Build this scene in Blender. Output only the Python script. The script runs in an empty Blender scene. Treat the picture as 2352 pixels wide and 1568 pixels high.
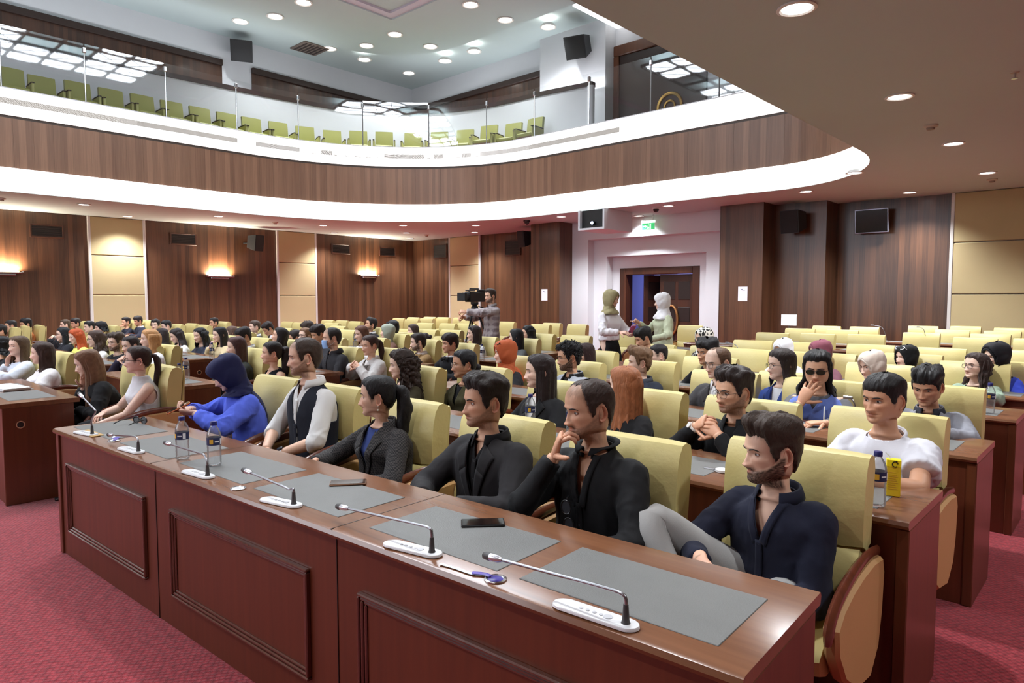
import bpy, bmesh, math, random
import numpy as np
from mathutils import Vector, Matrix
from mathutils.bvhtree import BVHTree

# ------------------------------------------------------------------ camera, world, exposure
FPX, HOR, CX, CY, EYE, YAW = 1571., 684., 1176., 784., 1.6, 42.7
_p = math.atan((CY-HOR)/FPX); _y = math.radians(YAW)
_fwd = np.array([-math.sin(_y)*math.cos(_p), math.cos(_y)*math.cos(_p), -math.sin(_p)])
_rt = np.array([math.cos(_y), math.sin(_y), 0.]); _up = np.cross(_rt, _fwd); _C = np.array([0, 0, EYE])
def _ray(px, py): return _fwd+(px-CX)/FPX*_rt-(py-CY)/FPX*_up
def atz(px, py, z): d = _ray(px, py); return _C+(z-EYE)/d[2]*d          # where the sight line of a photo pixel meets a level
def aty(px, py, Y): d = _ray(px, py); return _C+Y/d[1]*d                 # ... a plane parallel to the back wall
def atx(px, py, X): d = _ray(px, py); return _C+X/d[0]*d                 # ... a plane parallel to the left wall
def pxof(P):
    v = np.asarray(P, float)-_C; z = v @ _fwd; return CX+FPX*(v @ _rt)/z, CY-FPX*(v @ _up)/z

sc = bpy.context.scene
cam = bpy.data.cameras.new('camera'); cam.sensor_width = 36.; cam.lens = 36.*FPX/2352.; cam.clip_start = .05; cam.clip_end = 200
camo = bpy.data.objects.new('camera', cam); sc.collection.objects.link(camo)
camo.location = (0, 0, EYE); camo.rotation_euler = (math.radians(90)-_p, 0, _y)
sc.camera = camo
sc.view_settings.view_transform = 'Standard'; sc.view_settings.look = 'None'; sc.view_settings.gamma = 1.; sc.view_settings.use_curve_mapping = False
sc.view_settings.exposure = 0.18
LAMP = 17.0; UPLIGHT = 8.; SCREEN = 4.0         # luminance of the lattice ceiling lamp; then the added uplights and fill screen
wd = bpy.data.worlds.new('world'); sc.world = wd; wd.use_nodes = True
wd.node_tree.nodes['Background'].inputs[0].default_value = (.9, .92, 1., 1); wd.node_tree.nodes['Background'].inputs[1].default_value = .05
cy = sc.cycles
cy.max_bounces = 6; cy.diffuse_bounces = 3; cy.glossy_bounces = 3; cy.transmission_bounces = 4; cy.transparent_max_bounces = 12
cy.use_denoising = True; cy.sample_clamp_indirect = 4.; cy.caustics_reflective = False; cy.caustics_refractive = False
# ------------------------------------------------------------------ helpers
def lin(c):
    return tuple(((x/255.)/12.92 if x/255. <= .04045 else ((x/255.+.055)/1.055)**2.4) for x in c[:3])

COL = bpy.context.scene.collection

def tag(o, label=None, cat=None, group=None, kind=None):
    if label: o['label'] = label
    if cat: o['category'] = cat
    if group: o['group'] = group
    if kind: o['kind'] = kind
    return o

def empty(name, loc=(0, 0, 0), rz=0., label=None, cat=None, group=None):
    o = bpy.data.objects.new(name, None)
    o.empty_display_size = .1
    COL.objects.link(o)
    o.location = loc
    o.rotation_euler = (0, 0, rz)
    return tag(o, label, cat, group)

def copy_tree(root, loc=None, rz=None, label=None, group=None):
    r = root.copy(); COL.objects.link(r)
    if loc is not None: r.location = loc
    if rz is not None: r.rotation_euler = (0, 0, rz)
    if label: r['label'] = label
    if group: r['group'] = group
    for ch in KIDS.get(root.name, []):
        c = ch.copy(); COL.objects.link(c); c.parent = r
        KIDS.setdefault(r.name, []).append(c)
        for g in KIDS.get(ch.name, []):
            d = g.copy(); COL.objects.link(d); d.parent = c
    return r

KIDS = {}

def mesh_obj(name, V, F, mat=None, parent=None, smooth=None, cols=None):
    me = bpy.data.meshes.new(name)
    me.from_pydata([tuple(p) for p in np.asarray(V, float).tolist()], [], F)
    if cols is not None:
        at = me.color_attributes.new('Col', 'FLOAT_COLOR', 'POINT')
        a = np.ones((len(V), 4), np.float32); a[:, :3] = cols
        at.data.foreach_set('color', a.ravel())
    if smooth is not None:
        me.polygons.foreach_set('use_smooth', [True]*len(me.polygons))
        if smooth < 3: me.set_sharp_from_angle(angle=smooth)
    if mat is not None:
        for m in (mat if isinstance(mat, (list, tuple)) else [mat]): me.materials.append(m)
    o = bpy.data.objects.new(name, me)
    COL.objects.link(o)
    if parent is not None:
        o.parent = parent
        KIDS.setdefault(parent.name, []).append(o)
    return o

class MB:
    """collects vertices and faces of one mesh"""
    def __init__(s):
        s.V = []; s.F = []; s.n = 0; s.C = []; s.hascol = False
    def add(s, V, F, col=None):
        V = np.asarray(V, float).reshape(-1, 3)
        s.V.append(V)
        s.F += [tuple(int(i)+s.n for i in f) for f in F]
        s.n += len(V)
        if col is None: s.C.append(np.ones((len(V), 3)))
        else:
            s.hascol = True
            c = np.asarray(col, float)
            s.C.append(np.tile(c, (len(V), 1)) if c.ndim == 1 else c)
        return s
    def box(s, x0, x1, y0, y1, z0, z1, ch=0., col=None, M=None):
        lo = np.array([min(x0, x1), min(y0, y1), min(z0, z1)]); hi = np.array([max(x0, x1), max(y0, y1), max(z0, z1)])
        if ch <= 0:
            V = [[(lo, hi)[a][0], (lo, hi)[b][1], (lo, hi)[c][2]] for a in (0, 1) for b in (0, 1) for c in (0, 1)]
            F = [(0, 1, 3, 2), (4, 6, 7, 5), (0, 4, 5, 1), (2, 3, 7, 6), (0, 2, 6, 4), (1, 5, 7, 3)]
        else:
            V = []; idx = {}
            for a in (0, 1):
                for b in (0, 1):
                    for c in (0, 1):
                        for ax in range(3):
                            p = np.array([(lo, hi)[a][0], (lo, hi)[b][1], (lo, hi)[c][2]])
                            for k, s_ in enumerate((a, b, c)):
                                if k != ax: p[k] += ch if s_ == 0 else -ch
                            idx[(a, b, c, ax)] = len(V); V.append(p)
            F = []
            for sgn in (0, 1):
                q = [(sgn, 0, 0), (sgn, 1, 0), (sgn, 1, 1), (sgn, 0, 1)]
                for ax in range(3):
                    cs = [tuple(np.roll(np.array(t), ax)) for t in q]
                    f = [idx[c + (ax,)] for c in cs]
                    F.append(tuple(f if sgn else f[::-1]))
            for ax in range(3):
                b, c = (ax+1) % 3, (ax+2) % 3
                for i in (0, 1):
                    for j in (0, 1):
                        k0 = [0, 0, 0]; k0[b] = i; k0[c] = j; k1 = list(k0); k1[ax] = 1
                        f = [idx[tuple(k0)+(b,)], idx[tuple(k1)+(b,)], idx[tuple(k1)+(c,)], idx[tuple(k0)+(c,)]]
                        F.append(tuple(f[::-1] if i == j else f))
            for a in (0, 1):
                for b in (0, 1):
                    for c in (0, 1):
                        f = [idx[(a, b, c, 0)], idx[(a, b, c, 1)], idx[(a, b, c, 2)]]
                        F.append(tuple(f if (a+b+c) % 2 else f[::-1]))
        V = np.array(V, float)
        if M is not None: V = V @ np.array(M.to_3x3()).T + np.array(M.translation)
        return s.add(V, F, col)
    def grid(s, P, closeu=False, cap0=False, cap1=False, col=None):
        P = np.asarray(P, float); nv, nu = P.shape[:2]
        F = []
        for j in range(nv-1):
            for i in range(nu if closeu else nu-1):
                i2 = (i+1) % nu
                F.append((j*nu+i, j*nu+i2, (j+1)*nu+i2, (j+1)*nu+i))
        if cap0: F.append(tuple(range(nu-1, -1, -1)))
        if cap1: F.append(tuple((nv-1)*nu+i for i in range(nu)))
        c = None
        if col is not None:
            c = np.asarray(col, float)
            if c.ndim == 3: c = c.reshape(-1, 3)
        return s.add(P.reshape(-1, 3), F, c)
    def tube(s, path, rad, n=8, cap=True, col=None, flat=1.0, upv=None):
        P = np.asarray(path, float); m = len(P)
        R = np.full(m, rad) if np.isscalar(rad) else np.asarray(rad, float)
        T = np.gradient(P, axis=0); T /= np.linalg.norm(T, axis=1)[:, None]+1e-12
        a = np.array(upv if upv is not None else (0, 0, 1.), float)
        if abs(T[0] @ a) > .95: a = np.array([1., 0, 0])
        rings = []
        u = np.cross(T[0], a); u /= np.linalg.norm(u)
        th = np.arange(n)*2*np.pi/n
        for i in range(m):
            u = u - T[i]*(u @ T[i]); u /= np.linalg.norm(u)+1e-12
            w = np.cross(T[i], u)
            rings.append(P[i] + R[i]*(np.cos(th)[:, None]*u + flat*np.sin(th)[:, None]*w))
        return s.grid(np.array(rings), True, cap, cap, col)
    def cyl(s, p0, p1, r0, r1=None, n=16, cap=True, col=None):
        return s.tube([p0, p1], [r0, r0 if r1 is None else r1], n, cap, col)
    def lathe(s, prof, n=24, c=(0, 0, 0), col=None, cap0=True, cap1=True):
        th = np.arange(n)*2*np.pi/n
        P = np.array([[(c[0]+r*math.cos(t), c[1]+r*math.sin(t), c[2]+z) for t in th] for r, z in prof])
        return s.grid(P, True, cap0, cap1, col)
    def prism(s, out, axis, a, b, ch=0.):
        """outline in the two other axes (cyclic order), extruded along axis from a to b"""
        out = np.asarray(out, float); n = len(out)
        def emb(o, t):
            V = np.zeros((n, 3)); V[:, axis] = t
            V[:, (axis+1) % 3] = o[:, 0]; V[:, (axis+2) % 3] = o[:, 1]; return V
        if ch > 0:
            c = out.mean(0); d = out-c; ins = c + d*(1-ch/np.maximum(np.linalg.norm(d, axis=1), 1e-6))[:, None]
            sg = 1 if b > a else -1
            L = [emb(ins, a), emb(out, a+sg*ch), emb(out, b-sg*ch), emb(ins, b)]
        else: L = [emb(out, a), emb(out, b)]
        P = np.array(L); return s.grid(P, True, True, True)
    def build(s, name, mat=None, parent=None, smooth=.6):
        V = np.concatenate(s.V)
        return mesh_obj(name, V, s.F, mat, parent, smooth, np.concatenate(s.C) if s.hascol else None)

def smoothstep(x, a, b):
    t = np.clip((x-a)/(b-a), 0, 1); return t*t*(3-2*t)

def _h(i):
    i = i.astype(np.int64)
    n = (i[..., 0]*374761393 + i[..., 1]*668265263 + i[..., 2]*1274126177) & 0x7fffffff
    n = ((n ^ (n >> 13))*1274126177) & 0x7fffffff
    return ((n ^ (n >> 16)) & 0xffff)/65535.

def vnoise(P):
    P = np.asarray(P, float); i = np.floor(P); f = P-i; f = f*f*(3-2*f)
    r = 0
    for a in (0, 1):
        for b in (0, 1):
            for c in (0, 1):
                w = (f[..., 0] if a else 1-f[..., 0])*(f[..., 1] if b else 1-f[..., 1])*(f[..., 2] if c else 1-f[..., 2])
                r = r + w*_h(i+np.array([a, b, c]))
    return r

def catmull(T, ctrl, t):
    """ctrl rows at integer parameters; evaluates at t"""
    C = np.asarray(ctrl, float); n = len(C)
    i = np.clip(np.floor(t).astype(int), 0, n-2); f = (t-i)[:, None]
    p0 = C[np.clip(i-1, 0, n-1)]; p1 = C[i]; p2 = C[i+1]; p3 = C[np.clip(i+2, 0, n-1)]
    return .5*((2*p1)+(-p0+p2)*f+(2*p0-5*p1+4*p2-p3)*f**2+(-p0+3*p1-3*p2+p3)*f**3)

def spline(pts, n):
    pts = np.asarray(pts, float)
    return catmull(None, pts, np.linspace(0, len(pts)-1, n))

# ------------------------------------------------------------------ materials
MATS = {}

def node_mat(name):
    m = bpy.data.materials.new(name); m.use_nodes = True
    nt = m.node_tree; b = nt.nodes['Principled BSDF']
    return m, nt, b

def mat(name, col, rough=.5, metal=0., spec=.5, bump=0., bscale=200., var=0., vscale=8., stretch=None, coat=0., sheen=0., emit=None, estr=1., alpha=1.):
    key = (name, tuple(col), rough)
    if key in MATS: return MATS[key]
    m, nt, b = node_mat(name)
    c = lin(col)
    b.inputs['Base Color'].default_value = (*c, 1)
    b.inputs['Roughness'].default_value = rough
    b.inputs['Metallic'].default_value = metal
    b.inputs['Specular IOR Level'].default_value = spec
    b.inputs['Coat Weight'].default_value = coat
    b.inputs['Coat Roughness'].default_value = .15
    b.inputs['Sheen Weight'].default_value = sheen
    if emit is not None:
        b.inputs['Emission Color'].default_value = (*lin(emit), 1)
        b.inputs['Emission Strength'].default_value = estr
    if bump or var:
        tc = nt.nodes.new('ShaderNodeTexCoord')
        src = tc.outputs['Object']
        if stretch:
            mp = nt.nodes.new('ShaderNodeMapping'); mp.inputs['Scale'].default_value = stretch
            nt.links.new(src, mp.inputs['Vector']); src = mp.outputs['Vector']
    if var:
        n = nt.nodes.new('ShaderNodeTexNoise'); n.inputs['Scale'].default_value = vscale; n.inputs['Detail'].default_value = 4
        nt.links.new(src, n.inputs['Vector'])
        r = nt.nodes.new('ShaderNodeMix'); r.data_type = 'RGBA'
        r.inputs[6].default_value = (*[x*(1-var) for x in c], 1); r.inputs[7].default_value = (*[min(1, x*(1+var)) for x in c], 1)
        nt.links.new(n.outputs['Fac'], r.inputs[0]); nt.links.new(r.outputs[2], b.inputs['Base Color'])
    if bump:
        n2 = nt.nodes.new('ShaderNodeTexNoise'); n2.inputs['Scale'].default_value = bscale; n2.inputs['Detail'].default_value = 3
        nt.links.new(src, n2.inputs['Vector'])
        bp = nt.nodes.new('ShaderNodeBump'); bp.inputs['Strength'].default_value = bump; bp.inputs['Distance'].default_value = .004
        nt.links.new(n2.outputs['Fac'], bp.inputs['Height']); nt.links.new(bp.outputs['Normal'], b.inputs['Normal'])
    MATS[key] = m
    return m

def math_node(nt, op, a, b=None, c=None):
    n = nt.nodes.new('ShaderNodeMath'); n.operation = op
    for k, x in enumerate((a, b, c)):
        if x is None: continue
        if isinstance(x, (int, float)): n.inputs[k].default_value = x
        else: nt.links.new(x, n.inputs[k])
    return n.outputs[0]

def wood(name, c0, c1, pw=.12, rough=.35, grain=60., vertical=True, coat=0., bump=.05, spec=.5, bandvar=1.):
    """veneer: bands of slightly different tone plus fine stretched grain. Vertical: along z on walls; else along x."""
    key = ('wood', name)
    if key in MATS: return MATS[key]
    m, nt, b = node_mat(name)
    g = nt.nodes.new('ShaderNodeNewGeometry')
    sp = nt.nodes.new('ShaderNodeSeparateXYZ'); nt.links.new(g.outputs['Position'], sp.inputs[0])
    if vertical:
        u = math_node(nt, 'ADD', sp.outputs[0], sp.outputs[1]); v = sp.outputs[2]
    else:
        u = sp.outputs[1]; v = sp.outputs[0]
    band = math_node(nt, 'FLOOR', math_node(nt, 'DIVIDE', u, pw))
    wn = nt.nodes.new('ShaderNodeTexWhiteNoise'); wn.noise_dimensions = '1D'; nt.links.new(band, wn.inputs['W'])
    cb = nt.nodes.new('ShaderNodeCombineXYZ')
    nt.links.new(math_node(nt, 'MULTIPLY', u, grain), cb.inputs[0]); nt.links.new(math_node(nt, 'MULTIPLY', v, 1.2), cb.inputs[1])
    nt.links.new(math_node(nt, 'MULTIPLY', band, 3.7), cb.inputs[2])
    n = nt.nodes.new('ShaderNodeTexNoise'); n.inputs['Scale'].default_value = 1.; n.inputs['Detail'].default_value = 4; n.inputs['Roughness'].default_value = .6
    nt.links.new(cb.outputs[0], n.inputs['Vector'])
    f = math_node(nt, 'ADD', math_node(nt, 'MULTIPLY', math_node(nt, 'SUBTRACT', wn.outputs['Value'], .5), .55*bandvar),
                  math_node(nt, 'MULTIPLY', n.outputs['Fac'], 1.0))
    r = nt.nodes.new('ShaderNodeMix'); r.data_type = 'RGBA'
    r.inputs[6].default_value = (*lin(c0), 1); r.inputs[7].default_value = (*lin(c1), 1)
    nt.links.new(f, r.inputs[0]); nt.links.new(r.outputs[2], b.inputs['Base Color'])
    b.inputs['Roughness'].default_value = rough; b.inputs['Coat Weight'].default_value = coat; b.inputs['Coat Roughness'].default_value = .12
    b.inputs['Specular IOR Level'].default_value = spec
    if bump:
        bp = nt.nodes.new('ShaderNodeBump'); bp.inputs['Strength'].default_value = bump; bp.inputs['Distance'].default_value = .002
        nt.links.new(n.outputs['Fac'], bp.inputs['Height']); nt.links.new(bp.outputs['Normal'], b.inputs['Normal'])
    MATS[key] = m
    return m

def glass_mat(name, tint=(250, 252, 252), refl=.5, opac=.04):
    """thin pane: straight-through with a Fresnel reflection"""
    key = ('glass', name)
    if key in MATS: return MATS[key]
    m = bpy.data.materials.new(name); m.use_nodes = True; nt = m.node_tree
    for n in list(nt.nodes): nt.nodes.remove(n)
    out = nt.nodes.new('ShaderNodeOutputMaterial')
    t = nt.nodes.new('ShaderNodeBsdfTransparent'); t.inputs[0].default_value = (*lin(tint), 1)
    gl = nt.nodes.new('ShaderNodeBsdfGlossy'); gl.inputs['Roughness'].default_value = .03
    fr = nt.nodes.new('ShaderNodeFresnel'); fr.inputs['IOR'].default_value = 1.45
    f = math_node(nt, 'ADD', math_node(nt, 'MULTIPLY', fr.outputs[0], refl), opac)
    mx = nt.nodes.new('ShaderNodeMixShader')
    nt.links.new(f, mx.inputs[0]); nt.links.new(t.outputs[0], mx.inputs[1]); nt.links.new(gl.outputs[0], mx.inputs[2])
    nt.links.new(mx.outputs[0], out.inputs[0])
    MATS[key] = m
    return m

def vcol_mat(name, rough=.5, bump=0., bscale=300., spec=.4, sss=0.):
    key = ('vcol', name)
    if key in MATS: return MATS[key]
    m, nt, b = node_mat(name)
    a = nt.nodes.new('ShaderNodeVertexColor'); a.layer_name = 'Col'
    nt.links.new(a.outputs['Color'], b.inputs['Base Color'])
    b.inputs['Roughness'].default_value = rough; b.inputs['Specular IOR Level'].default_value = spec
    if sss:
        b.inputs['Subsurface Weight'].default_value = sss; b.inputs['Subsurface Radius'].default_value = (.012, .005, .003); b.inputs['Subsurface Scale'].default_value = 1.
    if bump:
        tc = nt.nodes.new('ShaderNodeTexCoord')
        n2 = nt.nodes.new('ShaderNodeTexNoise'); n2.inputs['Scale'].default_value = bscale; n2.inputs['Detail'].default_value = 2
        nt.links.new(tc.outputs['Object'], n2.inputs['Vector'])
        bp = nt.nodes.new('ShaderNodeBump'); bp.inputs['Strength'].default_value = bump; bp.inputs['Distance'].default_value = .002
        nt.links.new(n2.outputs['Fac'], bp.inputs['Height']); nt.links.new(bp.outputs['Normal'], b.inputs['Normal'])
    MATS[key] = m
    return m
# ------------------------------------------------------------------ people
# control rings of head and neck: front y, front z, back y, back z, half width, side lift
HEADC = np.array([
 [-.012, .1260, .016, .1260, .010, 0], [-.036, .1210, .046, .1200, .038, 0], [-.058, .1120, .067, .1110, .054, 0],
 [-.076, .0990, .083, .0980, .0650, 0], [-.0875, .0820, .0935, .0830, .0715, 0], [-.0935, .0640, .0990, .0640, .0745, 0],
 [-.0960, .0450, .1000, .0450, .0760, 0], [-.0965, .0300, .0990, .0250, .0755, 0], [-.0930, .0140, .0960, .0050, .0740, 0],
 [-.0920, .0000, .0910, -.0150, .0725, 0], [-.0915, -.0140, .0830, -.0300, .0710, 0], [-.0910, -.0280, .0740, -.0450, .0685, 0],
 [-.0905, -.0400, .0670, -.0580, .0660, 0], [-.0900, -.0520, .0620, -.0680, .0630, .002], [-.0885, -.0640, .0600, -.0760, .0595, .006],
 [-.0880, -.0760, .0590, -.0830, .0550, .012], [-.0860, -.0880, .0585, -.0890, .0500, .020], [-.0790, -.0975, .0585, -.0940, .0465, .027],
 [-.0650, -.1015, .0590, -.0990, .0460, .028], [-.0450, -.1020, .0595, -.1050, .0490, .020], [-.0300, -.1080, .0600, -.1120, .0530, .008],
 [-.0250, -.1200, .0620, -.1200, .0545, 0], [-.0250, -.1330, .0660, -.1300, .0560, 0], [-.0290, -.1480, .0720, -.1430, .0610, 0],
 [-.0380, -.1630, .0800, -.1550, .0720, 0]])
NB = np.array([0, .02, -.150])     # neck base in head space
PIV = np.array([0, .012, -.10])   # pivot of the nod

def head_mesh(nu, nv, fem=0., wide=1., nose=1., jaw=1., brow=1., lips=1.):
    C = HEADC.copy()
    if fem:
        C[12:19, 4] *= 1-.06*fem; C[19:24, 4] *= 1-.12*fem; C[20:24, 0] += .006*fem; C[20:25, 2] -= .006*fem
        C[13:19, 0] += .003*fem; C[6:9, 0] += .002*fem
    C[8:20, 4] *= wide; C[12:19, 4] *= jaw
    w = np.interp(np.arange(25), [0, 4, 5, 19, 20, 24], [1.2, 1.6, 3.2, 3.2, 1.4, 1.0])
    cum = np.concatenate([[0], np.cumsum((w[:-1]+w[1:])/2)]); t = np.interp(np.linspace(0, cum[-1], nv), cum, np.arange(25))
    R = catmull(None, C, t)
    s_ = np.arange(nu)*2*np.pi/nu; th = s_-.55*np.sin(s_)
    st, ct = np.sin(th), np.cos(th)
    e = np.interp(t, [0, 4, 16, 20, 24], [1., .88, .86, 1., 1.])[:, None]
    fy, fz, by, bz, hw, sl = [R[:, k][:, None] for k in range(6)]
    yc = .004
    X = hw*np.sign(st)*np.abs(st)**e
    Y = np.where(ct > 0, yc-(yc-fy)*np.abs(ct)**e, yc+(by-yc)*np.abs(ct)**e)
    Z = fz+(bz-fz)*(1-ct)/2 + sl*st**2
    front = smoothstep(-Y, .03, .07)*(Z > -.104)
    g = lambda x0, z0, sx, sz: np.exp(-((np.abs(X)-x0)/sx)**2/2-((Z-z0)/sz)**2/2)
    # nose: a narrow ridge that grows towards the tip
    zt = np.clip((.016-Z)/(.048), 0, 1)
    prof = np.where(Z > -.032, .003+.0195*zt**1.1, .0225*np.exp(-((Z+.032)/.0065)**2/2))*(Z < .022)
    sig = np.interp(-Z, [-.02, 0, .02, .034, .045], [.0065, .0060, .0085, .0115, .010])
    dy = -prof*nose*np.exp(-(X/sig)**2/2)
    dy += -.0085*nose*g(.0125, -.0325, .0055, .0060)              # wings of the nose
    dy += .0105*g(.0310, .0100, .0150, .0100)                     # eye sockets
    dy += .0035*g(.0165, .0110, .0060, .0090)
    dy += -.0042*brow*(1-.5*fem)*g(.028, .0290, .018, .0060)      # brow ridge
    dy += -.0042*g(.043, -.0110, .014, .012)                      # cheek bones
    dy += .0040*g(.036, -.045, .012, .016)                        # hollow of the cheek
    dy += -.0050*lips*g(0, -.0470, .0150, .0042)-.0060*lips*g(0, -.0580, .0130, .0048)
    dy += .0050*g(0, -.0522, .0190, .0019)+.0030*g(.021, -.0525, .005, .004)
    dy += .0032*g(0, -.0690, .016, .0050)-.0045*g(0, -.0850, .013, .010)
    dy += .0016*g(0, -.0410, .0030, .0050)
    Y = Y+dy*front
    X = X+.0025*np.sign(X)*g(.066, -.008, .01, .012)*smoothstep(-Y, -.01, .04)
    return np.stack([X, Y, Z], -1), th

def ear_mesh(side, nr=18):
    """side=+1 person's left"""
    a = np.arange(nr)*2*np.pi/nr
    out = np.stack([.0165*np.cos(a)+.002*np.cos(2*a), .0300*np.sin(a)*(1+.12*np.sin(a))+.004*np.sin(a)], -1)   # (back, up)
    rs = [.02, .35, .6, .78, .9, 1.0, .98, .8, .5]
    hs = [-.005, -.0045, -.001, .0035, .0070, .0050, -.0005, -.006, -.014]
    P = []
    for r, h in zip(rs, hs):
        o = out*r; o = o+np.array([0.002, -.004])*(1-r)
        hh = h-.006*np.clip(np.cos(a), -1, 0)*0 + .012*(o[:, 0]/.0165+1)*.5*1.0
        hh = hh*1.0-np.where((np.sin(a) < -.5) & (r > .7) & (r < .99), .003, 0)
        P.append(np.stack([side*(.0675+hh), .016+o[:, 0]+.10*o[:, 1]*.6, -.001+o[:, 1]], -1))
    P = np.array(P)
    return P if side > 0 else P[:, ::-1]

HL_SHORT = [(0, .076), (25, .079), (40, .074), (50, .058), (58, .030), (64, .000), (72, -.012), (80, .004), (87, .034), (112, .036), (121, -.010), (138, -.058), (180, -.070)]
HL_RECEDE = [(0, .108), (20, .112), (36, .110), (50, .085), (60, .040), (66, .005), (72, -.010), (80, .004), (87, .034), (112, .036), (121, -.010), (138, -.058), (180, -.070)]
HL_FADE = [(0, .072), (25, .075), (42, .068), (52, .056), (62, .036), (70, .020), (80, .030), (87, .045), (112, .045), (121, .020), (138, -.03), (180, -.045)]
HL_LONG = [(0, .083), (22, .080), (40, .068), (55, .040), (66, .000), (76, -.04), (90, -.06), (120, -.085), (180, -.10)]
HL_BACK = [(0, .083), (25, .081), (42, .072), (55, .048), (66, .014), (76, -.004), (84, .024), (108, .030), (120, -.015), (140, -.05), (180, -.058)]
HL_FRINGE = [(0, .054), (25, .056), (40, .050), (52, .034), (60, .006), (68, -.01), (80, .002), (87, .030), (112, .034), (121, -.010), (138, -.06), (180, -.075)]

def scalp_mask(P, hl, soft=.010):
    az = np.degrees(np.arctan2(np.abs(P[..., 0]), -(P[..., 1]-.0)))
    zl = np.interp(az, [a for a, _ in hl], [z for _, z in hl])+.014*(vnoise(np.stack([P[..., 0]*190, P[..., 1]*150, P[..., 2]*40], -1))-.5)
    return smoothstep(P[..., 2]-zl, -soft, soft), az

def hair_cap(P, hl, top=.022, side=.008, quiff=0., back=None, noise=.25, nsc=60., seed=0., part=None, fuzz=0., edge=0.):
    back = side if back is None else back
    m, az = scalp_mask(P, hl)
    z = P[..., 2]
    if edge: m2 = scalp_mask(P, hl, edge)[0]; m = m*(.25+.75*smoothstep(m2, .45, 1.))
    T = side+(back-side)*smoothstep(az, 90, 140)
    T = T+(top-T)*smoothstep(z, .045, .105)
    c = np.array([0, .005, .02]); D = P-c; D = D/np.linalg.norm(D, axis=-1)[..., None]
    fr = np.exp(-((P[..., 1]+.075)/.035)**2/2)*smoothstep(z, .06, .095)
    Q = np.stack([P[..., 0]*nsc*1.6, P[..., 1]*nsc*.35, P[..., 2]*nsc*.5], -1)+seed*7.3
    n = vnoise(Q)-.5+.5*(vnoise(Q*2.3)-.5)
    T = T*(1+noise*2*n)
    if part is not None: T = T*(1-.75*np.exp(-((P[..., 0]-part)/.006)**2/2)*(z > .06)*(P[..., 1] < .04))
    H = P+D*(T*m-.004*(1-m))[..., None]
    H = H+np.array([0, -.35, 1.])*(quiff*fr*m*(1+.6*n))[..., None]
    if fuzz:
        q = vnoise(P*260+seed)-.5
        H = H+D*(q*fuzz*m)[..., None]
    return H, m

def keep_faces(H, m, thr=.02, nv=None):
    nv, nu = m.shape; F = []
    for j in range(nv-1):
        for i in range(nu):
            i2 = (i+1) % nu
            if max(m[j, i], m[j, i2], m[j+1, i], m[j+1, i2]) > thr: F.append((j*nu+i, j*nu+i2, (j+1)*nu+i2, (j+1)*nu+i))
    return F

def curtain(L, phi0=62., r_side=.092, r_back=.118, flare=.03, thick=.016, wave=0., wfreq=45., nsc=0., nu=40, nv=22, seed=0., ztop=.07, out=0., fwd=0.):
    """hair that hangs from the crown around the sides and the back; closed sheet. head space"""
    az = np.radians(np.linspace(phi0, 360-phi0, nu)); s = np.linspace(0, 1, nv)
    A, S = np.meshgrid(az, s)
    Z = ztop+(-L-ztop)*S
    ca, sa = -np.cos(A), np.sin(A)
    rs = np.interp(S, [0, .12, .35, .6, 1], [r_side*.86, r_side, r_side*.98, r_side*.98, r_side+flare])
    rb = np.interp(S, [0, .12, .35, .6, 1], [r_back*.88, r_back, r_back*.97, r_back*.95, r_back+flare*.3])
    rf = .07+.01*S
    ry = np.where(ca > 0, rb, rf)
    endr = np.random.RandomState(int(seed*10)+3).rand(nu)
    Z = Z+S**2*.10*(endr[None, :]-.5)
    w = wave*np.sin(S*wfreq*L+A*3+seed)*S+nsc*(vnoise(np.stack([A*9, S*7+seed, A*0+seed], -1))-.5)
    strand = .009*(vnoise(np.stack([A*26, S*1.5+seed, A*0], -1))-.5)+.014*(vnoise(np.stack([A*9, S*2.2+seed, A*0+4], -1))-.5)*(.4+S)
    outer = np.stack([sa*(rs+w+strand+out*S), .004+ca*(ry+w+strand)-fwd*S*(np.abs(np.degrees(A)-180) > 75), Z], -1)
    tk = thick*np.sin(np.pi*np.clip(S*.86+.10, 0, 1))
    inner = np.stack([sa*(rs+w-tk*1.2+out*S), .004+ca*(ry+w-tk*1.2)-fwd*S*(np.abs(np.degrees(A)-180) > 75), Z], -1)
    return outer, inner

def rot(yaw, pitch, roll):
    return np.array(Matrix.Rotation(math.radians(yaw), 3, 'Z') @ Matrix.Rotation(math.radians(pitch), 3, 'X') @ Matrix.Rotation(math.radians(roll), 3, 'Y'))

def ik(S, W, l1, l2, hint):
    S, W, hint = map(lambda q: np.asarray(q, float), (S, W, hint))
    d = W-S; D = np.linalg.norm(d); D2 = min(D, (l1+l2)*.995); u = d/(D+1e-9); W = S+u*D2
    a = (l1*l1-l2*l2+D2*D2)/(2*D2); h = math.sqrt(max(l1*l1-a*a, 1e-6))
    p = hint-u*(hint @ u); p /= np.linalg.norm(p)+1e-9
    return S+u*a+p*h, W

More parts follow.
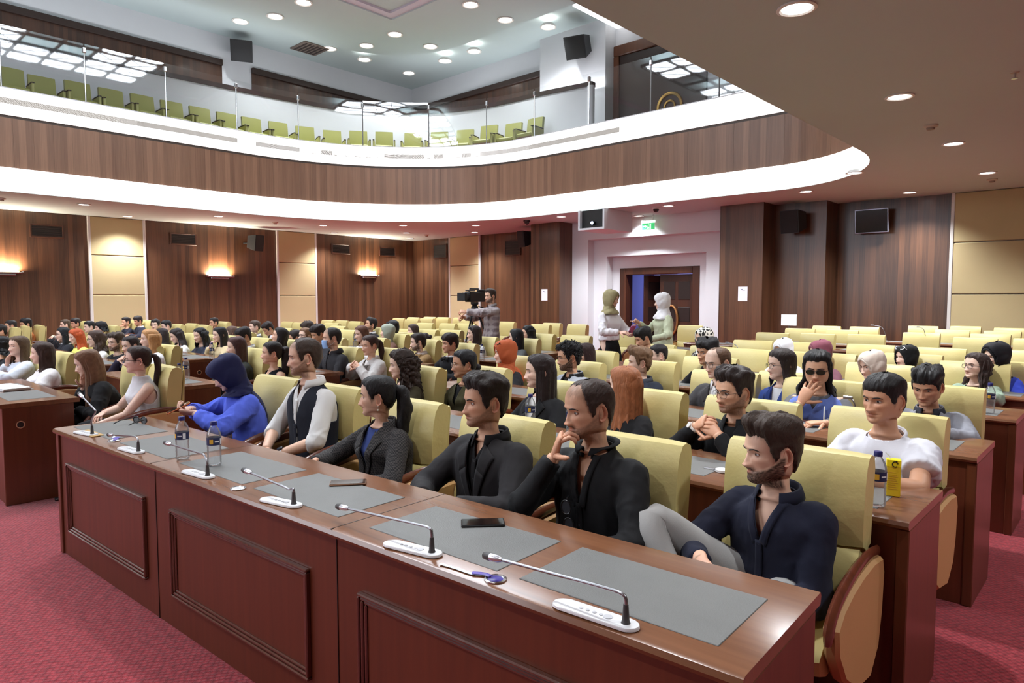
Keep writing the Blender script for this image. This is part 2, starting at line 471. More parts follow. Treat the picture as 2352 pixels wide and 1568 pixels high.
def hand_parts(mb, wrist, fwd, dorsal, side, curl=35., spread=6., thumb=20., s=1., col=None, n=7, curls=None):
    """side +1 = person's left hand. fingers run along fwd, back of the hand faces dorsal"""
    f = np.asarray(fwd, float); f /= np.linalg.norm(f)
    d = np.asarray(dorsal, float); d = d-f*(d @ f); d /= np.linalg.norm(d)
    x = np.cross(f, d)*(-side if True else 1)       # thumb side
    B = np.stack([x, f, d], 1)*s
    T = lambda p: np.asarray(wrist)+np.asarray(p, float) @ B.T
    th = np.arange(12)*2*np.pi/12
    P = []
    for y, w, t, zo in [(-.035, .025, .018, 0), (0, .026, .0175, 0), (.02, .033, .0165, .001), (.05, .040, .0145, .002), (.08, .042, .0125, .001), (.096, .040, .0100, 0), (.101, .034, .006, -.001)]:
        P.append(T(np.stack([w*np.sign(np.cos(th))*np.abs(np.cos(th))**.8, np.full(12, y), zo+t*np.sin(th)], -1)))
    P = np.array(P)
    mb.grid(P if side < 0 else P[:, ::-1], True, True, True, col)
    base = [(.030, .090), (.0105, .096), (-.0105, .093), (-.0290, .084)]; ln = [.072, .080, .074, .058]; rr = [.0088, .0090, .0085, .0075]
    for k in range(4):
        c = curl if curls is None else curls[k]
        ang = math.radians(spread*(1.5-k)); a = math.radians(8); p = np.array([base[k][0], base[k][1]-.012, 0.]); pts = [p.copy()]
        segs = [.012+ln[k]*.45, ln[k]*.30, ln[k]*.25]
        for j, sg in enumerate(segs):
            a += math.radians(c*(.75 if j == 0 else 1.0)) if j else math.radians(c*.7)
            dirv = np.array([math.sin(ang)*math.cos(a), math.cos(ang)*math.cos(a), -math.sin(a)])
            pts += [p+dirv*sg*.5, p+dirv*sg]; p = p+dirv*sg
        pts = np.array(pts); R = np.array([1.05, 1.0, 1.06, .95, 1.0, .86, .55])*rr[k]
        mb.tube([T(q) for q in pts], R*s, n, True, col)
    a0 = math.radians(thumb)
    p = np.array([.022, .018, -.004]); pts = [p.copy()]
    for j, (sg, da) in enumerate([(.040, 0), (.034, -12), (.026, -14)]):
        aa = a0+math.radians(40)+math.radians(da)
        dirv = np.array([math.sin(aa)*.8, math.cos(aa), -.30-.12*j]); dirv /= np.linalg.norm(dirv)
        pts += [p+dirv*sg*.5, p+dirv*sg]; p = p+dirv*sg
    mb.tube([T(q) for q in pts], np.array([1.5, 1.35, 1.1, 1.0, 1.02, .9, .55])*.0098*s, n, True, col)

# garment torso: distance below neck base (fraction), half width, front, back
TORSO = np.array([[-.05, .064, .052, .060], [.0, .068, .056, .066], [.035, .086, .062, .074], [.075, .116, .072, .084], [.12, .148, .086, .094], [.17, .174, .098, .102], [.23, .186, .108, .106],
                  [.32, .186, .120, .106], [.45, .180, .122, .102], [.62, .170, .120, .094], [.80, .176, .124, .106], [.93, .186, .130, .126], [1.04, .180, .120, .126]])

class Person:
    pass

def torso_rings(P, off, nu, nv, d0=-.05, d1=1.04):
    d = np.linspace(d0, d1, nv)**1.0
    d = d0+(d1-d0)*np.linspace(0, 1, nv)**1.25
    R = np.stack([np.interp(d, TORSO[:, 0], TORSO[:, k]) for k in (1, 2, 3)], -1)
    ker = np.array([.25, .5, .25]); R2 = R.copy()
    for k in range(3): R2[1:-1, k] = np.convolve(R[:, k], ker, 'valid')
    hw = R2[:, 0]*P.bw+off*smoothstep(d, -.06, .1); fr = R2[:, 1]*P.bd+off; bk = R2[:, 2]*P.bd*.95+off
    if P.fem:
        hw = hw*np.interp(d, [0, .15, .3, .55, .8, 1], [.96, .90, .90, .86, .98, 1.04])
        fr = fr+.020*P.fem*np.exp(-((d-.34)/.09)**2)
    th = np.arange(nu)*2*np.pi/nu; st, ct = np.sin(th), np.cos(th)
    out = []
    for k in range(nv):
        c = P.spine(d[k])
        e = .9
        y = np.where(ct > 0, -fr[k]*np.abs(ct)**e, bk[k]*np.abs(ct)**e)
        x = hw[k]*np.sign(st)*np.abs(st)**e
        zz = np.zeros(nu)-.018*np.clip(np.abs(st), 0, 1)*smoothstep(d[k], -.02, .06)*(1-smoothstep(d[k], .1, .3))
        out.append(np.stack([c[0]+x, c[1]+y, c[2]+zz], -1))
    return np.array(out), th, d

def noisefold(V, N, amp, sc, seed):
    q = V*sc+seed; q = q+1.2*(np.stack([vnoise(V*sc*.5+seed+11), vnoise(V*sc*.5+seed+23), vnoise(V*sc*.5+seed+37)], -1)-.5)
    r = 1-np.abs(2*vnoise(q*np.array([1, 1, .55]))-1)
    r2 = 1-np.abs(2*vnoise(q*2.1*np.array([1, 1, .5])+5)-1)
    return V+N*(amp*(r**2-.35)+amp*.4*(r2**2-.35))[:, None]

def cloth(name, c, rough=.85, bump=.12, bscale=420., sheen=.15, **k):
    return mat('cloth_'+name, c, rough, bump=bump, bscale=bscale, sheen=sheen*.2, spec=.18, **k)

def make_person(label, loc, crown, heading, headyaw=0., pitch=0., roll=0., skin=(214, 168, 142), fem=0, scale=None, lod=1,
                hair=None, top=None, pose='lap', beard=None, glasses=None, extra=None, legs=(32, 32, 36), stand=False, lean=0., twist=0., bw=1., bd=1., head_kw=None, hips=0.50, gaze=(0, 0), name='person', shift=0.):
    s = scale or (.955 if fem else 1.0)
    P = Person(); P.fem = fem; P.bw = bw*s; P.bd = bd*s
    root = empty(name, (loc[0], loc[1], 0), math.radians(heading+90), label, 'person')
    P.root = root
    neckz = crown-(.126+.150)*s+.008*abs(pitch)/20.
    N = np.array([0, .03-lean+shift, neckz])
    Hp = np.array([0, .05 if not stand else .02, hips if not stand else .90*s])
    P.N = N; P.H = Hp
    def spine(d):
        b = .022*math.sin(math.pi*min(max(d, 0), 1))
        return N+(Hp-N)*d+np.array([0, b, 0])
    P.spine = spine
    # ---- head and trunk as one surface
    nu, nv = {0: (88, 80), 1: (52, 46), 2: (32, 28)}[lod]
    kw = dict(fem=fem); kw.update(head_kw or {})
    HP, th = head_mesh(nu, nv, **kw)
    R = rot(headyaw, pitch, roll)
    def TT(p): return N+(np.asarray(p, float)-NB)*s
    pw = TT(PIV)
    def TH(p): return pw+((np.asarray(p, float)-PIV)*s) @ R.T
    def TB(p):
        p = np.asarray(p, float); w = smoothstep(-p[..., 2], .085, .162)[..., None]
        return TH(p)*(1-w)+TT(p)*w
    P.TH = TH; P.TT = TT; P.s = s; P.R = R; P.headgrid = HP
    sk = np.array(lin(skin))
    z, x, y = HP[..., 2], HP[..., 0], HP[..., 1]
    C = np.tile(sk, HP.shape[:2]+(1,))
    def mixc(C, c, m): return C*(1-m[..., None])+np.array(c)*m[..., None]
    frontm = smoothstep(-y, .03, .06)
    g = lambda x0, z0, sx, sz: np.exp(-((np.abs(x)-x0)/sx)**2/2-((z-z0)/sz)**2/2)*frontm
    C = mixc(C, sk*np.array([1.0, .72, .66]), .35*g(.040, -.018, .016, .014)+.35*g(0, -.03, .012, .010))
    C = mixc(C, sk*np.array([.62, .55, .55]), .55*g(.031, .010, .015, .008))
    lipc = sk*np.array([.78, .45, .42]) if not fem else sk*np.array([.72, .36, .36])
    C = mixc(C, lipc, np.clip(1.15*g(0, -.0480, .0125, .0026)+1.15*g(0, -.0570, .0115, .0034), 0, .8))
    C = mixc(C, sk*.22, .65*g(0, -.0522, .0155, .0011))
    C = mixc(C, sk*.30, .45*np.exp(-((np.abs(x)-.0070)/.0026)**2/2-((z+.0385)/.0016)**2/2)*frontm)
    hc = np.array(lin(hair.get('col', (40, 30, 26)))) if hair else sk*.2
    if beard:
        style, st_, bc = beard; bc = np.array(lin(bc))
        jawline = np.interp(np.abs(y), [0, .1], [0, 0])
        nz = vnoise(HP*650)*.6+.45
        lowc = np.interp(-y, [0, .02, .05, .085, .095], [.004, -.016, -.040, -.052, -.054])     # upper edge from the sideburn to the moustache
        mb_ = smoothstep(lowc-z, -.008, .008)*smoothstep(z, -.128, -.104)*smoothstep(-y, -.022, -.004)
        if style in ('moustache',): mb_ = mb_*0
        mo = g(0, -.0422, .0170, .0026)*1.2+.9*g(.021, -.050, .0045, .008)
        if style == 'goatee': mb_ = mb_*.45+.8*g(0, -.082, .026, .016)
        lipm = np.clip(1.2*g(0, -.0525, .017, .0062), 0, 1)
        bm = np.clip(np.maximum(mb_*(1-lipm), np.clip(mo, 0, 1)*(1 if style != 'stubble' else .7)), 0, 1)*st_
        C = mixc(C, bc, np.clip(bm*nz*1.25, 0, 1))
        P.beardm = bm
        if style == 'full':
            Dn = HP-np.array([0, .02, -.03]); Dn /= np.linalg.norm(Dn, axis=-1)[..., None]
            HP = HP+Dn*((bm*(.0028+.0028*vnoise(HP*420)))[..., None])
    if hair and hair.get('style') not in ('hijab', None):
        hl = hair.get('hl', HL_SHORT)
        m_, _ = scalp_mask(HP, hl, .014)
        C = mixc(C, hc, np.clip(m_*hair.get('root', 1.0)*(.75+.5*(vnoise(HP*500)-.5)), 0, 1))
    body = MB()
    G = TB(HP)
    # trunk under the clothes continues from the neck
    tr, _, _ = torso_rings(P, -.006 if (top or {}).get('sleeve') == 'none' else -.015, nu, {0: 26, 1: 14, 2: 9}[lod], d0=.03)
    th0 = np.arange(nu)*2*np.pi/nu
    tr2 = np.empty_like(tr)
    for k in range(len(tr)):
        for a in range(3): tr2[k, :, a] = np.interp(th, np.append(th0, 2*np.pi), np.append(tr[k, :, a], tr[k, 0, a]))
    GG = np.concatenate([G, tr2]); CC = np.concatenate([C, np.tile(sk, tr2.shape[:2]+(1,))])
    body.grid(GG[:, ::-1], True, True, True, CC[:, ::-1])
    if not (hair and hair.get('style') in ('hijab',)):
        for sd in (1, -1):
            E = ear_mesh(sd, {0: 20, 1: 12, 2: 8}[lod])
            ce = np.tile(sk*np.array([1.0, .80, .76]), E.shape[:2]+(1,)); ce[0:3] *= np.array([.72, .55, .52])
            body.grid(TB(E)[:, ::-1], True, True, True, ce)
    # ---- arms
    armL = .285*s; foreL = .250*s
    wr = {}
    SJ = {}
    for sd in (1, -1):
        nar = .88 if fem else 1.0
        SJ[sd] = spine(.165)+np.array([sd*.148*P.bw*nar/.95*.97, .006, -.004])
    def headpt(p): return TH(np.array(p))
    Y0 = N[1]
    poses = {
        'lap': {1: dict(w=(.075, Hp[1]-.30, hips+.155), h=(.9, .25, -.35), f=(-.75, -.6, -.2), d=(.1, -.2, 1)), -1: dict(w=(-.075, Hp[1]-.29, hips+.165), h=(-.9, .25, -.35), f=(.75, -.6, -.2), d=(-.1, -.2, 1))},
        'table': {1: dict(w=(.11, Y0-.36, .815), h=(.8, .2, -.5), f=(-.75, -.55, 0), d=(0, 0, 1)), -1: dict(w=(-.11, Y0-.35, .822), h=(-.8, .2, -.5), f=(.75, -.55, 0), d=(0, 0, 1))},
        'hang': {1: dict(w=(.27, -.02, neckz-.60), h=(.2, 1, 0), f=(0, -.15, -1), d=(1, 0, 0)), -1: dict(w=(-.27, -.02, neckz-.60), h=(-.2, 1, 0), f=(0, -.15, -1), d=(-1, 0, 0))},
    }
    pk = pose if isinstance(pose, str) else 'lap'
    arms = {1: dict(poses[pk][1]), -1: dict(poses[pk][-1])}
    if isinstance(pose, dict):
        for sd in (1, -1):
            if sd in pose:
                if isinstance(pose[sd], str): arms[sd] = dict(poses[pose[sd]][sd])
                else:
                    a = dict(arms[sd]); a.update(pose[sd])
                    if 'hw' in a:      # wrist given in head space
                        a['w'] = tuple(headpt(a['hw']))
                    if 'hf' in a: a['f'] = tuple(R @ np.array(a['hf']))
                    if 'hd' in a: a['d'] = tuple(R @ np.array(a['hd']))
                    arms[sd] = a
    P.arms = {}
    na = {0: 14, 1: 10, 2: 7}[lod]
    short = top.get('sleeve', 'long') if top else 'long'
    for sd in (1, -1):
        a = arms[sd]; S = SJ[sd]
        E_, W_ = ik(S, a['w'], armL, foreL, a['h'])
        P.arms[sd] = (S, E_, W_, a)
        path = spline([S+np.array([-sd*.05, 0, .0]), S, S+(E_-S)*.35, S+(E_-S)*.72, E_-(E_-S)*.06, E_+(W_-E_)*.08, E_+(W_-E_)*.4, E_+(W_-E_)*.75, W_], {0: 30, 1: 18, 2: 10}[lod])
        f = (.86 if fem else 1.0)*s*bw**.5
        rad = np.interp(np.linspace(0, 1, len(path)), [0, .12, .25, .5, .56, .66, .8, 1], np.array([.050, .056, .050, .040, .038, .041, .034, .025])*f)
        if top and top.get('sleeve') != 'none': rad = rad*np.interp(np.linspace(0, 1, len(path)), [0, .30, .5], [.80, .84, 1.])
        body.tube(path, rad, na, True, sk)
        hand_parts(body, W_, a['f'], a['d'], sd, curl=a.get('curl', 28.), spread=a.get('spread', 5.), thumb=a.get('thumb', 18.), s=s*(.93 if fem else 1.02), col=sk*np.array([1.02, .93, .9]), n={0: 8, 1: 6, 2: 5}[lod], curls=a.get('curls'))
    bo = body.build('body', vcol_mat('skin', .48, .06, 260., .4, 0.), root, 4)
    P.body = bo
    # ---- eyes and brows
    fbvh = None
    if lod < 2 or True:
        fr_ = HP[:, :, :].reshape(-1, 3)
        msk = (fr_[:, 1] < -.055) & (fr_[:, 2] > -.02) & (fr_[:, 2] < .05)
        FX, FY, FZ = fr_[msk].T
        def ysurf(px, pz):
            d2 = (FX-px)**2+(FZ-pz)**2; i = np.argpartition(d2, 4)[:5]; w = 1/(d2[i]+1e-8); return float((FY[i]*w).sum()/w.sum())
        ne = {0: (22, 11), 1: (12, 7), 2: (8, 5)}[lod]
        blink = (hair or {}).get('lid', 1.0)
        for sd in (1, -1):
            eb = MB(); eyebm = MB()
            cx, cz = .0315, .0100
            u = np.linspace(-1, 1, ne[0]); v = np.linspace(-1, 1, ne[1]); U, V_ = np.meshgrid(u, v)
            hh = np.where(V_ > 0, 1.1*.0056*blink, .0050)
            env = (1-np.abs(U)**2.2)**.75
            ex = sd*cx+U*.0142
            ez = cz+V_*hh*env+.0010*U*sd
            yb = ysurf(sd*cx, cz)
            ey = yb-.0006-.0040*(1-U**2)*(1-V_**2*.6)+.0050*(np.abs(U)**3)*(U*sd > 0)
            gx = sd*cx+gaze[0]; gz = cz+.0004+gaze[1]
            dist = np.hypot(ex-gx, ez-gz)
            ecol = np.where((dist < .0062)[..., None], np.array(lin((52, 34, 24))), np.array(lin((196, 188, 184))))
            ecol = np.where((dist < .0026)[..., None], np.array(lin((8, 6, 6))), ecol)
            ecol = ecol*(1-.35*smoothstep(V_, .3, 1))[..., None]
            E = np.stack([ex, ey, ez], -1)
            eb.grid(TH(E), False, col=ecol)
            # lids: dark lash line above, thin skin rim below
            upt = np.stack([ex[-1], ey[-1]-.0012, ez[-1]], -1)
            eb.tube(TH(upt), np.interp(np.linspace(0, 1, len(upt)), [0, .5, 1], [.0006, .0013, .0006])*s, 5, True, lin((24, 17, 15)))
            lid = upt+np.array([0, -.0002, .0022]); eb.tube(TH(lid), .0019*s, 6, True, sk*np.array([.80, .72, .70]))
            lo = np.stack([ex[0], ey[0]-.0006, ez[0]-.0006], -1); eb.tube(TH(lo), .0009*s, 5, True, sk*np.array([.75, .6, .58]))
            # brow
            bx = np.array([.0115, .019, .028, .037, .046, .0515]); bz = np.array([.0245, .0275, .0298, .0312, .0285, .0240])+(.0015 if fem else -.001)
            nb = {0: 14, 1: 9, 2: 6}[lod]; pts = spline(np.stack([sd*bx, bx*0, bz], -1), nb)
            for q in pts: q[1] = ysurf(q[0], q[2])-.0010
            br = np.interp(np.linspace(0, 1, nb), [0, .25, .7, 1], [.0026, .0036, .0030, .0010])*(.66 if fem else .86)*s
            eyebm.tube(TH(pts), br, 6, True, flat=1., upv=(0, -1, 0))
            eb.build('eye', vcol_mat('eye', .15, spec=.5), root, 4)
            bcol = tuple(int(q*.75) for q in (hair or {}).get('brow', (hair or {}).get('col', (46, 36, 30)))) if not (hair and hair.get('style') == 'hijab') else (52, 38, 32)
            eyebm.build('eyebrow', mat('brow', bcol, .8, bump=.5, bscale=900.), root, 4)
    # ---- hair
    if hair: add_hair(P, hair, lod)
    if top: add_top(P, top, lod, label)
    if glasses: add_glasses(P, glasses, lod)
    add_legs(P, legs, lod, stand, s, hips, extra)
    return P

def hair_mat(col):
    return mat('hair', col, .55, spec=.28, bump=.9, bscale=95., stretch=(1.6, .5, .45), var=.45, vscale=70., sheen=.05)

def add_hair(P, h, lod):
    st = h.get('style', 'short'); col = h.get('col', (38, 30, 26)); root = P.root
    HP = P.headgrid; TH = P.TH; s = P.s
    nvcap = {0: 66, 1: 38, 2: 23}[lod]
    C = HP[:nvcap]
    hm = hair_mat(col)
    seed = h.get('seed', (sum(col)+int(abs(P.N[2])*1000)) % 17)
    if st == 'hijab': return add_hijab(P, h, lod)
    hl = h.get('hl', {'short': HL_SHORT, 'recede': HL_RECEDE, 'fade': HL_FADE, 'long': HL_LONG, 'back': HL_BACK, 'fringe': HL_FRINGE}.get(h.get('line', 'short'), HL_SHORT))
    H, m = hair_cap(C, hl, h.get('top', .022), h.get('side', .008), h.get('quiff', 0.), h.get('back'), h.get('noise', .25), h.get('nsc', 60.), seed, h.get('part'), h.get('fuzz', 0.), h.get('edge', .030 if st in ('long', 'bob', 'curly', 'ponytail', 'bun') else .026 if h.get('line') == 'fringe' else .016))
    F = keep_faces(H, m, .04)
    mb = MB(); F = [f[::-1] for f in F]
    mb.add(TH(H.reshape(-1, 3)), F)
    if st in ('long', 'bob', 'curly'):
        L = h.get('L', .30 if st != 'bob' else .13)
        nu2, nv2 = {0: (64, 40), 1: (40, 24), 2: (24, 12)}[lod]
        o, i = curtain(L, h.get('phi0', 62.), h.get('rs', .090), h.get('rb', .116), h.get('flare', .03), h.get('thick', .018), h.get('wave', 0.), h.get('wfreq', 45.), h.get('nsc2', .0), nu2, nv2, seed, h.get('ztop', .075), h.get('out', 0.), h.get('fwd', 0.))
        closed = np.concatenate([o, i[:, ::-1]], 1)
        if st == 'curly':
            q = vnoise(closed*70+seed)-.5; q2 = vnoise(closed*150+seed)-.5
            c0 = np.array([0, .01, 0]); D = closed-c0*1; D[..., 2] *= .3; D /= np.linalg.norm(D, axis=-1)[..., None]
            closed = closed+D*((q*.05+q2*.03))[..., None]
        # falls under gravity: below the neck follow the trunk instead of the nod
        a = TH(closed); b = P.TT(closed)+(TH(PIV)-P.TT(PIV)); Ry = rot(h.get('yawfollow', 1.)*math.degrees(math.atan2(P.R[1, 0], P.R[0, 0])), 0, 0)
        b = P.TT(PIV)+((closed-PIV)*s) @ Ry.T
        w = smoothstep(-closed[..., 2], -.02, .16)[..., None]
        mb.grid(a*(1-w)+b*w, True, True, True)
    if st == 'ponytail':
        L = h.get('L', .30)
        pts = [(0, .085, .040), (0, .120, .045), (0, .145, .010), (.005, .150, -.06), (.01, .140, -.14), (.0, .128, -.14-(L-.14)*.6), (.0, .120, -L)]
        if 'tail' in h: pts = h['tail']
        n = {0: 34, 1: 18, 2: 10}[lod]
        pth = spline(pts, n); r = np.interp(np.linspace(0, 1, n), [0, .08, .2, .5, .8, 1], [.016, .018, .030, .034, .024, .006])*h.get('tw', 1.)
        a = TH(pth); mb2 = MB()
        k0 = len(mb.V); mb.tube(a, r*s, {0: 18, 1: 10, 2: 6}[lod], True)
        V = mb.V[-1]; q = vnoise(V*np.array([90, 90, 12])+seed)-.5
        ctr = np.repeat(a, len(V)//n, axis=0); D = V-ctr; mb.V[-1] = V+D*(q*.5)[:, None]
        tie = MB(); tie.tube([a[1], a[2]], .021*s, 12, True); tie.build('hair_tie', mat('tie', h.get('tie', (30, 28, 30)), .5), root, 4)
    if st == 'bun':
        c = np.array(h.get('bun', (0, .115, .03)))
        th = np.linspace(0, np.pi, 9); mb.grid(np.array([[TH(c+.032*np.array([math.sin(t)*math.cos(p), math.cos(t), math.sin(t)*math.sin(p)])) for p in np.arange(12)*np.pi/6] for t in th]), True, True, True)
    if st == 'curls':
        rs = np.random.RandomState(int(seed)+1); idx = np.argwhere((m > .6) & (C[..., 2] > .02))
        for j, i in idx[rs.permutation(len(idx))[:{0: 260, 1: 120, 2: 40}[lod]]]:
            p = H[j, i]; r = .007+.006*rs.rand(); a = rs.rand(3)*6
            t = np.linspace(0, 6.5, 7); q = np.stack([np.cos(t+a[0])*r, np.sin(t+a[1])*r*.8, np.sin(t*.7+a[2])*r], -1)+p
            mb.tube(TH(q), .0032*s, 4, True)
    o = mb.build('hair', hm, root, 4)
    P.hairobj = o

def add_hijab(P, h, lod):
    col = h['col']; TH = P.TH; s = P.s; root = P.root
    HP = P.headgrid
    nv, nu = HP.shape[:2]
    k = int(nv*.93)
    C = HP[:k].copy()
    # smooth envelope of the head: no nose or lips
    c = np.array([0, .005, 0.]); D = C-c; D /= np.linalg.norm(D, axis=-1)[..., None]
    t = h.get('vol', .014); az = np.degrees(np.arctan2(np.abs(C[..., 0]), -C[..., 1]))
    T = t+.012*smoothstep(az, 110, 170)*smoothstep(C[..., 2], -.10, .0)+.018*smoothstep(-C[..., 2], .0, .09)*smoothstep(az, 40, 90)
    fold = vnoise(np.stack([C[..., 0]*18+C[..., 1]*30, C[..., 2]*30-C[..., 1]*26, C[..., 0]*0], -1)+3)-.5
    rr_ = np.linalg.norm(C-c, axis=-1); el = 1/np.sqrt((D[..., 0]/.088)**2+(D[..., 1]/.112)**2+(D[..., 2]/.122)**2)
    T = np.where(C[..., 2] > -.06, np.maximum(T, el+t*.6-rr_), T)
    T = np.minimum(T, .075); H = C+D*(T+.010*fold*smoothstep(az, 30, 80))[..., None]
    wid, ht, zc = h.get('open', (.058, .094, -.012))
    r = np.sqrt((C[..., 0]/wid)**2+((C[..., 2]-zc)/ht)**2)
    keep = ((r > 1.0) & (C[..., 2] > -.098+.0)) | (C[..., 1] > -.045)
    # pull the rim onto the opening
    rim = (np.abs(r-1) < .22) & (C[..., 1] < -.02)
    peak = h.get('peak', 0.)
    H[..., 1] -= peak*np.exp(-((r-1.1)/.3)**2)*smoothstep(C[..., 2], .0, .06)*(C[..., 1] < 0)
    F = []
    for j in range(k-1):
        for i in range(nu):
            i2 = (i+1) % nu
            if keep[j, i] and keep[j, i2] and keep[j+1, i] and keep[j+1, i2]: F.append((j*nu+i, (j+1)*nu+i, (j+1)*nu+i2, j*nu+i2))
    mb = MB(); mb.add(TH(H.reshape(-1, 3)), F)
    tt = np.linspace(-2.75, 2.75, {0: 54, 1: 30, 2: 16}[lod]); fl = C.reshape(-1, 3); Hf = H.reshape(-1, 3); ok = np.flatnonzero((fl[:, 1] < 0) & (fl[:, 2] > -.104)); path = []
    for t_ in tt:
        x0, z0 = wid*1.07*math.sin(t_), zc+ht*1.05*math.cos(t_); i_ = ok[np.argsort((fl[ok, 0]-x0)**2+(fl[ok, 2]-z0)**2)[:4]]; path.append((x0, Hf[i_, 1].mean()+.002, z0))
    path = np.array(path); path[1:-1, 1] = np.convolve(path[:, 1], [.25, .5, .25], 'valid'); path[1:-1, 1] = np.convolve(path[:, 1], [.25, .5, .25], 'valid')
    mb.tube(TH(path), .0085*s, 8, True, flat=1.)
    # wrap around neck and shoulders
    n2 = {0: 72, 1: 40, 2: 24}[lod]; th = np.arange(n2)*2*np.pi/n2
    lv = [(-.066, .074, .078, .098), (-.090, .074, .072, .098), (-.105, .078, .070, .098), (-.125, .086, .078, .100), (-.155, .098, .094, .106), (-.185, .120, .112, .116), (-.215, .150, .122, .124), (-.245, .168, .130, .128), (-.272, .172, .134, .130)]
    drop = h.get('drop', 1.0)
    rk = min(1., .25+drop*.9); lv = [(z if z > -.12 else -.12+(z+.12)*drop, .086+(w-.086)*rk if w > .086 else w, .078+(f-.078)*rk if f > .078 else f, .100+(b-.100)*rk if b > .100 else b) for z, w, f, b in lv]
    m = {0: 34, 1: 18, 2: 10}[lod]
    L = catmull(None, np.array(lv), np.linspace(0, len(lv)-1, m))
    S_ = np.linspace(0, 1, m)[:, None]
    A = th[None, :]
    fo = (np.sin(A*5+S_*9)*.5+np.sin(A*9-S_*13+1)*.35+vnoise(np.stack([np.cos(A)*3+S_*0, np.sin(A)*3+S_*0, S_*5+A*0], -1))-.5)*.010*smoothstep(S_, .1, .5)
    X = np.sin(A)*(L[:, 1:2]+fo); Yf = -np.cos(A)*np.where(np.cos(A) > 0, L[:, 2:3], L[:, 3:4])*(1+fo*6)+.004
    Zr = L[:, 0:1]+.0*A-.010*np.abs(np.sin(A))*smoothstep(S_, .4, 1)+np.where(np.cos(A) > 0, -.012*np.cos(A)*(1-S_)*2, 0)
    W = np.stack([X, Yf, Zr], -1)
    yaw = math.degrees(math.atan2(P.R[1, 0], P.R[0, 0]))
    a = TH(W); Ry = rot(yaw*.5, 0, 0); b = P.TT(NB)+((W-NB)*s) @ Ry.T
    w = smoothstep(-W[..., 2], .09, .20)[..., None]
    mb.grid((a*(1-w)+b*w)[:, ::-1], True)
    if h.get('tailback'):
        n = 16
        pts = spline(h['tailback'], n); aa = P.TT(pts)
        mb.tube(aa, np.interp(np.linspace(0, 1, n), [0, .3, .8, 1], [.03, .05, .06, .02]), 12, True, flat=.45)
    o = mb.build('headscarf', h.get('mat') or cloth('scarf', col, .7, .10, 500., .3), root, 4)
    md = o.modifiers.new('thick', 'SOLIDIFY'); md.thickness = .004; md.offset = 1
    if h.get('under'):
        u = MB(); q = np.array([[wid*1.0*math.sin(t), 0, zc+ht*1.0*math.cos(t)] for t in np.linspace(-1.2, 1.2, 18)])
        fr_ = HP.reshape(-1, 3); fr_ = fr_[fr_[:, 1] < 0]
        for p in q:
            d2 = (fr_[:, 0]-p[0])**2+(fr_[:, 2]-p[2])**2; p[1] = fr_[np.argmin(d2), 1]-.004
        u.tube(TH(q), .006*s, 6, True); u.build('undercap', cloth('under', h['under']), root, 4)
    P.hairobj = o

def add_glasses(P, gsp, lod):
    TH = P.TH; s = P.s; mb = MB(); ln = MB()
    col = gsp.get('col', (25, 24, 26)); r = gsp.get('r', .0013); w, hh = gsp.get('size', (.0235, .0190)); zc = gsp.get('z', .006)
    n = {0: 26, 1: 16, 2: 10}[lod]
    t = np.arange(n+1)*2*np.pi/n
    e = gsp.get('sq', .8)
    for sd in (1, -1):
        q = np.stack([sd*.0330+w*np.sign(np.cos(t))*np.abs(np.cos(t))**e, -.1035+.10*(w*np.cos(t)*sd+0)**2*40*0-0*t, zc+hh*np.sign(np.sin(t))*np.abs(np.sin(t))**e], -1)
        q[:, 1] += .010*np.clip((np.abs(q[:, 0])-.03)/.03, 0, 1)
        mb.tube(TH(q), r*s, 6, False)
        if gsp.get('top'): mb.tube(TH(q[:n//2+1]), r*1.5*s, 6, True)
        ln.add(TH(q[:n]), [tuple(range(n))])
        mb.tube(TH([(sd*.0555, -.094, zc+.006), (sd*.066, -.080, zc+.007), (sd*.0735, -.03, zc+.006), (sd*.0755, .012, zc+.007), (sd*.0745, .028, -.008)]), r*1.1*s, 6)
    mb.tube(TH([(-.011, -.1035, zc+.004), (0, -.1085, zc+.0065), (.011, -.1035, zc+.004)]), r*s, 6)
    o = mb.build('eyeglasses', mat('spec', col, gsp.get('rough', .3), gsp.get('metal', 0.)), P.root, 4)
    if gsp.get('dark'): ln.build('lens', mat('darklens', (22, 22, 26), .08, spec=.8), o, 4)
    else: ln.build('lens', glass_mat('lens', refl=.6, opac=.03), o, 4)
    return o

GARMENTS = []      # (object, person, spec, lod) to be finished in one go

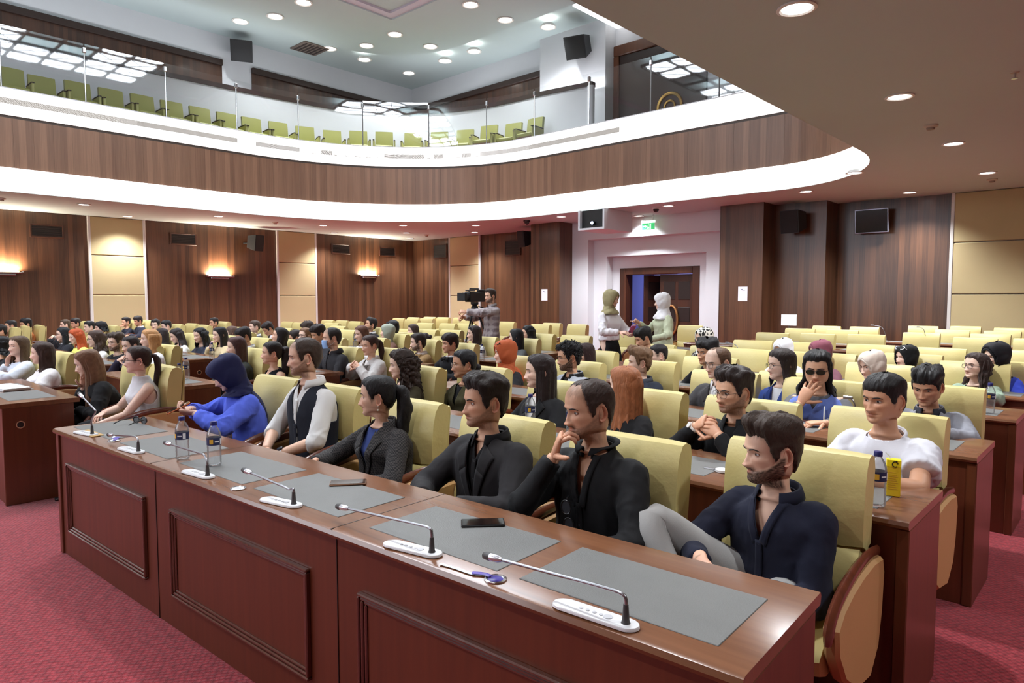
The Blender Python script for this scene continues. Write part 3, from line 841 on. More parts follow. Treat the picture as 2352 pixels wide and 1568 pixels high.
def add_top(P, t, lod, label):
    """outer garment: closed tube forms fused by a voxel remesh, then cut open at the neck"""
    root = P.root; s = P.s
    kind = t['kind']; col = t['col']
    off = {'shirt': .012, 'tee': .012, 'jacket': .022, 'vest': .016, 'sleeveless': .009, 'blouse': .014, 'hoodie': .024, 'puffer': .034, 'knit': .014, 'dress': .012}.get(kind, .012)
    off = t.get('off', off)
    nu, nv = {0: (56, 40), 1: (36, 22), 2: (24, 12)}[lod]
    mb = MB()
    G, th, d = torso_rings(P, off, nu, nv, d1=t.get('d1', 1.04))
    mb.grid(G[:, ::-1], True, True, True)
    sl = t.get('sleeve', 'long')
    if kind == 'vest' or sl == 'none': sl = 'none'
    if sl != 'none':
        for sd in (1, -1):
            S, E_, W_, a = P.arms[sd]
            f = (.90 if P.fem else 1.0)*s*t.get('loose', 1.0)*P.bw**.3*(.84 if t.get('_under') else 1.)
            up = E_-S; fo = W_-E_
            if sl == 'short': path = [S+np.array([-sd*.06, 0, .0]), S, S+up*.35, S+up*.60]; rad = np.array([.050, .064, .068, .072])*f; n = {0: 14, 1: 9, 2: 6}[lod]
            elif sl == 'roll': path = [S+np.array([-sd*.06, 0, .0]), S, S+up*.35, S+up*.8, E_+fo*.04, E_+fo*.22]; rad = np.array([.050, .062, .060, .056, .056, .054])*f; n = {0: 22, 1: 12, 2: 8}[lod]
            else: path = [S+np.array([-sd*.06, 0, .0]), S, S+up*.35, S+up*.75, E_-up*.04, E_+fo*.08, E_+fo*.45, E_+fo*t.get('cuff', .93)]; rad = np.array([.050, .062, .060, .056, .055, .054, .047, .040])*f; n = {0: 34, 1: 18, 2: 10}[lod]
            if kind in ('jacket', 'hoodie', 'puffer'): rad = rad*1.10
            rad = np.interp(np.linspace(0, 1, n), np.linspace(0, 1, len(rad)), rad)
            mb.tube(spline(path, n), rad, {0: 18, 1: 12, 2: 8}[lod], True)
    pn = {'shirt': 'shirt', 'tee': 'tee_shirt', 'jacket': 'jacket', 'vest': 'waistcoat', 'sleeveless': 'top', 'blouse': 'blouse', 'hoodie': 'hooded_jacket', 'puffer': 'padded_jacket', 'knit': 'jumper', 'dress': 'dress'}[kind]
    o = mb.build(pn, t.get('mat') or cloth(kind, col, t.get('rough', .85), t.get('bump', .12)), root, 4)
    if lod < 2:
        r = o.modifiers.new('fuse', 'REMESH'); r.mode = 'VOXEL'; r.voxel_size = {0: .0085, 1: .014}[lod]
        sm = o.modifiers.new('soft', 'SMOOTH'); sm.iterations = {0: 7, 1: 3}[lod]; sm.factor = .5
    GARMENTS.append((o, P, t, lod, off))
    if t.get('under'):      # a second garment below (shirt below waistcoat or jacket)
        t['under']['_under'] = 1; t['under'].setdefault('fold', .0015)
        if kind == 'vest': t['under']['_under'] = 0; t['under']['fold'] = .005; t['under']['off'] = .008
        else: t['under'].setdefault('off', .006)
        add_top(P, t['under'], lod, label)

def collar(P, root, c, lod, spread=25., height=.034, flap=.040, r0=None, mat_=None, name='collar', z0=.004, lift=0.):
    """turn-down collar: a band around the neck with two points in front"""
    s = P.s; N = P.N
    n = {0: 44, 1: 26, 2: 14}[lod]
    fz = smoothstep(1-np.linspace(-1, 1, n)**2, 0, .3)
    a = np.radians(np.linspace(spread, 360-spread, n))
    fa = (1+np.cos(a))/2          # 1 in front
    rx, ry = (.068, .070)
    if P.fem: rx, ry = .060, .062
    drop = .030*fa
    rows = []
    for (dr, dz, tip) in [(.006, -.012, 0), (.000, .012, 0), (.001, height-.006, 0), (.004, height, 0), (.009, height-.003, 0), (.016, height-flap*.5, .4), (.022, height-flap, 1.)]:
        tipx = tip*np.exp(-((1-fa)/.10)**2)
        r_x = (rx+dr)*s; r_y = (ry+dr)*s
        X = np.sin(a)*r_x*(1+.10*tipx); Y = -np.cos(a)*r_y*(1-.02*fa)+.014*s-.012*tipx
        Z = N[2]+(z0+dz+lift)*s-drop*s*(.8)-tipx*.020*s
        rows.append(np.stack([X, N[1]+Y, Z+0*a], -1))
    mb = MB(); mb.grid(np.array(rows))
    o = mb.build(name, mat_ or cloth('collar', c, .8), root, 4)
    md = o.modifiers.new('thick', 'SOLIDIFY'); md.thickness = .0025; md.offset = 0
    return o

def finish_tops():
    bpy.context.view_layer.update()
    dg = bpy.context.evaluated_depsgraph_get()
    jobs = []
    for o, P, t, lod, off in GARMENTS:
        if o.modifiers:
            me = bpy.data.meshes.new_from_object(o.evaluated_get(dg))
            n = len(me.vertices); V = np.empty(n*3); me.vertices.foreach_get('co', V); V = V.reshape(-1, 3)
            Nn = np.empty(n*3); me.vertex_normals.foreach_get('vector', Nn); Nn = Nn.reshape(-1, 3)
            F = [tuple(p.vertices) for p in me.polygons]; bpy.data.meshes.remove(me)
        else:
            me = o.data
            n = len(me.vertices); V = np.empty(n*3); me.vertices.foreach_get('co', V); V = V.reshape(-1, 3)
            Nn = np.zeros_like(V); F = [tuple(p.vertices) for p in me.polygons]
        jobs.append((V, Nn, F))
    for (o, P, t, lod, off), (V, Nn, F) in zip(GARMENTS, jobs):
        m = o.data.materials[0]; o.modifiers.clear()
        kind = t['kind']; s = P.s; N = P.N
        if lod < 2:
            amp = t.get('fold', {'jacket': .0035, 'tee': .006, 'shirt': .0065, 'blouse': .008, 'vest': .003, 'hoodie': .009, 'puffer': .012}.get(kind, .005))
            near = np.exp(-np.minimum.reduce([np.linalg.norm(V-P.arms[sd][1], axis=1) for sd in (1, -1)])/.12)
            V = noisefold(V, Nn, amp*(.6+1.5*near), t.get('fsc', 17.), hash(t['kind']) % 5+P.N[2]*10)
        # neck opening, V and arm holes: split along planes, then drop the faces inside
        neck = t.get('neck', {'shirt': .004, 'tee': -.004, 'jacket': .012, 'vest': -.012, 'blouse': -.004, 'sleeveless': .030, 'hoodie': .004, 'puffer': .0, 'knit': .004, 'dress': -.01}.get(kind, 0.))
        tilt = .30 if kind != 'sleeveless' else .15
        bm = bmesh.new()
        vs = [bm.verts.new(q) for q in V.tolist()]
        for f in F:
            try: bm.faces.new([vs[i] for i in f])
            except ValueError: pass
        def split(p, n, sel):
            fs = [f for f in bm.faces if sel(f.calc_center_median())]
            if not fs: return
            ge = set(fs); 
            for f in fs: ge.update(f.edges); ge.update(f.verts)
            bmesh.ops.bisect_plane(bm, geom=list(ge), dist=1e-5, plane_co=Vector(p), plane_no=Vector(n))
        nn = Vector((0, -tilt, 1)).normalized()
        pn_ = Vector((0, N[1], N[2]+neck*s))
        split(pn_, nn, lambda c: abs((c-pn_).dot(nn)) < .03 and math.hypot(c.x, c.y-N[1]-.01) < .13*s)
        vd = t.get('V', 0.); vw = t.get('Vw', .055)*s; ah = t.get('arm', .142)*P.bw*(.92 if P.fem else 1.)
        if vd:
            for sd in (1, -1):
                n_ = Vector((sd*vd, 0, -vw)).normalized()
                split((0, 0, N[2]-vd), n_, lambda c: c.y < N[1]+.03 and c.z > N[2]-vd-.02 and abs(c.x) < .14)
        noarm = kind == 'vest' or t.get('sleeve') == 'none'
        if noarm:
            for sd in (1, -1):
                split((sd*ah, 0, N[2]-.05), (1, 0, .22*sd), lambda c: c.z > N[2]-.27*s and abs(c.x) > .06)
        dele = []
        for f in bm.faces:
            c = f.calc_center_median()
            k = (c-pn_).dot(nn) > 0 and math.hypot(c.x, c.y-N[1]-.01) < .125*s
            if vd and c.y < N[1]+.02 and c.z > N[2]-vd and abs(c.x) < vw*(c.z-N[2]+vd)/vd: k = True
            if noarm and abs(c.x)-ah+.22*(c.z-N[2]+.05) > 0 and c.z > N[2]-.235*s: k = True
            if k: dele.append(f)
        bmesh.ops.delete(bm, geom=dele, context='FACES')
        me = bpy.data.meshes.new(o.data.name); bm.to_mesh(me); bm.free()
        me.polygons.foreach_set('use_smooth', [True]*len(me.polygons))
        me.materials.append(m)
        old = o.data; o.data = me; bpy.data.meshes.remove(old)
        if lod < 2:
            md = o.modifiers.new('thick', 'SOLIDIFY'); md.thickness = .004; md.offset = -1
        P.cur = o
        bvh = BVHTree.FromPolygons([Vector(q) for q in V], [f for f in F])
        dress_details(o, P, t, lod, bvh)

def project(bvh, pts, lift, y0=-1.):
    out = []
    last = None
    for x, z in pts:
        hit = bvh.ray_cast(Vector((x, y0, z)), Vector((0, 1, 0)))
        if hit[0] is not None: last = hit[0].y
        out.append((x, (last if last is not None else -.1)-lift, z))
    return np.array(out)

def patch(bvh, poly4, nu, nv, lift, thick=None):
    """bilinear patch of four front-view corners (x, z) laid onto the garment"""
    a, b, c, d = [np.array(q, float) for q in poly4]
    u = np.linspace(0, 1, nu); v = np.linspace(0, 1, nv)
    pts = [(a*(1-i)+b*i)*(1-j)+(d*(1-i)+c*i)*j for j in v for i in u]
    return project(bvh, pts, lift).reshape(nv, nu, 3)

def dress_details(o, P, t, lod, bvh):
    s = P.s; N = P.N; root = P.root; kind = t['kind']
    zt = N[2]
    if t.get('collar'):
        collar(P, o, t['collar'], lod, t.get('spread', 22.), mat_=None, lift=t.get('clift', 0.), flap=t.get('flap', .042))
    if t.get('stand'):
        collar(P, o, t['stand'], lod, t.get('spread', 14.), flap=.004, height=.030, name='stand_collar')
    if kind == 'tee' or t.get('rib'):
        n = 40; a = np.arange(n)*2*np.pi/n
        pts = np.stack([np.sin(a)*.078*s, N[1]-np.cos(a)*.074*s+.012, zt+(-.012-.030*np.cos(a))*s], -1)
        mb = MB(); mb.tube(np.concatenate([pts, pts[:1]]), .0085*s, 8, False, flat=1.); mb.build('neckband', o.data.materials[0], o, 4)
    if kind in ('jacket',) and lod < 2 or t.get('lapel'):
        vd = t.get('V', .26); lc = t.get('lapelmat') or o.data.materials[0]
        # lapels: outer point near the collar bone, meeting at the button
        for sd in (1, -1):
            mb = MB()
            w = .062*P.bw
            q1 = patch(bvh, [(sd*.050*s, zt-.020), (sd*(.050+w)*s, zt-.070), (sd*(.030+w*.75)*s, zt-vd*.55), (sd*.034*s, zt-vd*.45)], 7, 6, .006)
            q2 = patch(bvh, [(sd*.034*s, zt-vd*.45), (sd*(.030+w*.75)*s, zt-vd*.55), (sd*.022*s, zt-vd-.02), (sd*.004*s, zt-vd)], 6, 8, .006)
            mb.grid(q1); mb.grid(q2)
            l = mb.build('lapel', lc, o, 4)
            md = l.modifiers.new('thick', 'SOLIDIFY'); md.thickness = .005; md.offset = 0
        collar(P, o, t['col'], lod, 48., height=.040, flap=.050, mat_=lc, name='jacket_collar', lift=-.006)
        bm_ = MB(); q = project(bvh, [(.004, zt-vd-.03)], .004)[0]; bm_.cyl(q+np.array([0, -.003, 0]), q+np.array([0, .004, 0]), .009, n=12); bm_.build('button', mat('btn', tuple(int(c*.6) for c in t['col']), .4), o, .5)
    if t.get('front'):      # shirt front seen inside an open jacket, closed shape
        vd = t.get('V', .26)
        f = MB(); q = patch(bvh, [(-.060*s, zt+.006), (.060*s, zt+.006), (.008, zt-vd), (-.008, zt-vd)], 9, 12, .003); f.grid(q); f.build('shirt_front', cloth('front', t['front']), o, 4)
    if t.get('tie'):
        vd = t.get('V', .26); f = MB()
        f.grid(patch(bvh, [(-.016, zt-.030), (.016, zt-.030), (.012, zt-.062), (-.012, zt-.062)], 4, 4, .012))
        f.grid(patch(bvh, [(-.012, zt-.060), (.012, zt-.060), (.024, zt-vd-.05), (-.024, zt-vd-.05)], 4, 10, .009))
        l = f.build('necktie', cloth('tie', t['tie'], .6), o, 4); md = l.modifiers.new('thick', 'SOLIDIFY'); md.thickness = .004
    if t.get('bowtie'):
        f = MB(); c = project(bvh, [(0, zt-.030)], .018)[0]
        for sd in (1, -1):
            f.grid(np.array([[c+np.array([sd*x, -.006*math.cos(v*3.14)*0-.004, z*(h)]) for x, h in ((.006, .35), (.03, .8), (.058, 1.15), (.064, 1.1))] for z, v in ((-.022, 0), (0, .5), (.022, 1))]))
        f.box(c[0]-.009, c[0]+.009, c[1]-.012, c[1]+.006, c[2]-.011, c[2]+.011, .003)
        l = f.build('bow_tie', cloth('bow', t['bowtie'], .6), o, .6); md = l.modifiers.new('thick', 'SOLIDIFY'); md.thickness = .006
    if t.get('placket') and lod < 2:
        z0 = zt-max(t.get('V', .05), .05); z1 = zt-.46
        f = MB(); f.grid(patch(bvh, [(-.014, z0), (.014, z0), (.014, z1), (-.014, z1)], 4, 22, .0035)); pl = f.build('placket', o.data.materials[0], o, 4)
        md = pl.modifiers.new('thick', 'SOLIDIFY'); md.thickness = .003
        for k in range(5):
            q = project(bvh, [(0, z0-.012-k*.075)], .005)[0]; b = MB(); b.cyl(q+np.array([0, -.0015, 0]), q+np.array([0, .003, 0]), .0055, n=10); b.build('button', mat('btn', t.get('btn', tuple(int(c*.7+20) for c in t['col'])), .35), o, .5)
        if t.get('Vedge'):
            vd = t['V']; vw = t.get('Vw', .055)*s
            for sd in (1, -1):
                f = MB(); f.grid(patch(bvh, [(sd*vw*1.0, zt-.012), (sd*(vw+.024), zt-.015), (sd*.026, zt-vd-.02), (sd*.002, zt-vd)], 4, 16, .004)); pl = f.build('facing', o.data.materials[0], o, 4)
                md = pl.modifiers.new('thick', 'SOLIDIFY'); md.thickness = .003
    if t.get('cuffs'):
        for sd in (1, -1):
            S, E_, W_, a = P.arms[sd]
            k0, k1 = t.get('cuffpos', (.80, .95)); f = MB(); r = t.get('cuffr', .041)*s*(.9 if P.fem else 1.)
            f.tube([E_+(W_-E_)*k0, E_+(W_-E_)*(k0*.5+k1*.5), E_+(W_-E_)*k1], [r*1.02, r*1.04, r], 18, False)
            l = f.build('cuff', cloth('cuff', t['cuffs']), o, 4); md = l.modifiers.new('thick', 'SOLIDIFY'); md.thickness = .004

def add_legs(P, col, lod, stand, s, hips, extra):
    mb = MB(); extra = extra or {}
    n = {0: 16, 1: 10, 2: 7}[lod]; m = {0: 18, 1: 12, 2: 8}[lod]
    legs = extra.get('legs', {})
    for sd in (1, -1):
        if stand:
            pts = [(sd*.085, .02, .93*s), (sd*.095, .015, .70*s), (sd*.095, 0, .50*s), (sd*.095, .02, .28*s), (sd*.095, .03, .07)]; rr = [.10, .088, .062, .056, .050]
            foot = (sd*.10, -.02, .0, 0.)
        elif sd in legs:
            pts = legs[sd]; rr = [.088, .084, .068, .056, .046]; foot = extra.get('foot', {}).get(sd)
        else:
            fy = extra.get('footy', -.36)
            pts = [(sd*.085, .04, hips+.01), (sd*.105, -.16, hips+.045), (sd*.115, -.40, hips+.035), (sd*.115, -.405+(.405+fy)*.5, .30), (sd*.115, fy+.02, .09)]; rr = [.088, .082, .060, .052, .044]
            foot = (sd*.12, fy-.06, 0., 0.)
        pts = np.array(pts); pp = spline(pts, m)
        mb.tube(pp, np.interp(np.linspace(0, 1, m), np.linspace(0, 1, 5), np.array(rr)*(.92 if P.fem else 1.)*s), n, True)
        if foot is not None:
            x, y, zf, _ = foot
            prof = [(.10, .030, .045), (.07, .036, .070), (.02, .040, .062), (-.05, .046, .042), (-.12, .044, .032), (-.165, .030, .024)]
            th = np.arange(10)*2*np.pi/10; sh = MB()
            sh.grid(np.array([[(x+w*math.cos(t), y+yy, zf+max(0, h*.5+h*.5*math.sin(t)*1.0)) for t in th] for yy, w, h in prof]), True, True, True)
            sh.build('shoe', mat('shoe', (24, 22, 22), .4), P.root, 4)
    if not stand:
        th = np.arange(n)*2*np.pi/n
        mb.grid(np.array([[(w*math.cos(t), .045+d*math.sin(t), z) for t in th] for z, w, d in [(hips-.075, .15, .10), (hips-.04, .175, .135), (hips+.05, .172, .13), (hips+.10, .15, .10)]]), True, True, True)
    else:
        th = np.arange(n)*2*np.pi/n
        mb.grid(np.array([[(w*math.cos(t)*s, .02+d*math.sin(t)*s, z*s) for t in th] for z, w, d in [(.80, .15, .09), (.86, .172, .115), (.95, .165, .11), (1.02, .145, .095)]]), True, True, True)
    nm = 'skirt' if extra.get('skirt') else 'trousers'
    if extra.get('skirt'):
        th = np.arange(24)*2*np.pi/24; sb = MB()
        P_ = np.array([[(w*math.cos(t)*(1+.05*math.sin(7*t)*k), .02+d*math.sin(t)*(1+.05*math.sin(7*t)*k), z*s) for t in th] for k, (z, w, d) in enumerate([(1.06, .135, .095), (.98, .155, .115), (.85, .180, .135), (.6, .19, .15), (.3, .21, .17), (.10, .225, .19)])])
        sb.grid(P_, True, True, True); sb.build('skirt', cloth('skirt', col), P.root, 4)
    else: mb.build(nm, cloth('trousers', col), P.root, 4)
# ------------------------------------------------------------------ the hall
XL, YB, XR, YF, ZC, ZT = -20.95, 17.05, 4.5, -6.5, 3.8, 9.55
def struct(name, mb, m, parent=None, smooth=.6):
    o = mb.build(name, m, parent, smooth)
    if parent is None: o['kind'] = 'structure'
    return o
def sempty(name, loc=(0, 0, 0)):
    o = empty(name, loc); o['kind'] = 'structure'; return o
WOODW = wood('wall', (50, 32, 22), (108, 72, 49), .115, .34, 55., coat=.12)
WOODF = wood('fascia', (98, 68, 50), (140, 104, 80), .125, .45, 50.)
WHITE = mat('white', (208, 210, 214), .75, var=.02, vscale=3.)
CEIL = mat('ceiling', (190, 205, 206), .8, var=.02, vscale=1.5)
TAN = mat('tan', (184, 166, 124), .85, bump=.25, bscale=500., sheen=.2, var=.05, vscale=2.)
DARK = mat('dark', (20, 16, 15), .5)
BLACK = mat('black', (14, 14, 16), .45)
BAND = mat('lightband', (245, 245, 245), .5, emit=(255, 254, 252), estr=1.25)
STEEL = mat('steel', (190, 190, 192), .25, 1.)
TRIM = mat('trim', (205, 200, 196), .4)

# carpet: red with a small woven dot pattern
def carpet():
    m, nt, b = node_mat('carpet')
    g = nt.nodes.new('ShaderNodeNewGeometry')
    mp = nt.nodes.new('ShaderNodeMapping'); mp.inputs['Rotation'].default_value = (0, 0, .6); mp.inputs['Scale'].default_value = (1, 1, 1); nt.links.new(g.outputs['Position'], mp.inputs['Vector'])
    vo = nt.nodes.new('ShaderNodeTexVoronoi'); vo.inputs['Scale'].default_value = 42.; vo.inputs['Randomness'].default_value = .35; nt.links.new(mp.outputs['Vector'], vo.inputs['Vector'])
    no = nt.nodes.new('ShaderNodeTexNoise'); no.inputs['Scale'].default_value = 30.; no.inputs['Detail'].default_value = 5; nt.links.new(g.outputs['Position'], no.inputs['Vector'])
    n3 = nt.nodes.new('ShaderNodeTexNoise'); n3.inputs['Scale'].default_value = 160.; nt.links.new(g.outputs['Position'], n3.inputs['Vector'])
    r = nt.nodes.new('ShaderNodeMix'); r.data_type = 'RGBA'; r.inputs[6].default_value = (*lin((186, 64, 73)), 1); r.inputs[7].default_value = (*lin((112, 20, 32)), 1)
    f = math_node(nt, 'ADD', math_node(nt, 'MULTIPLY', vo.outputs['Distance'], 1.25), math_node(nt, 'MULTIPLY', math_node(nt, 'SUBTRACT', no.outputs['Fac'], .35), .9))
    r.clamp_factor = True
    nt.links.new(f, r.inputs[0]); nt.links.new(r.outputs[2], b.inputs['Base Color'])
    b.inputs['Roughness'].default_value = .95; b.inputs['Specular IOR Level'].default_value = .1; b.inputs['Sheen Weight'].default_value = .3
    bp = nt.nodes.new('ShaderNodeBump'); bp.inputs['Strength'].default_value = .6; bp.inputs['Distance'].default_value = .006
    nt.links.new(math_node(nt, 'ADD', n3.outputs['Fac'], vo.outputs['Distance']), bp.inputs['Height']); nt.links.new(bp.outputs['Normal'], b.inputs['Normal'])
    return m
f = MB(); f.box(XL-.2, XR+.2, YF-.2, YB+4.2, -.2, 0); struct('floor', f, carpet())

# ---- balcony front: a rounded rectangle open towards the stage
def arc(cx, cy_, rx, ry, a0, a1, n, p=2.):
    t = np.radians(np.linspace(a0, a1, n))
    return [(cx+rx*np.sign(math.cos(a))*abs(math.cos(a))**(2/p), cy_+ry*np.sign(math.sin(a))*abs(math.sin(a))**(2/p)) for a in t]
XF, YFR, XE = -17.42, 14.12, -3.22
FP = [(XF, YF), (XF, 2.), (XF, 6.0), (XF, 8.4)]+arc(-12.4, 8.6, 5.02, 5.52, 180, 90, 30)[1:]+[(-9.5, YFR), (-7.6, YFR)]+arc(-5.7, 11.2, 2.48, 2.92, 90, 0, 18)+[(XE, 8.), (XE, 4.), (XE, YF)]
FP = np.array(FP)
def offset(P, d):
    T = np.gradient(P, axis=0); T /= np.linalg.norm(T, axis=1)[:, None]; Nn = np.stack([-T[:, 1], T[:, 0]], -1)   # outward (away from the opening) is to the left of travel
    return P+Nn*d
def band(P, d, z0, z1, thick=.06):
    A = offset(P, d); B = offset(P, d+thick); mb = MB()
    mb.grid(np.array([np.c_[A, A[:, 0]*0+z0], np.c_[A, A[:, 0]*0+z1], np.c_[B, A[:, 0]*0+z1], np.c_[B, A[:, 0]*0+z0], np.c_[A, A[:, 0]*0+z0]]))
    return mb
parapet = sempty('trim_1')
band(FP, .0, ZC+.004, 4.30, .10).build('lower_light_band', BAND, parapet, .6)
# wooden boards of the gallery front, one by one
S = np.concatenate([[0], np.cumsum(np.linalg.norm(np.diff(FP, axis=0), axis=1))])
k0 = np.interp(0, S, S); bw_ = .36; s0 = 6.5
boards = []
NBD = int((S[-1]-s0-6.)/bw_)
Q = offset(FP, .03)
def along(s): return np.array([np.interp(s, S, Q[:, 0]), np.interp(s, S, Q[:, 1])])
for k in range(NBD):
    a = s0+k*bw_+.001; b = a+bw_-.002; pr = .0012*((k*7) % 3)
    pts = [along(a+(b-a)*q) for q in (0, .5, 1)]
    n = np.array([-(pts[2]-pts[0])[1], (pts[2]-pts[0])[0]]); n /= np.linalg.norm(n)
    mb = MB(); F_ = [p-n*pr for p in pts]; B_ = [p+n*.03 for p in pts]
    mb.grid(np.array([[(*p, z) for p in F_]+[(*p, z) for p in B_[::-1]] for z in (4.30, 5.32)]), True, True, True)
    mb.build('gallery_board', WOODF, parapet, .5)
band(FP, .08, 4.28, 5.34, .05).build('gallery_backing', DARK, parapet, .6)
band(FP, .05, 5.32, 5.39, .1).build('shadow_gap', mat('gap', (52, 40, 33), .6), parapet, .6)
band(FP, .0, 5.38, 5.92, .12).build('upper_light_band', BAND, parapet, .6)
band(FP, -.01, 5.915, 5.935, .16).build('coping', WHITE, parapet, .6)
# soffit below the gallery and the gallery floor
def slab(name, z0, z1, m, hole=None):
    mb = MB(); out = [(XR, YF), (XR, YB), (XL, YB), (XL, YF)]
    ring = [tuple(p) for p in FP]+out
    n = len(ring); V = [(*p, z0) for p in ring]+[(*p, z1) for p in ring]
    mb.add(V, [tuple(range(n))[::-1], tuple(range(n, 2*n))]+[(i, (i+1) % n, n+(i+1) % n, n+i) for i in range(n)])
    return struct(name, mb, m, None, None)
slab('ceiling_1', ZC, ZC+.12, CEIL)
slab('floor_1', 5.60, 5.72, mat('gfloor', (96, 88, 82), .8))
# ---- gallery glass
gl = empty('glass_balustrade', (0, 0, 0), 0, 'clear glass balustrade with thin steel posts along the curved balcony front', 'balustrade')
GQ = offset(FP, .10); Sg = np.concatenate([[0], np.cumsum(np.linalg.norm(np.diff(GQ, axis=0), axis=1))])
def ag(s): return np.array([np.interp(s, Sg, GQ[:, 0]), np.interp(s, Sg, GQ[:, 1])])
cuts = []
for q in [(0, 100), (195, 118), (380, 145), (541, 181), (683, 212), (834, 238), (985, 238), (1118, 215), (1228, 190), (1352, 155), (1495, 130), (1655, 100)]:
    # nearest arclength to the sight line
    ss = np.linspace(0, Sg[-1], 1500); px = np.array([pxof((*ag(s), 6.9))[0] for s in ss]); ok = (np.array([ag(s)[0] for s in ss]) < XE-.6)
    e = np.abs(px-q[0])+np.where(ok, 0, 1e5); cuts.append(ss[np.argmin(e)])
cuts = sorted([cuts[0]-2.2]+cuts+[cuts[-1]+1.6])
GL = glass_mat('balustrade', refl=3.6, opac=.0)
for a, b in zip(cuts[:-1], cuts[1:]):
    mb = MB(); m_ = 6; pts = [ag(a+.012+(b-a-.024)*i/m_) for i in range(m_+1)]
    mb.grid(np.array([[(*p, z) for p in pts] for z in (5.935, 7.22)])); mb.build('pane', GL, gl, .5)
for a in cuts:
    p = ag(a); mb = MB(); mb.cyl((*p, 5.93), (*p, 7.05), .016, n=8); mb.box(p[0]-.035, p[0]+.035, p[1]-.035, p[1]+.035, 7.02, 7.14, .01); mb.build('post', STEEL, gl, .5)
# ---- white curved wall behind the gallery seats with its dark cap
WP = np.array([(-19.5, YF), (-19.4, 3.8), (-19.3, 6.), (-19.1, 8.8), (-18.95, 10.6), (-18.55, 12.6), (-17.4, 14.1), (-15.4, 15.15), (-13., 15.4), (-11.4, 15.62)])
WP = spline(WP, 60)
def wallstrip(P, th_, z0, z1):
    A = P; B = offset(P, th_); mb = MB(); o = lambda q, z: np.c_[q, q[:, 0]*0+z]
    mb.grid(np.array([o(A, z0), o(A, z1), o(B, z1), o(B, z0), o(A, z0)])); return mb
struct('wall_gallery', wallstrip(WP, .12, 5.7, 7.42), WHITE)
struct('trim_2', wallstrip(offset(WP, -.03), .2, 7.42, 7.54), wood('cap', (30, 18, 14), (52, 32, 24), .2))
e = MB(); e.cyl((-11.4, 15.55, 5.72), (-11.4, 15.55, 7.40), .10, n=20); struct('trim_3', e, WHITE)
# ---- outer walls
def wbox(name, x0, x1, y0, y1, z0, z1, m): mb = MB(); mb.box(x0, x1, y0, y1, z0, z1); return struct(name, mb, m)
wbox('wall_left', XL-.2, XL, YF-.2, YB+.2, 0, 12, WOODW)
wbox('wall_front', XL-.2, XR+.2, YF-.2, YF, 0, 12, mat('front', (150, 120, 95), .7))
wbox('wall_right', XR, XR+.2, YF, YB+.2, 0, 12, mat('rightw', (168, 150, 122), .8))
# back wall around the entrance opening
bw2 = MB()
DX0, DX1, DZ = -11.05, -9.00+.35, 2.30
bw2.box(XL, -12.9, YB, YB+.2, 0, ZC); bw2.box(-7.4, XR, YB, YB+.2, 0, ZC); struct('wall_back', bw2, WOODW)
# upper walls, white, with recessed wooden fields
uw = MB(); uw.box(XL-.02, XL+.02, YF, YB, 5.7, 12); struct('wall_upper_left', uw, WHITE)
uw = MB(); uw.box(XL, XR, YB-.02, YB+.1, 5.7, 12); struct('wall_upper_back', uw, WHITE)
WOODU = wood('upper', (40, 25, 18), (80, 52, 38), .10, .30, 55., coat=.25)
def field(n, box, rim):
    t = sempty('trim_%d' % n); mb = MB(); mb.box(*box); mb.build('wood_field', WOODU, t, .5)
    mb = MB(); mb.box(*rim, .01); mb.build('cornice', mat('cornice', (44, 28, 22), .5), t, .5); return t
field(4, (XL, XL+.06, -6, 9.65, 5.7, 8.62), (XL, XL+.14, -6, 9.65, 8.62, 8.80))
field(5, (XL, XL+.06, 10.6, YB, 5.7, 8.62), (XL, XL+.14, 10.6, YB, 8.62, 8.80))
field(6, (XL, -14.1, YB-.08, YB-.02, 5.7, 8.62), (XL, -14.1, YB-.16, YB-.02, 8.62, 8.80))
wbox('trim_7', -14.05, -11.6, YB-.55, YB, 5.7, ZT, WHITE)
# area lights added above the curved wall to brighten the upper walls and ceiling
for (x, y, rz, L_) in ((-19.75, 3.6, 0, 7.), (-19.4, 9.6, 4, 5.), (-16.6, 15.9, 62, 5.), (-12.9, 16.2, 86, 3.)):
    la = bpy.data.lights.new('added_uplight', 'AREA'); la.shape = 'RECTANGLE'; la.size = .25; la.size_y = L_; la.energy = UPLIGHT*L_; la.color = (.95, .96, 1)
    lo = bpy.data.objects.new('added_uplight', la); COL.objects.link(lo); lo.location = (x, y, 7.62); lo.rotation_euler = (math.radians(180), math.radians(0), math.radians(-rz) if False else -math.radians(rz))
# gallery door at the right end, with a round gilt emblem on it
gd = sempty('door_2'); mb = MB(); mb.box(-11.5, -8.7, YB-.10, YB-.02, 5.72, 8.55, .01); mb.build('door_leaf', mat('dkdoor', (40, 24, 19), .35, coat=.3), gd, .5)
mb = MB(); mb.box(-11.6, -8.6, YB-.16, YB-.02, 8.55, 8.85, .02); mb.box(-11.6, -11.42, YB-.16, YB-.02, 5.72, 8.55, .02); mb.build('door_frame', wood('frame2', (70, 40, 26), (110, 66, 40), .2), gd, .5)
c = aty(1538, 245, YB-.12); tt = np.linspace(0, 2*np.pi, 33)
mb = MB(); mb.tube(np.stack([c[0]+.36*np.cos(tt), c[1]+0*tt, c[2]+.36*np.sin(tt)], -1), .045, 8, False); mb.tube(np.stack([c[0]+.16*np.cos(tt), c[1]+0*tt, c[2]+.16*np.sin(tt)], -1), .03, 8, False)
mb.build('emblem_ring', mat('gilt', (196, 160, 84), .3, .8), gd, .6)
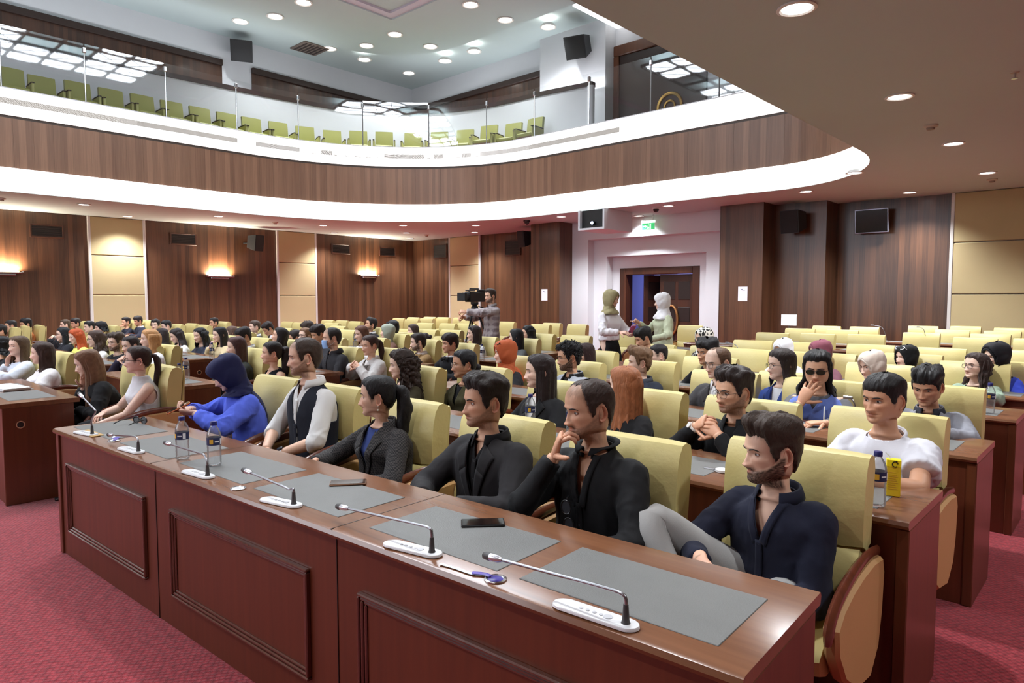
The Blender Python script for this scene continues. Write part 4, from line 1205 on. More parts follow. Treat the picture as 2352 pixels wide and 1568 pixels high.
# ---- upper ceiling: outer ring, dropped field with a rounded corner, inner tray
mb = MB(); mb.box(XL, XR, YF, YB, ZT, ZT+.2); struct('ceiling', mb, CEIL)
def rrect(x0, x1, y0, y1, r, n=12):
    P = []
    for cx, cy_, a in ((x1-r, y1-r, 0), (x0+r, y1-r, 90), (x0+r, y0+r, 180), (x1-r, y0+r, 270)):
        P += [(cx+r*math.cos(math.radians(a+90*i/n)), cy_+r*math.sin(math.radians(a+90*i/n))) for i in range(n+1)]
    return np.array(P)
def ringslab(P0, P1, z0, z1):
    mb = MB(); o = lambda q, z: np.c_[q, q[:, 0]*0+z]
    mb.grid(np.array([o(P0, z1), o(P0, z0), o(P1, z0), o(P1, z1), o(P0, z1)]), True); return mb
O_ = rrect(-18.7, -4.6, YF+.3, 14.7, 3.0); I_ = rrect(-15.7, -7.2, YF+2, 12.1, .05)
struct('trim_8', ringslab(O_, I_, 9.30, ZT), CEIL)
I2 = rrect(-15.45, -7.45, YF+2.2, 11.85, .05)
tb = MB(); tb.box(-15.45, -7.45, YF+2.2, 11.85, 9.40, 9.43); struct('trim_19', tb, CEIL)
struct('trim_9', ringslab(I_, I2, 9.34, 9.44), mat('tray', (206, 200, 214), .8))
# cove strip that shows over the edge of the near soffit
mb = MB(); mb.box(-11.55, -10.95, 14.9, 17.0, 9.36, 9.42); o = struct('trim_10', mb, BAND)
# ---- lattice lamp of the hall ceiling (its image stands in the balcony glass)
lamp = empty('lattice_ceiling_lamp', (-10.3, 2.2, 9.1), 0, 'large lattice ceiling lamp of glowing squares mirrored in the balcony glass', 'lamp')
LM = mat('lampglow', (255, 255, 250), .5, emit=(238, 246, 255), estr=LAMP); FRM = mat('lampframe', (40, 32, 28), .5)
cs = .92; nx, ny = 4, 14
mbf = MB(); Lx0, Ly1 = -2.0, 6.75
def litcell(i, j): return (i >= 2) or (j % 4 in (0, 1))
for i in range(nx):
    for j in range(ny):
        if not litcell(i, j): continue
        x0 = Lx0+i*cs; y1 = Ly1-j*cs
        mb = MB(); c_ = .13; a, b, z = x0+.05, x0+cs-.05, -.02; d, e_ = y1-cs+.05, y1-.05
        V = [(a+c_, d, z), (b-c_, d, z), (b, d+c_, z), (b, e_-c_, z), (b-c_, e_, z), (a+c_, e_, z), (a, e_-c_, z), (a, d+c_, z)]
        mb.add(V, [tuple(range(8))[::-1]]); mb.build('diffuser', LM, lamp, None)
for i in range(nx+1):
    x = Lx0+i*cs; mbf.box(x-.025, x+.025, Ly1-ny*cs, Ly1, -.06, .02)
for j in range(ny+1):
    y = Ly1-j*cs; mbf.box(Lx0, Lx0+nx*cs, y-.025, y+.025, -.06, .02)
for i in range(nx):
    for j in range(ny):
        if litcell(i, j):
            x0 = Lx0+i*cs; y1 = Ly1-j*cs
            mbf.tube([(x0, y1, -.05), (x0+cs, y1-cs, -.05)], .012, 4, False); mbf.tube([(x0+cs, y1, -.05), (x0, y1-cs, -.05)], .012, 4, False)
fo = mbf.build('lattice_frame', FRM, lamp, None); fo['kind'] = 'stuff'
for x, y in ((-1.8, 6.5), (1.6, 6.5), (-1.8, -5.8), (1.6, -5.8)):
    mb = MB(); mb.cyl((x, y, 0), (x, y, .45), .012, n=6); mb.build('hanger', STEEL, lamp, .5)
# ---- lower walls: upholstered panels with light trim strips
def fabric(n, wall, a0, a1):
    t = sempty('trim_%d' % n)
    zs = [0.1, .60, 1.68, 2.76, ZC]
    for k in range(4):
        mb = MB()
        if wall == 'L': mb.box(XL+.005, XL+.065, a0+.01, a1-.01, zs[k]+.008, zs[k+1]-.008, .016)
        else: mb.box(a0+.01, a1-.01, YB-.065, YB-.005, zs[k]+.008, zs[k+1]-.008, .016)
        mb.build('fabric_panel', TAN, t, .5)
    for a in (a0, a1):
        mb = MB()
        if wall == 'L': mb.box(XL+.005, XL+.08, a-.035, a+.035, 0, ZC, .01)
        else: mb.box(a-.035, a+.035, YB-.08, YB-.005, 0, ZC, .01)
        mb.build('trim_strip', TRIM, t, .5)
fabric(11, 'L', 5.90, 7.28); fabric(12, 'L', 11.34, 12.74); fabric(13, 'B', -18.80, -17.24); fabric(14, 'B', -3.04, 1.6); fabric(15, 'L', .2, 1.6)
# columns and steps of the back wall
wbox('trim_16', -13.62, -12.52, 15.6, YB+.05, 0, ZC, WOODW)
wbox('trim_17', -7.58, -6.52, 15.6, YB+.05, 0, ZC, WOODW)
wbox('trim_18', -6.52, -5.36, 16.3, YB+.05, 0, ZC, WOODW)
# white stepped portal around the entrance
po = sempty('door_1')
def frame(x0, x1, z1, ox0, ox1, oz1, y0, y1, nm):
    mb = MB(); mb.box(ox0, x0, y0, y1, 0, oz1); mb.box(x1, ox1, y0, y1, 0, oz1); mb.box(x0, x1, y0, y1, z1, oz1); mb.build(nm, WHITE, po, .5)
frame(-11.94, -7.85, 3.28, -12.52, -7.45, ZC, 16.20, 16.55, 'portal_outer_frame')
frame(-11.49, -8.38, 2.79, -12.0, -7.8, 3.30, 16.50, 16.85, 'portal_middle_frame')
frame(-11.23, -8.71, 2.455, -11.6, -8.3, 2.80, 16.80, 17.15, 'portal_inner_frame')
FR = wood('doorframe', (52, 28, 19), (88, 50, 34), .3, .35, coat=.2)
mb = MB(); mb.box(-11.23, -11.02, 16.78, 17.15, 0, 2.45, .015); mb.box(-8.92, -8.71, 16.78, 17.15, 0, 2.45, .015); mb.box(-11.02, -8.92, 16.78, 17.15, 2.26, 2.45, .015); mb.build('door_frame', FR, po, .5)
# right leaf closed, left leaf standing ajar
def leaf(nm, hinge, ang, w, glassy):
    lf = MB(); lf.box(0, w, -.025, .025, 0.01, 2.25, .004)
    L = lf.build(nm, wood('leaf', (44, 24, 17), (72, 40, 28), .3, .35, coat=.2), po, .5); L.location = hinge; L.rotation_euler = (0, 0, math.radians(ang))
    for z0, z1 in ((.2, .75), (.95, 1.35), (1.55, 2.05)):
        for x0, x1 in ((.12, w*.46), (w*.54, w-.12)):
            pb = MB(); pb.box(x0, x1, -.034, .034, z0, z1, .008); pb.build('door_panel', mat('dpanel', (30, 18, 15), .4), L, .5)
    return L
leaf('door_leaf', (-8.93, 16.95, 0), 180, 1.05, 0)
leaf('door_leaf', (-10.55, 17.0, 0), 52, 1.0, 0)
# corridor beyond the door: cold daylight
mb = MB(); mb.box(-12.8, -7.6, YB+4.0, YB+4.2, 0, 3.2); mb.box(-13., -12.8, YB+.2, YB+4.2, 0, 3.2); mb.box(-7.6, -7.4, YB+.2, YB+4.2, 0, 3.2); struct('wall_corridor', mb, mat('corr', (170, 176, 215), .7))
mb = MB(); mb.box(-13, -7.4, YB+.2, YB+4.2, 3.0, 3.2); struct('ceiling_2', mb, WHITE)
wl = MB(); wl.box(-12.6, -10.6, YB+3.9, YB+3.98, .3, 2.7, .02); wn = struct('window_1', wl, mat('daylight', (170, 176, 255), .5, emit=(172, 176, 255), estr=1.15))
wl = MB(); wl.box(-10.62, -10.50, YB+3.80, YB+3.99, 0, 2.9, .02); wl.build('window_frame', mat('cyan', (150, 230, 240), .4, emit=(150, 225, 240), estr=.9), wn, .5)
# white round-backed chair ring in the doorway: gilt ring on the right leaf
tt = np.linspace(0, 2*np.pi, 33); c = aty(1541, 735, 16.88)
mb = MB(); mb.tube(np.stack([c[0]+.20*np.cos(tt), c[1]+0*tt, c[2]+.40*np.sin(tt)], -1), .032, 8, False); mb.build('door_ring', mat('gilt2', (150, 104, 60), .3, .5), po, .6)
def pair(lst, key=lambda o: 0): pass

# ---- things on walls and ceilings
def ordinal(k): return ['first', 'second', 'third', 'fourth', 'fifth', 'sixth', 'seventh', 'eighth', 'ninth', 'tenth', 'eleventh', 'twelfth', 'thirteenth', 'fourteenth', 'fifteenth', 'sixteenth', 'seventeenth', 'eighteenth', 'nineteenth', 'twentieth', 'twenty-first', 'twenty-second', 'twenty-third'][k]
ven = [('L', 71, 516, 143, 545), ('L', 392, 538, 448, 560), ('L', 762, 563, 801, 580), ('L', 872, 570, 906, 586), ('B', 998, 562, 1026, 592), ('B', 1162, 552, 1196, 585)]
wl_ = ['on the left wall left of the first tan panel', 'on the left wall between the two tan panels', 'on the left wall above the last sconce', 'on the left wall beside the room corner', 'on the back wall just right of the corner', 'on the back wall behind the hanging speaker']
for (w, x0, y0, x1, y1), wt in zip(ven, wl_):
    if w == 'L':
        a = atx(x0, (y0+y1)/2, XL); b = atx(x1, (y0+y1)/2, XL); zc = (a[2]+b[2])/2; e = empty('air_vent', (XL, (a[1]+b[1])/2, zc), math.radians(90))
        w_ = abs(b[1]-a[1])/2
    else:
        a = aty(x0, (y0+y1)/2, YB); b = aty(x1, (y0+y1)/2, YB); zc = (a[2]+b[2])/2; e = empty('air_vent', ((a[0]+b[0])/2, YB, zc), 0)
        w_ = abs(b[0]-a[0])/2
    h_ = .145 if w == 'L' else .24
    tag(e, 'dark brown rectangular air vent '+wt, 'vent')
    mb = MB(); mb.box(-w_, w_, -.03, .0, -h_, h_, .008); mb.build('backing', DARK, e, .5)
    fm = MB()
    for bx in ((-w_-.03, -w_+.01, -h_-.03, h_+.03), (w_-.01, w_+.03, -h_-.03, h_+.03), (-w_, w_, h_-.01, h_+.03), (-w_, w_, -h_-.03, -h_+.01)): fm.box(bx[0], bx[1], -.045, 0, bx[2], bx[3], .006)
    fm.build('frame', wood('ventframe', (58, 34, 24), (84, 50, 34), .3), e, .5)
    for k in range(6):
        z = -h_+.03+k*(2*h_-.06)/5; mb = MB(); mb.box(-w_+.01, w_-.01, -.040, -.028, z-.006, z+.006); mb.build('slat', mat('slat', (44, 28, 24), .4), e, .5)
# sconces
WARM = mat('warm', (255, 220, 160), .5, emit=(255, 214, 150), estr=14.)
for q, wt in (((4, 624), 'at the left edge of the photo'), ((503, 634), 'between the two tan panels of the left wall'), ((845, 633), 'near the corner of the room')):
    p = atx(*q, XL); e = empty('wall_sconce', (XL, p[1], p[2]), math.radians(90), 'slim steel wall sconce glowing upward '+wt, 'lamp')
    mb = MB(); mb.box(-.40, .40, -.16, -.01, -.035, .0, .012); mb.box(-.28, .28, -.10, -.005, -.09, -.035, .012); mb.build('tray', STEEL, e, .5)
    for sx in (-.41, .41):
        mb = MB(); mb.cyl((sx-.02, -.09, .0), (sx+.02, -.09, .0), .035, n=14); mb.build('end_knob', STEEL, e, .5)
    mb = MB(); mb.cyl((-.34, -.085, .018), (.34, -.085, .018), .014, n=8); mb.build('tube', WARM, e, .5)
    la = bpy.data.lights.new('sconce_light', 'AREA'); la.shape = 'RECTANGLE'; la.size = .66; la.size_y = .05; la.energy = 100.; la.color = (1, .84, .64)
    lo = bpy.data.objects.new('sconce_light', la); COL.objects.link(lo); lo.parent = e; lo.location = (0, -.085, .05); lo.rotation_euler = (math.radians(180-14), 0, 0)
# loudspeakers
def speaker(p, yaw, tilt, w, h, d, label, back):
    e = empty('loudspeaker', p, math.radians(yaw), label, 'speaker')
    def R_(mb, nm, m):
        V = np.concatenate(mb.V); V = V @ np.array(Matrix.Rotation(math.radians(tilt), 3, 'X')).T; mb.V = [V]; return mb.build(nm, m, e, .5)
    mb = MB(); mb.prism([(-d*.5, -h/2), (d*.5, -h/2*.72), (d*.5, h/2*.72), (-d*.5, h/2)], 0, -w/2, w/2, .01); R_(mb, 'cabinet', mat('spk', (26, 26, 29), .55))
    mb = MB(); mb.box(-w/2*.92, w/2*.92, -d*.5-.012, -d*.5+.004, -h/2*.93, h/2*.93, .006); R_(mb, 'grille', mat('grille', (20, 20, 22), .7, bump=.6, bscale=400))
    mb = MB(); mb.tube([(0, d*.3, 0), back], .025, 8); mb.build('bracket', BLACK, e, .5)
p = atx(587, 557, XL+.52); speaker(p, 90+18, 8, .36, .50, .34, 'black loudspeaker on the left wall beside the second tan panel', (.05, .62, 0))
p = aty(1206, 548, 15.95); speaker(p, -12, 8, .34, .50, .34, 'black loudspeaker hung before the dark vent left of the wood column', (.55, .2, .0))
p = aty(1822, 508, 15.95); speaker(p, -8, 8, .44, .52, .36, 'black loudspeaker on the dark panelling left of the wall screen', (0, .34, 0))
p = atx(555, 114, XL+.55); speaker(p, 90-28, 26, .62, .62, .5, 'black loudspeaker high on the white pier at upper left', (0, .5, .1))
p = aty(1327, 106, YB-.95); speaker(p, 16, 26, .62, .62, .5, 'black loudspeaker high on the white pier left of the gallery door', (0, .4, .1))
# wall screen
a = aty(1964, 510, YB-.25); b = aty(2042, 510, YB-.25); e = empty('wall_screen', ((a[0]+b[0])/2, YB-.25, a[2]), 0, 'small black television on the dark wood wall at right', 'television')
w_ = (b[0]-a[0])/2; mb = MB(); mb.box(-w_, w_, -.04, .03, -.27, .27, .01); V = np.concatenate(mb.V) @ np.array(Matrix.Rotation(math.radians(7), 3, 'X')).T; mb.V = [V]; mb.build('bezel', mat('bezel', (150, 150, 165), .3, .6), e, .5)
mb = MB(); mb.box(-w_+.025, w_-.025, -.046, -.03, -.245, .245); mb.V = [np.concatenate(mb.V) @ np.array(Matrix.Rotation(math.radians(7), 3, 'X')).T]; mb.build('screen', mat('tvscreen', (8, 8, 10), .12), e, .5)
mb = MB(); mb.box(-.08, .08, .02, .25, -.08, .08, .01); mb.build('wall_mount', BLACK, e, .5)
# projector in its white ceiling box
p = np.array([-10.55, 13.9, ZC]); e = empty('projector_box', (-10.2, 13.95, 3.295), math.radians(0), 'white ceiling box with a lit projector in its black opening', 'projector')
mb = MB(); W_, D_, H_ = .40, 1.25, .50
for bx in ((-W_, -W_+.05, 0, D_, 0, H_), (W_-.05, W_, 0, D_, 0, H_), (-W_+.05, W_-.05, 0, D_, 0, .05), (-W_+.05, W_-.05, D_-.05, D_, .05, H_)): mb.box(*bx)
mb.build('housing', WHITE, e, .5)
mb = MB(); mb.box(-W_+.05, W_-.05, .10, .12, .05, H_); mb.build('dark_liner', BLACK, e, .5)
mb = MB(); mb.cyl((.02, .02, .17), (.02, .10, .17), .055, n=20); mb.build('lens_barrel', BLACK, e, .5)
mb = MB(); mb.cyl((.02, .012, .17), (.02, .02, .17), .035, n=20); mb.build('lens', mat('projlens', (200, 220, 255), .2, emit=(190, 215, 255), estr=14.), e, .5)
# exit sign
p = aty(1489, 517, 15.9); e = empty('exit_sign', p, math.radians(-4), 'green illuminated exit sign hung over the entrance', 'sign')
mb = MB(); mb.box(-.21, .21, -.03, .03, .055, .12, .008); mb.build('lamp_housing', mat('exith', (220, 225, 222), .4, emit=(225, 240, 232), estr=1.2), e, .5)
mb = MB(); mb.box(-.20, .20, -.006, .006, -.12, .055, .002); mb.build('sign_plate', mat('exitg', (60, 190, 110), .4, emit=(70, 200, 120), estr=.8), e, .5)
WH = mat('signwhite', (240, 250, 245), .5, emit=(240, 255, 248), estr=1.)
mb = MB(); mb.prism([(-.008, -.10), (-.008, -.05), (.03, -.05)][::-1], 1, -.12, -.06) if False else mb.box(-.17, -.09, -.010, -.006, -.04, -.015); mb.add([(-.09, -.010, -.065), (-.09, -.010, .01), (-.05, -.010, -.0275)], [(0, 1, 2)]); mb.build('arrow', WH, e, None)
mb = MB(); mb.box(.05, .09, -.010, -.006, -.10, .03); mb.build('door_symbol', WH, e, .5)
mb = MB(); mb.tube([(.01, -.009, .02), (.0, -.009, -.03), (-.015, -.009, -.09)], .008, 5); mb.tube([(0, -.009, -.03), (.03, -.009, -.085)], .008, 5); mb.lathe([(.0, .0), (.012, .01), (0, .024)], 8, (.012, -.009, .026)); mb.build('running_figure', WH, e, None)
for x in (-.15, .15):
    mb = MB(); mb.cyl((x, 0, .12), (x, 0, ZC-p[2]), .006, n=6); mb.build('hanger', STEEL, e, .5)
# notices on the columns
for q, Y, wt in (((1250.5, 676.5), 15.595, 'column left of the entrance'), ((1706, 674), 15.595, 'column right of the entrance')):
    p = aty(*q, Y); e = empty('paper_notice', p, 0, 'white paper notice taped to the wood '+wt, 'notice')
    mb = MB(); mb.box(-.115, .115, -.003, .002, -.175, .165); mb.build('sheet', mat('paper', (236, 234, 240), .7), e, .5)
    mb = MB(); mb.box(-.045, .0, -.0045, -.003, .085, .105); mb.box(-.01, .055, -.0045, -.003, .078, .088); mb.build('letterhead', mat('ink', (70, 80, 120), .7), e, None)
# ---- downlights
ring = MB(); ring.lathe([(.115, 0), (.118, -.010), (.100, -.014), (.088, -.006), (.086, .03)], 24, cap0=False, cap1=False)
disc = MB(); disc.lathe([(.0872, -.006), (.02, -.007)], 20)
GLOW = mat('downlight', (255, 255, 255), .5, emit=(255, 252, 245), estr=9.)
def downlights(lst, z, where, group, energy, scale=1., extra=[]):
    proto = None; lst = sorted(lst)
    for k, q in enumerate(lst+extra):
        p = atz(*q, z) if k < len(lst) else np.array([*q, z]); lab = 'round white recessed downlight %s, %s from the left' % (where, ordinal(k)) if k < len(lst) else 'round white recessed downlight of the near soffit outside the picture'
        if proto is None:
            e = empty('ceiling_downlight', (p[0], p[1], z), 0, lab, 'light', group)
            ring.build('trim_ring', mat('ring', (230, 228, 224), .4), e, .6); d = disc.build('diffuser', GLOW, e, .6); e.scale = (scale,)*3; proto = e
        else: e = copy_tree(proto, (p[0], p[1], z), None, lab, group)
        la = bpy.data.lights.new('downlight_lamp', 'SPOT'); la.energy = energy*(.48 if k >= len(lst) else 1.); la.spot_size = math.radians(125); la.spot_blend = .8; la.shadow_soft_size = .09; la.color = (.93, .97, 1)
        lo = bpy.data.objects.new('downlight_lamp', la); COL.objects.link(lo); lo.location = (p[0], p[1], z-.05)
downlights([(193, 469), (293, 496), (502, 496), (742, 517), (926, 517), (768, 534), (933, 534), (942, 547), (1093, 517), (1090, 533), (1289, 497), (1467, 495), (1535, 472), (1851, 439), (2089, 441), (1963, 396), (2268, 396), (2190, 329), (2066, 221), (1830, 18)], ZC, 'in the lower soffit', 'downlights of the lower soffit', 400., 1.25, [(-2.04, 2.32), (-2.04, -.76), (1.04, 5.4), (1.04, 2.32), (1.04, 8.48), (1.04, 11.56)])
downlights([(632, 37), (697, 5), (1081, 10), (1161, 45), (1259, 61), (907, 78), (842, 104), (989, 106), (1089, 117), (837, 136), (1022, 139)], 9.30, 'in the upper ceiling', 'downlights of the upper ceiling', 330., 2.0)
downlights([(552, 48), (757, 111), (939, 167)], ZT, 'in the outer ceiling ring', 'downlights of the outer ceiling ring', 330., 2.0)
# ---- small ceiling devices
for q, nm, lab in (((1507, 476), 'dome_camera', 'white dome security camera on the soffit before the entrance'), ((1210, 506), 'dome_camera', 'dark dome security camera on the soffit left of the projector box'), ((2138, 287), 'smoke_detector', 'white smoke detector on the soffit below the largest downlight pair'), ((2279, 411), 'smoke_detector', 'small white smoke detector on the soffit near the right wall panel'), ((632, 510), 'smoke_detector', 'small smoke detector on the soffit above the second tan panel'), ((980, 539), 'smoke_detector', 'small smoke detector on the soffit above the room corner'), ((2331, 165), 'sprinkler', 'small brass sprinkler on the soffit at the right edge'), ((3, 455), 'smoke_detector', 'small smoke detector on the soffit at the left edge')):
    p = atz(*q, ZC); e = empty(nm, p, 0, lab, {'dome_camera': 'camera', 'smoke_detector': 'detector', 'sprinkler': 'sprinkler'}[nm])
    if nm == 'dome_camera':
        mb = MB(); mb.lathe([(.10, 0), (.10, -.03), (.08, -.045)], 20); mb.build('mount', mat('devw', (215, 213, 210), .5) if q[0] > 1400 else BLACK, e, .6)
        mb = MB(); mb.lathe([(.072, -.045), (.068, -.08), (.045, -.11), (.005, -.122)], 20); mb.build('dome', mat('dome', (40, 38, 40), .1), e, 1.2)
    elif nm == 'smoke_detector':
        mb = MB(); mb.lathe([(.085, 0), (.085, -.02), (.06, -.035)], 18); mb.build('base', mat('devb', (196, 186, 172), .6), e, .6)
        mb = MB(); mb.lathe([(.05, -.035), (.045, -.06), (.01, -.066)], 18); mb.build('sensor', mat('devc', (150, 138, 124), .6), e, .6)
    else:
        mb = MB(); mb.lathe([(.04, 0), (.035, -.01), (.012, -.014), (.010, -.06)], 14); mb.build('stem', mat('devb', (196, 186, 172), .6), e, .6)
        mb = MB(); mb.lathe([(.03, -.06), (.03, -.066)], 14); mb.build('deflector', STEEL, e, .6)
p = atz(712, 110, ZT); e = empty('ceiling_vent', p, 0, 'dark square grille in the outer ring of the upper ceiling', 'vent')
mb = MB(); mb.box(-.45, .45, -.45, .45, -.04, 0, .01); mb.build('frame', mat('vfr', (120, 108, 100), .6), e, .5)
for k in range(6):
    mb = MB(); mb.box(-.38, .38, -.36+k*.13, -.30+k*.13, -.05, -.035); mb.build('slat', mat('vsl', (60, 50, 48), .6), e, .5)
# ---- gallery seats
seat_px = [(27, 146), (102, 167), (185, 180), (262, 197), (335, 211), (403, 226), (468, 240), (529, 253), (585, 264), (645, 274), (704, 284), (765, 293), (824, 294), (882, 296), (947, 299), (1005, 296), (1063, 291), (1115, 281), (1170, 276), (1217, 264)]
GRN = mat('seatgreen', (150, 150, 78), .6, bump=.15, bscale=60., sheen=.1)
pos = [atz(*q, 6.70)[:2] for q in seat_px]
def gseat(root):
    mb = MB(); bk = [[(x*.275*(1-.04*v), .20+.10*v*v*.6-.02*math.cos(x*1.5), .38+.57*v) for x in np.linspace(-1, 1, 7)] for v in np.linspace(0, 1, 6)]
    P = np.array(bk); Bk = P+np.array([0, .09, .0]); G = np.concatenate([P, Bk[:, ::-1]], 1); mb.grid(G[:, ::-1], True, True, True); mb.build('backrest', GRN, root, .9)
    mb = MB(); mb.box(-.27, .27, -.30, .22, .34, .44, .03); mb.build('seat', GRN, root, .6)
    mb = MB(); mb.box(-.25, .25, -.28, -.255, .02, .34, .006); mb.build('front_panel', mat('seatbrown', (110, 82, 60), .5), root, .5)
    for sd in (1, -1):
        mb = MB(); mb.box(sd*.28, sd*.335, -.30, .20, .0, .58, .012); mb.build('side_panel', mat('seatside', (166, 164, 100), .6), root, .5)
        mb = MB(); mb.tube([(sd*.308, -.33, .575), (sd*.308, -.25, .60), (sd*.308, 0, .605), (sd*.308, .2, .60)], .028, 8, flat=.5); mb.build('armrest', mat('arm', (52, 40, 32), .4), root, .6)
g0 = None
for k, p in enumerate(pos):
    # face the opening: along the inward normal of the nearest front segment
    j = np.argmin(np.hypot(FP[:, 0]-p[0], FP[:, 1]-p[1])); j = min(max(j, 1), len(FP)-2); T_ = FP[j+1]-FP[j-1]; n_ = np.array([T_[1], -T_[0]]); rz = math.atan2(n_[1], n_[0])+math.pi/2
    lab = 'olive green balcony seat, %s from the left' % ordinal(k)
    if g0 is None: g0 = empty('balcony_seat', (p[0], p[1], 5.72), rz, lab, 'seat', 'olive seats along the balcony'); gseat(g0)
    else: copy_tree(g0, (p[0], p[1], 5.72), rz, lab)
# ------------------------------------------------------------------ desks
WT = wood('desktop', (92, 58, 39), (136, 90, 62), .5, .22, 26., vertical=False, coat=.2, bandvar=.3)
WTX = WT
WP_ = wood('deskpanel', (78, 36, 22), (112, 55, 33), .9, .40, 30., coat=.05, bandvar=.25)
WE = wood('deskend', (74, 38, 22), (112, 60, 36), .9, .34, 30., coat=.15, bandvar=.25)
MOLD = wood('mold', (70, 36, 26), (104, 60, 46), .9, .20, 30., coat=.6, bandvar=.2)
MATG = mat('leathermat', (108, 108, 106), .48, bump=.25, bscale=240., var=.10, vscale=9.)
TH_ = .79
def desk(label, x0, x1, y0, seats, depth=.55, rz=0., detail=1, group=None, frames=None, seams=(), hole=False):
    """desk along x with its front at y0; seats: centres of the inlaid mats"""
    e = empty('bench_desk', (x1, y0, 0), rz, label, 'desk', group)
    W = x1-x0
    mb = MB(); mb.prism([(0.0, TH_-.035), (-.012, TH_-.030), (-.018, TH_-.018), (-.012, TH_-.004), (.0, TH_), (depth, TH_), (depth+.006, TH_-.012), (depth, TH_-.035)][::-1], 0, -W, 0.); mb.build('desk_top', WT, e, .5)
    mb = MB(); mb.box(-W+.02, -.02, .012, .035, 0.0, TH_-.035, .002); mb.build('front_panel', WP_, e, .5)
    for a, b in ((-W, -W+.045), (-.045, .0)):
        mb = MB(); mb.box(a, b, .0, depth-.04, 0, TH_-.035, .004); mb.build('end_panel', WE, e, .5)
    for s in seats:
        mb = MB(); mb.box(s-.30-x1, s+.30-x1, .08, .405, TH_-.004, TH_+.0025, .0015); mb.build('desk_mat', MATG, e, .5)
    for s in seams:
        mb = MB(); mb.box(s-x1-.0015, s-x1+.0015, -.014, depth, TH_-.002, TH_+.0008); mb.build('seam', DARK, e, None)
        mb = MB(); mb.box(s-x1-.0015, s-x1+.0015, .009, .013, .0, TH_-.04); mb.build('seam', DARK, e, None)
    for (a, b, z0, z1) in frames or ():
        fr_ = MB(); a -= x1; b -= x1
        def rail(p0, p1, q0, q1):
            for i, (o, dz) in enumerate(((0, 0), (.010, .014), (.020, .028))):
                pass
        for k, (ins, pr) in enumerate(((0, .020), (.013, .014), (.026, .008))):
            w_ = .013
            for bx in ((a+ins, b-ins, z1-ins-w_, z1-ins), (a+ins, b-ins, z0+ins, z0+ins+w_), (a+ins, a+ins+w_, z0+ins+w_, z1-ins-w_), (b-ins-w_, b-ins, z0+ins+w_, z1-ins-w_)):
                fr_.box(bx[0], bx[1], .012-pr, .014, bx[2], bx[3], .004)
        fr_.build('panel_moulding', MOLD, e, .5)
    if hole:
        mb = MB(); mb.cyl((.001, depth*.22, TH_-.17), (.004, depth*.22, TH_-.17), .024, n=20); mb.build('cable_hole', DARK, e, .5)
        t = np.linspace(0, 2*np.pi, 25); mb = MB(); mb.tube(np.stack([t*0+.003, depth*.22+.026*np.cos(t), TH_-.17+.026*np.sin(t)], -1), .004, 6, False); mb.build('hole_rim', mat('rimbeige', (190, 150, 120), .4), e, .6)
    return e
S1 = [-.99, -1.675, -2.455, -3.15, -3.88, -4.615]
RZ1 = math.atan2(.21, 4.35)
desk('long dark red wood front desk with moulded panels, nearest the camera', -4.97, -.595, 1.385, S1, .545, RZ1, frames=[(-4.80, -3.68, .165, .595), (-3.385, -2.24, .165, .595), (-1.94, -.80, .165, .595)], seams=(-2.07, -3.56))
MAINY = [1.38, 2.77, 4.14, 5.60, 6.85, 8.2, 9.7, 11.2, 12.5, 13.9]
rown = ['front', 'second', 'third', 'fourth', 'fifth', 'sixth', 'seventh', 'eighth', 'ninth', 'tenth']
for k in range(1, 10):
    xr = -.59; xl = -4.95 if k < 6 else -6.1 if k < 8 else -5.6
    n = int((xr-xl-.2)/.72); st = [xr-.42-i*.72 for i in range(n)]
    if k == 1: st = [-1.02, -1.74, -2.5, -3.2, -3.9, -4.6]
    desk('dark red wood bench desk, %s row of the main block' % rown[k], xl, xr, MAINY[k], st)
LY = [1.16, 2.40, 3.72, 5.0, 6.3, 7.6, 8.9]
for k, y in enumerate(LY):
    xr = [-6.36, -6.44, -6.44, -6.4, -5.75, -6.3, -6.9][k]
    desk('brown wood bench desk, %s row of the middle block' % rown[k], xr-1.9, xr, y, [xr-.48-i*.70 for i in range(2)], hole=True, depth=.52)
for k, y in enumerate([1.3, 2.5, 3.68, 4.95, 6.2, 7.5, 8.8]):
    desk('brown wood bench desk, %s row of the far left block' % rown[k], -15.0, -9.12, y, [-9.6-i*.72 for i in range(7)], hole=True)
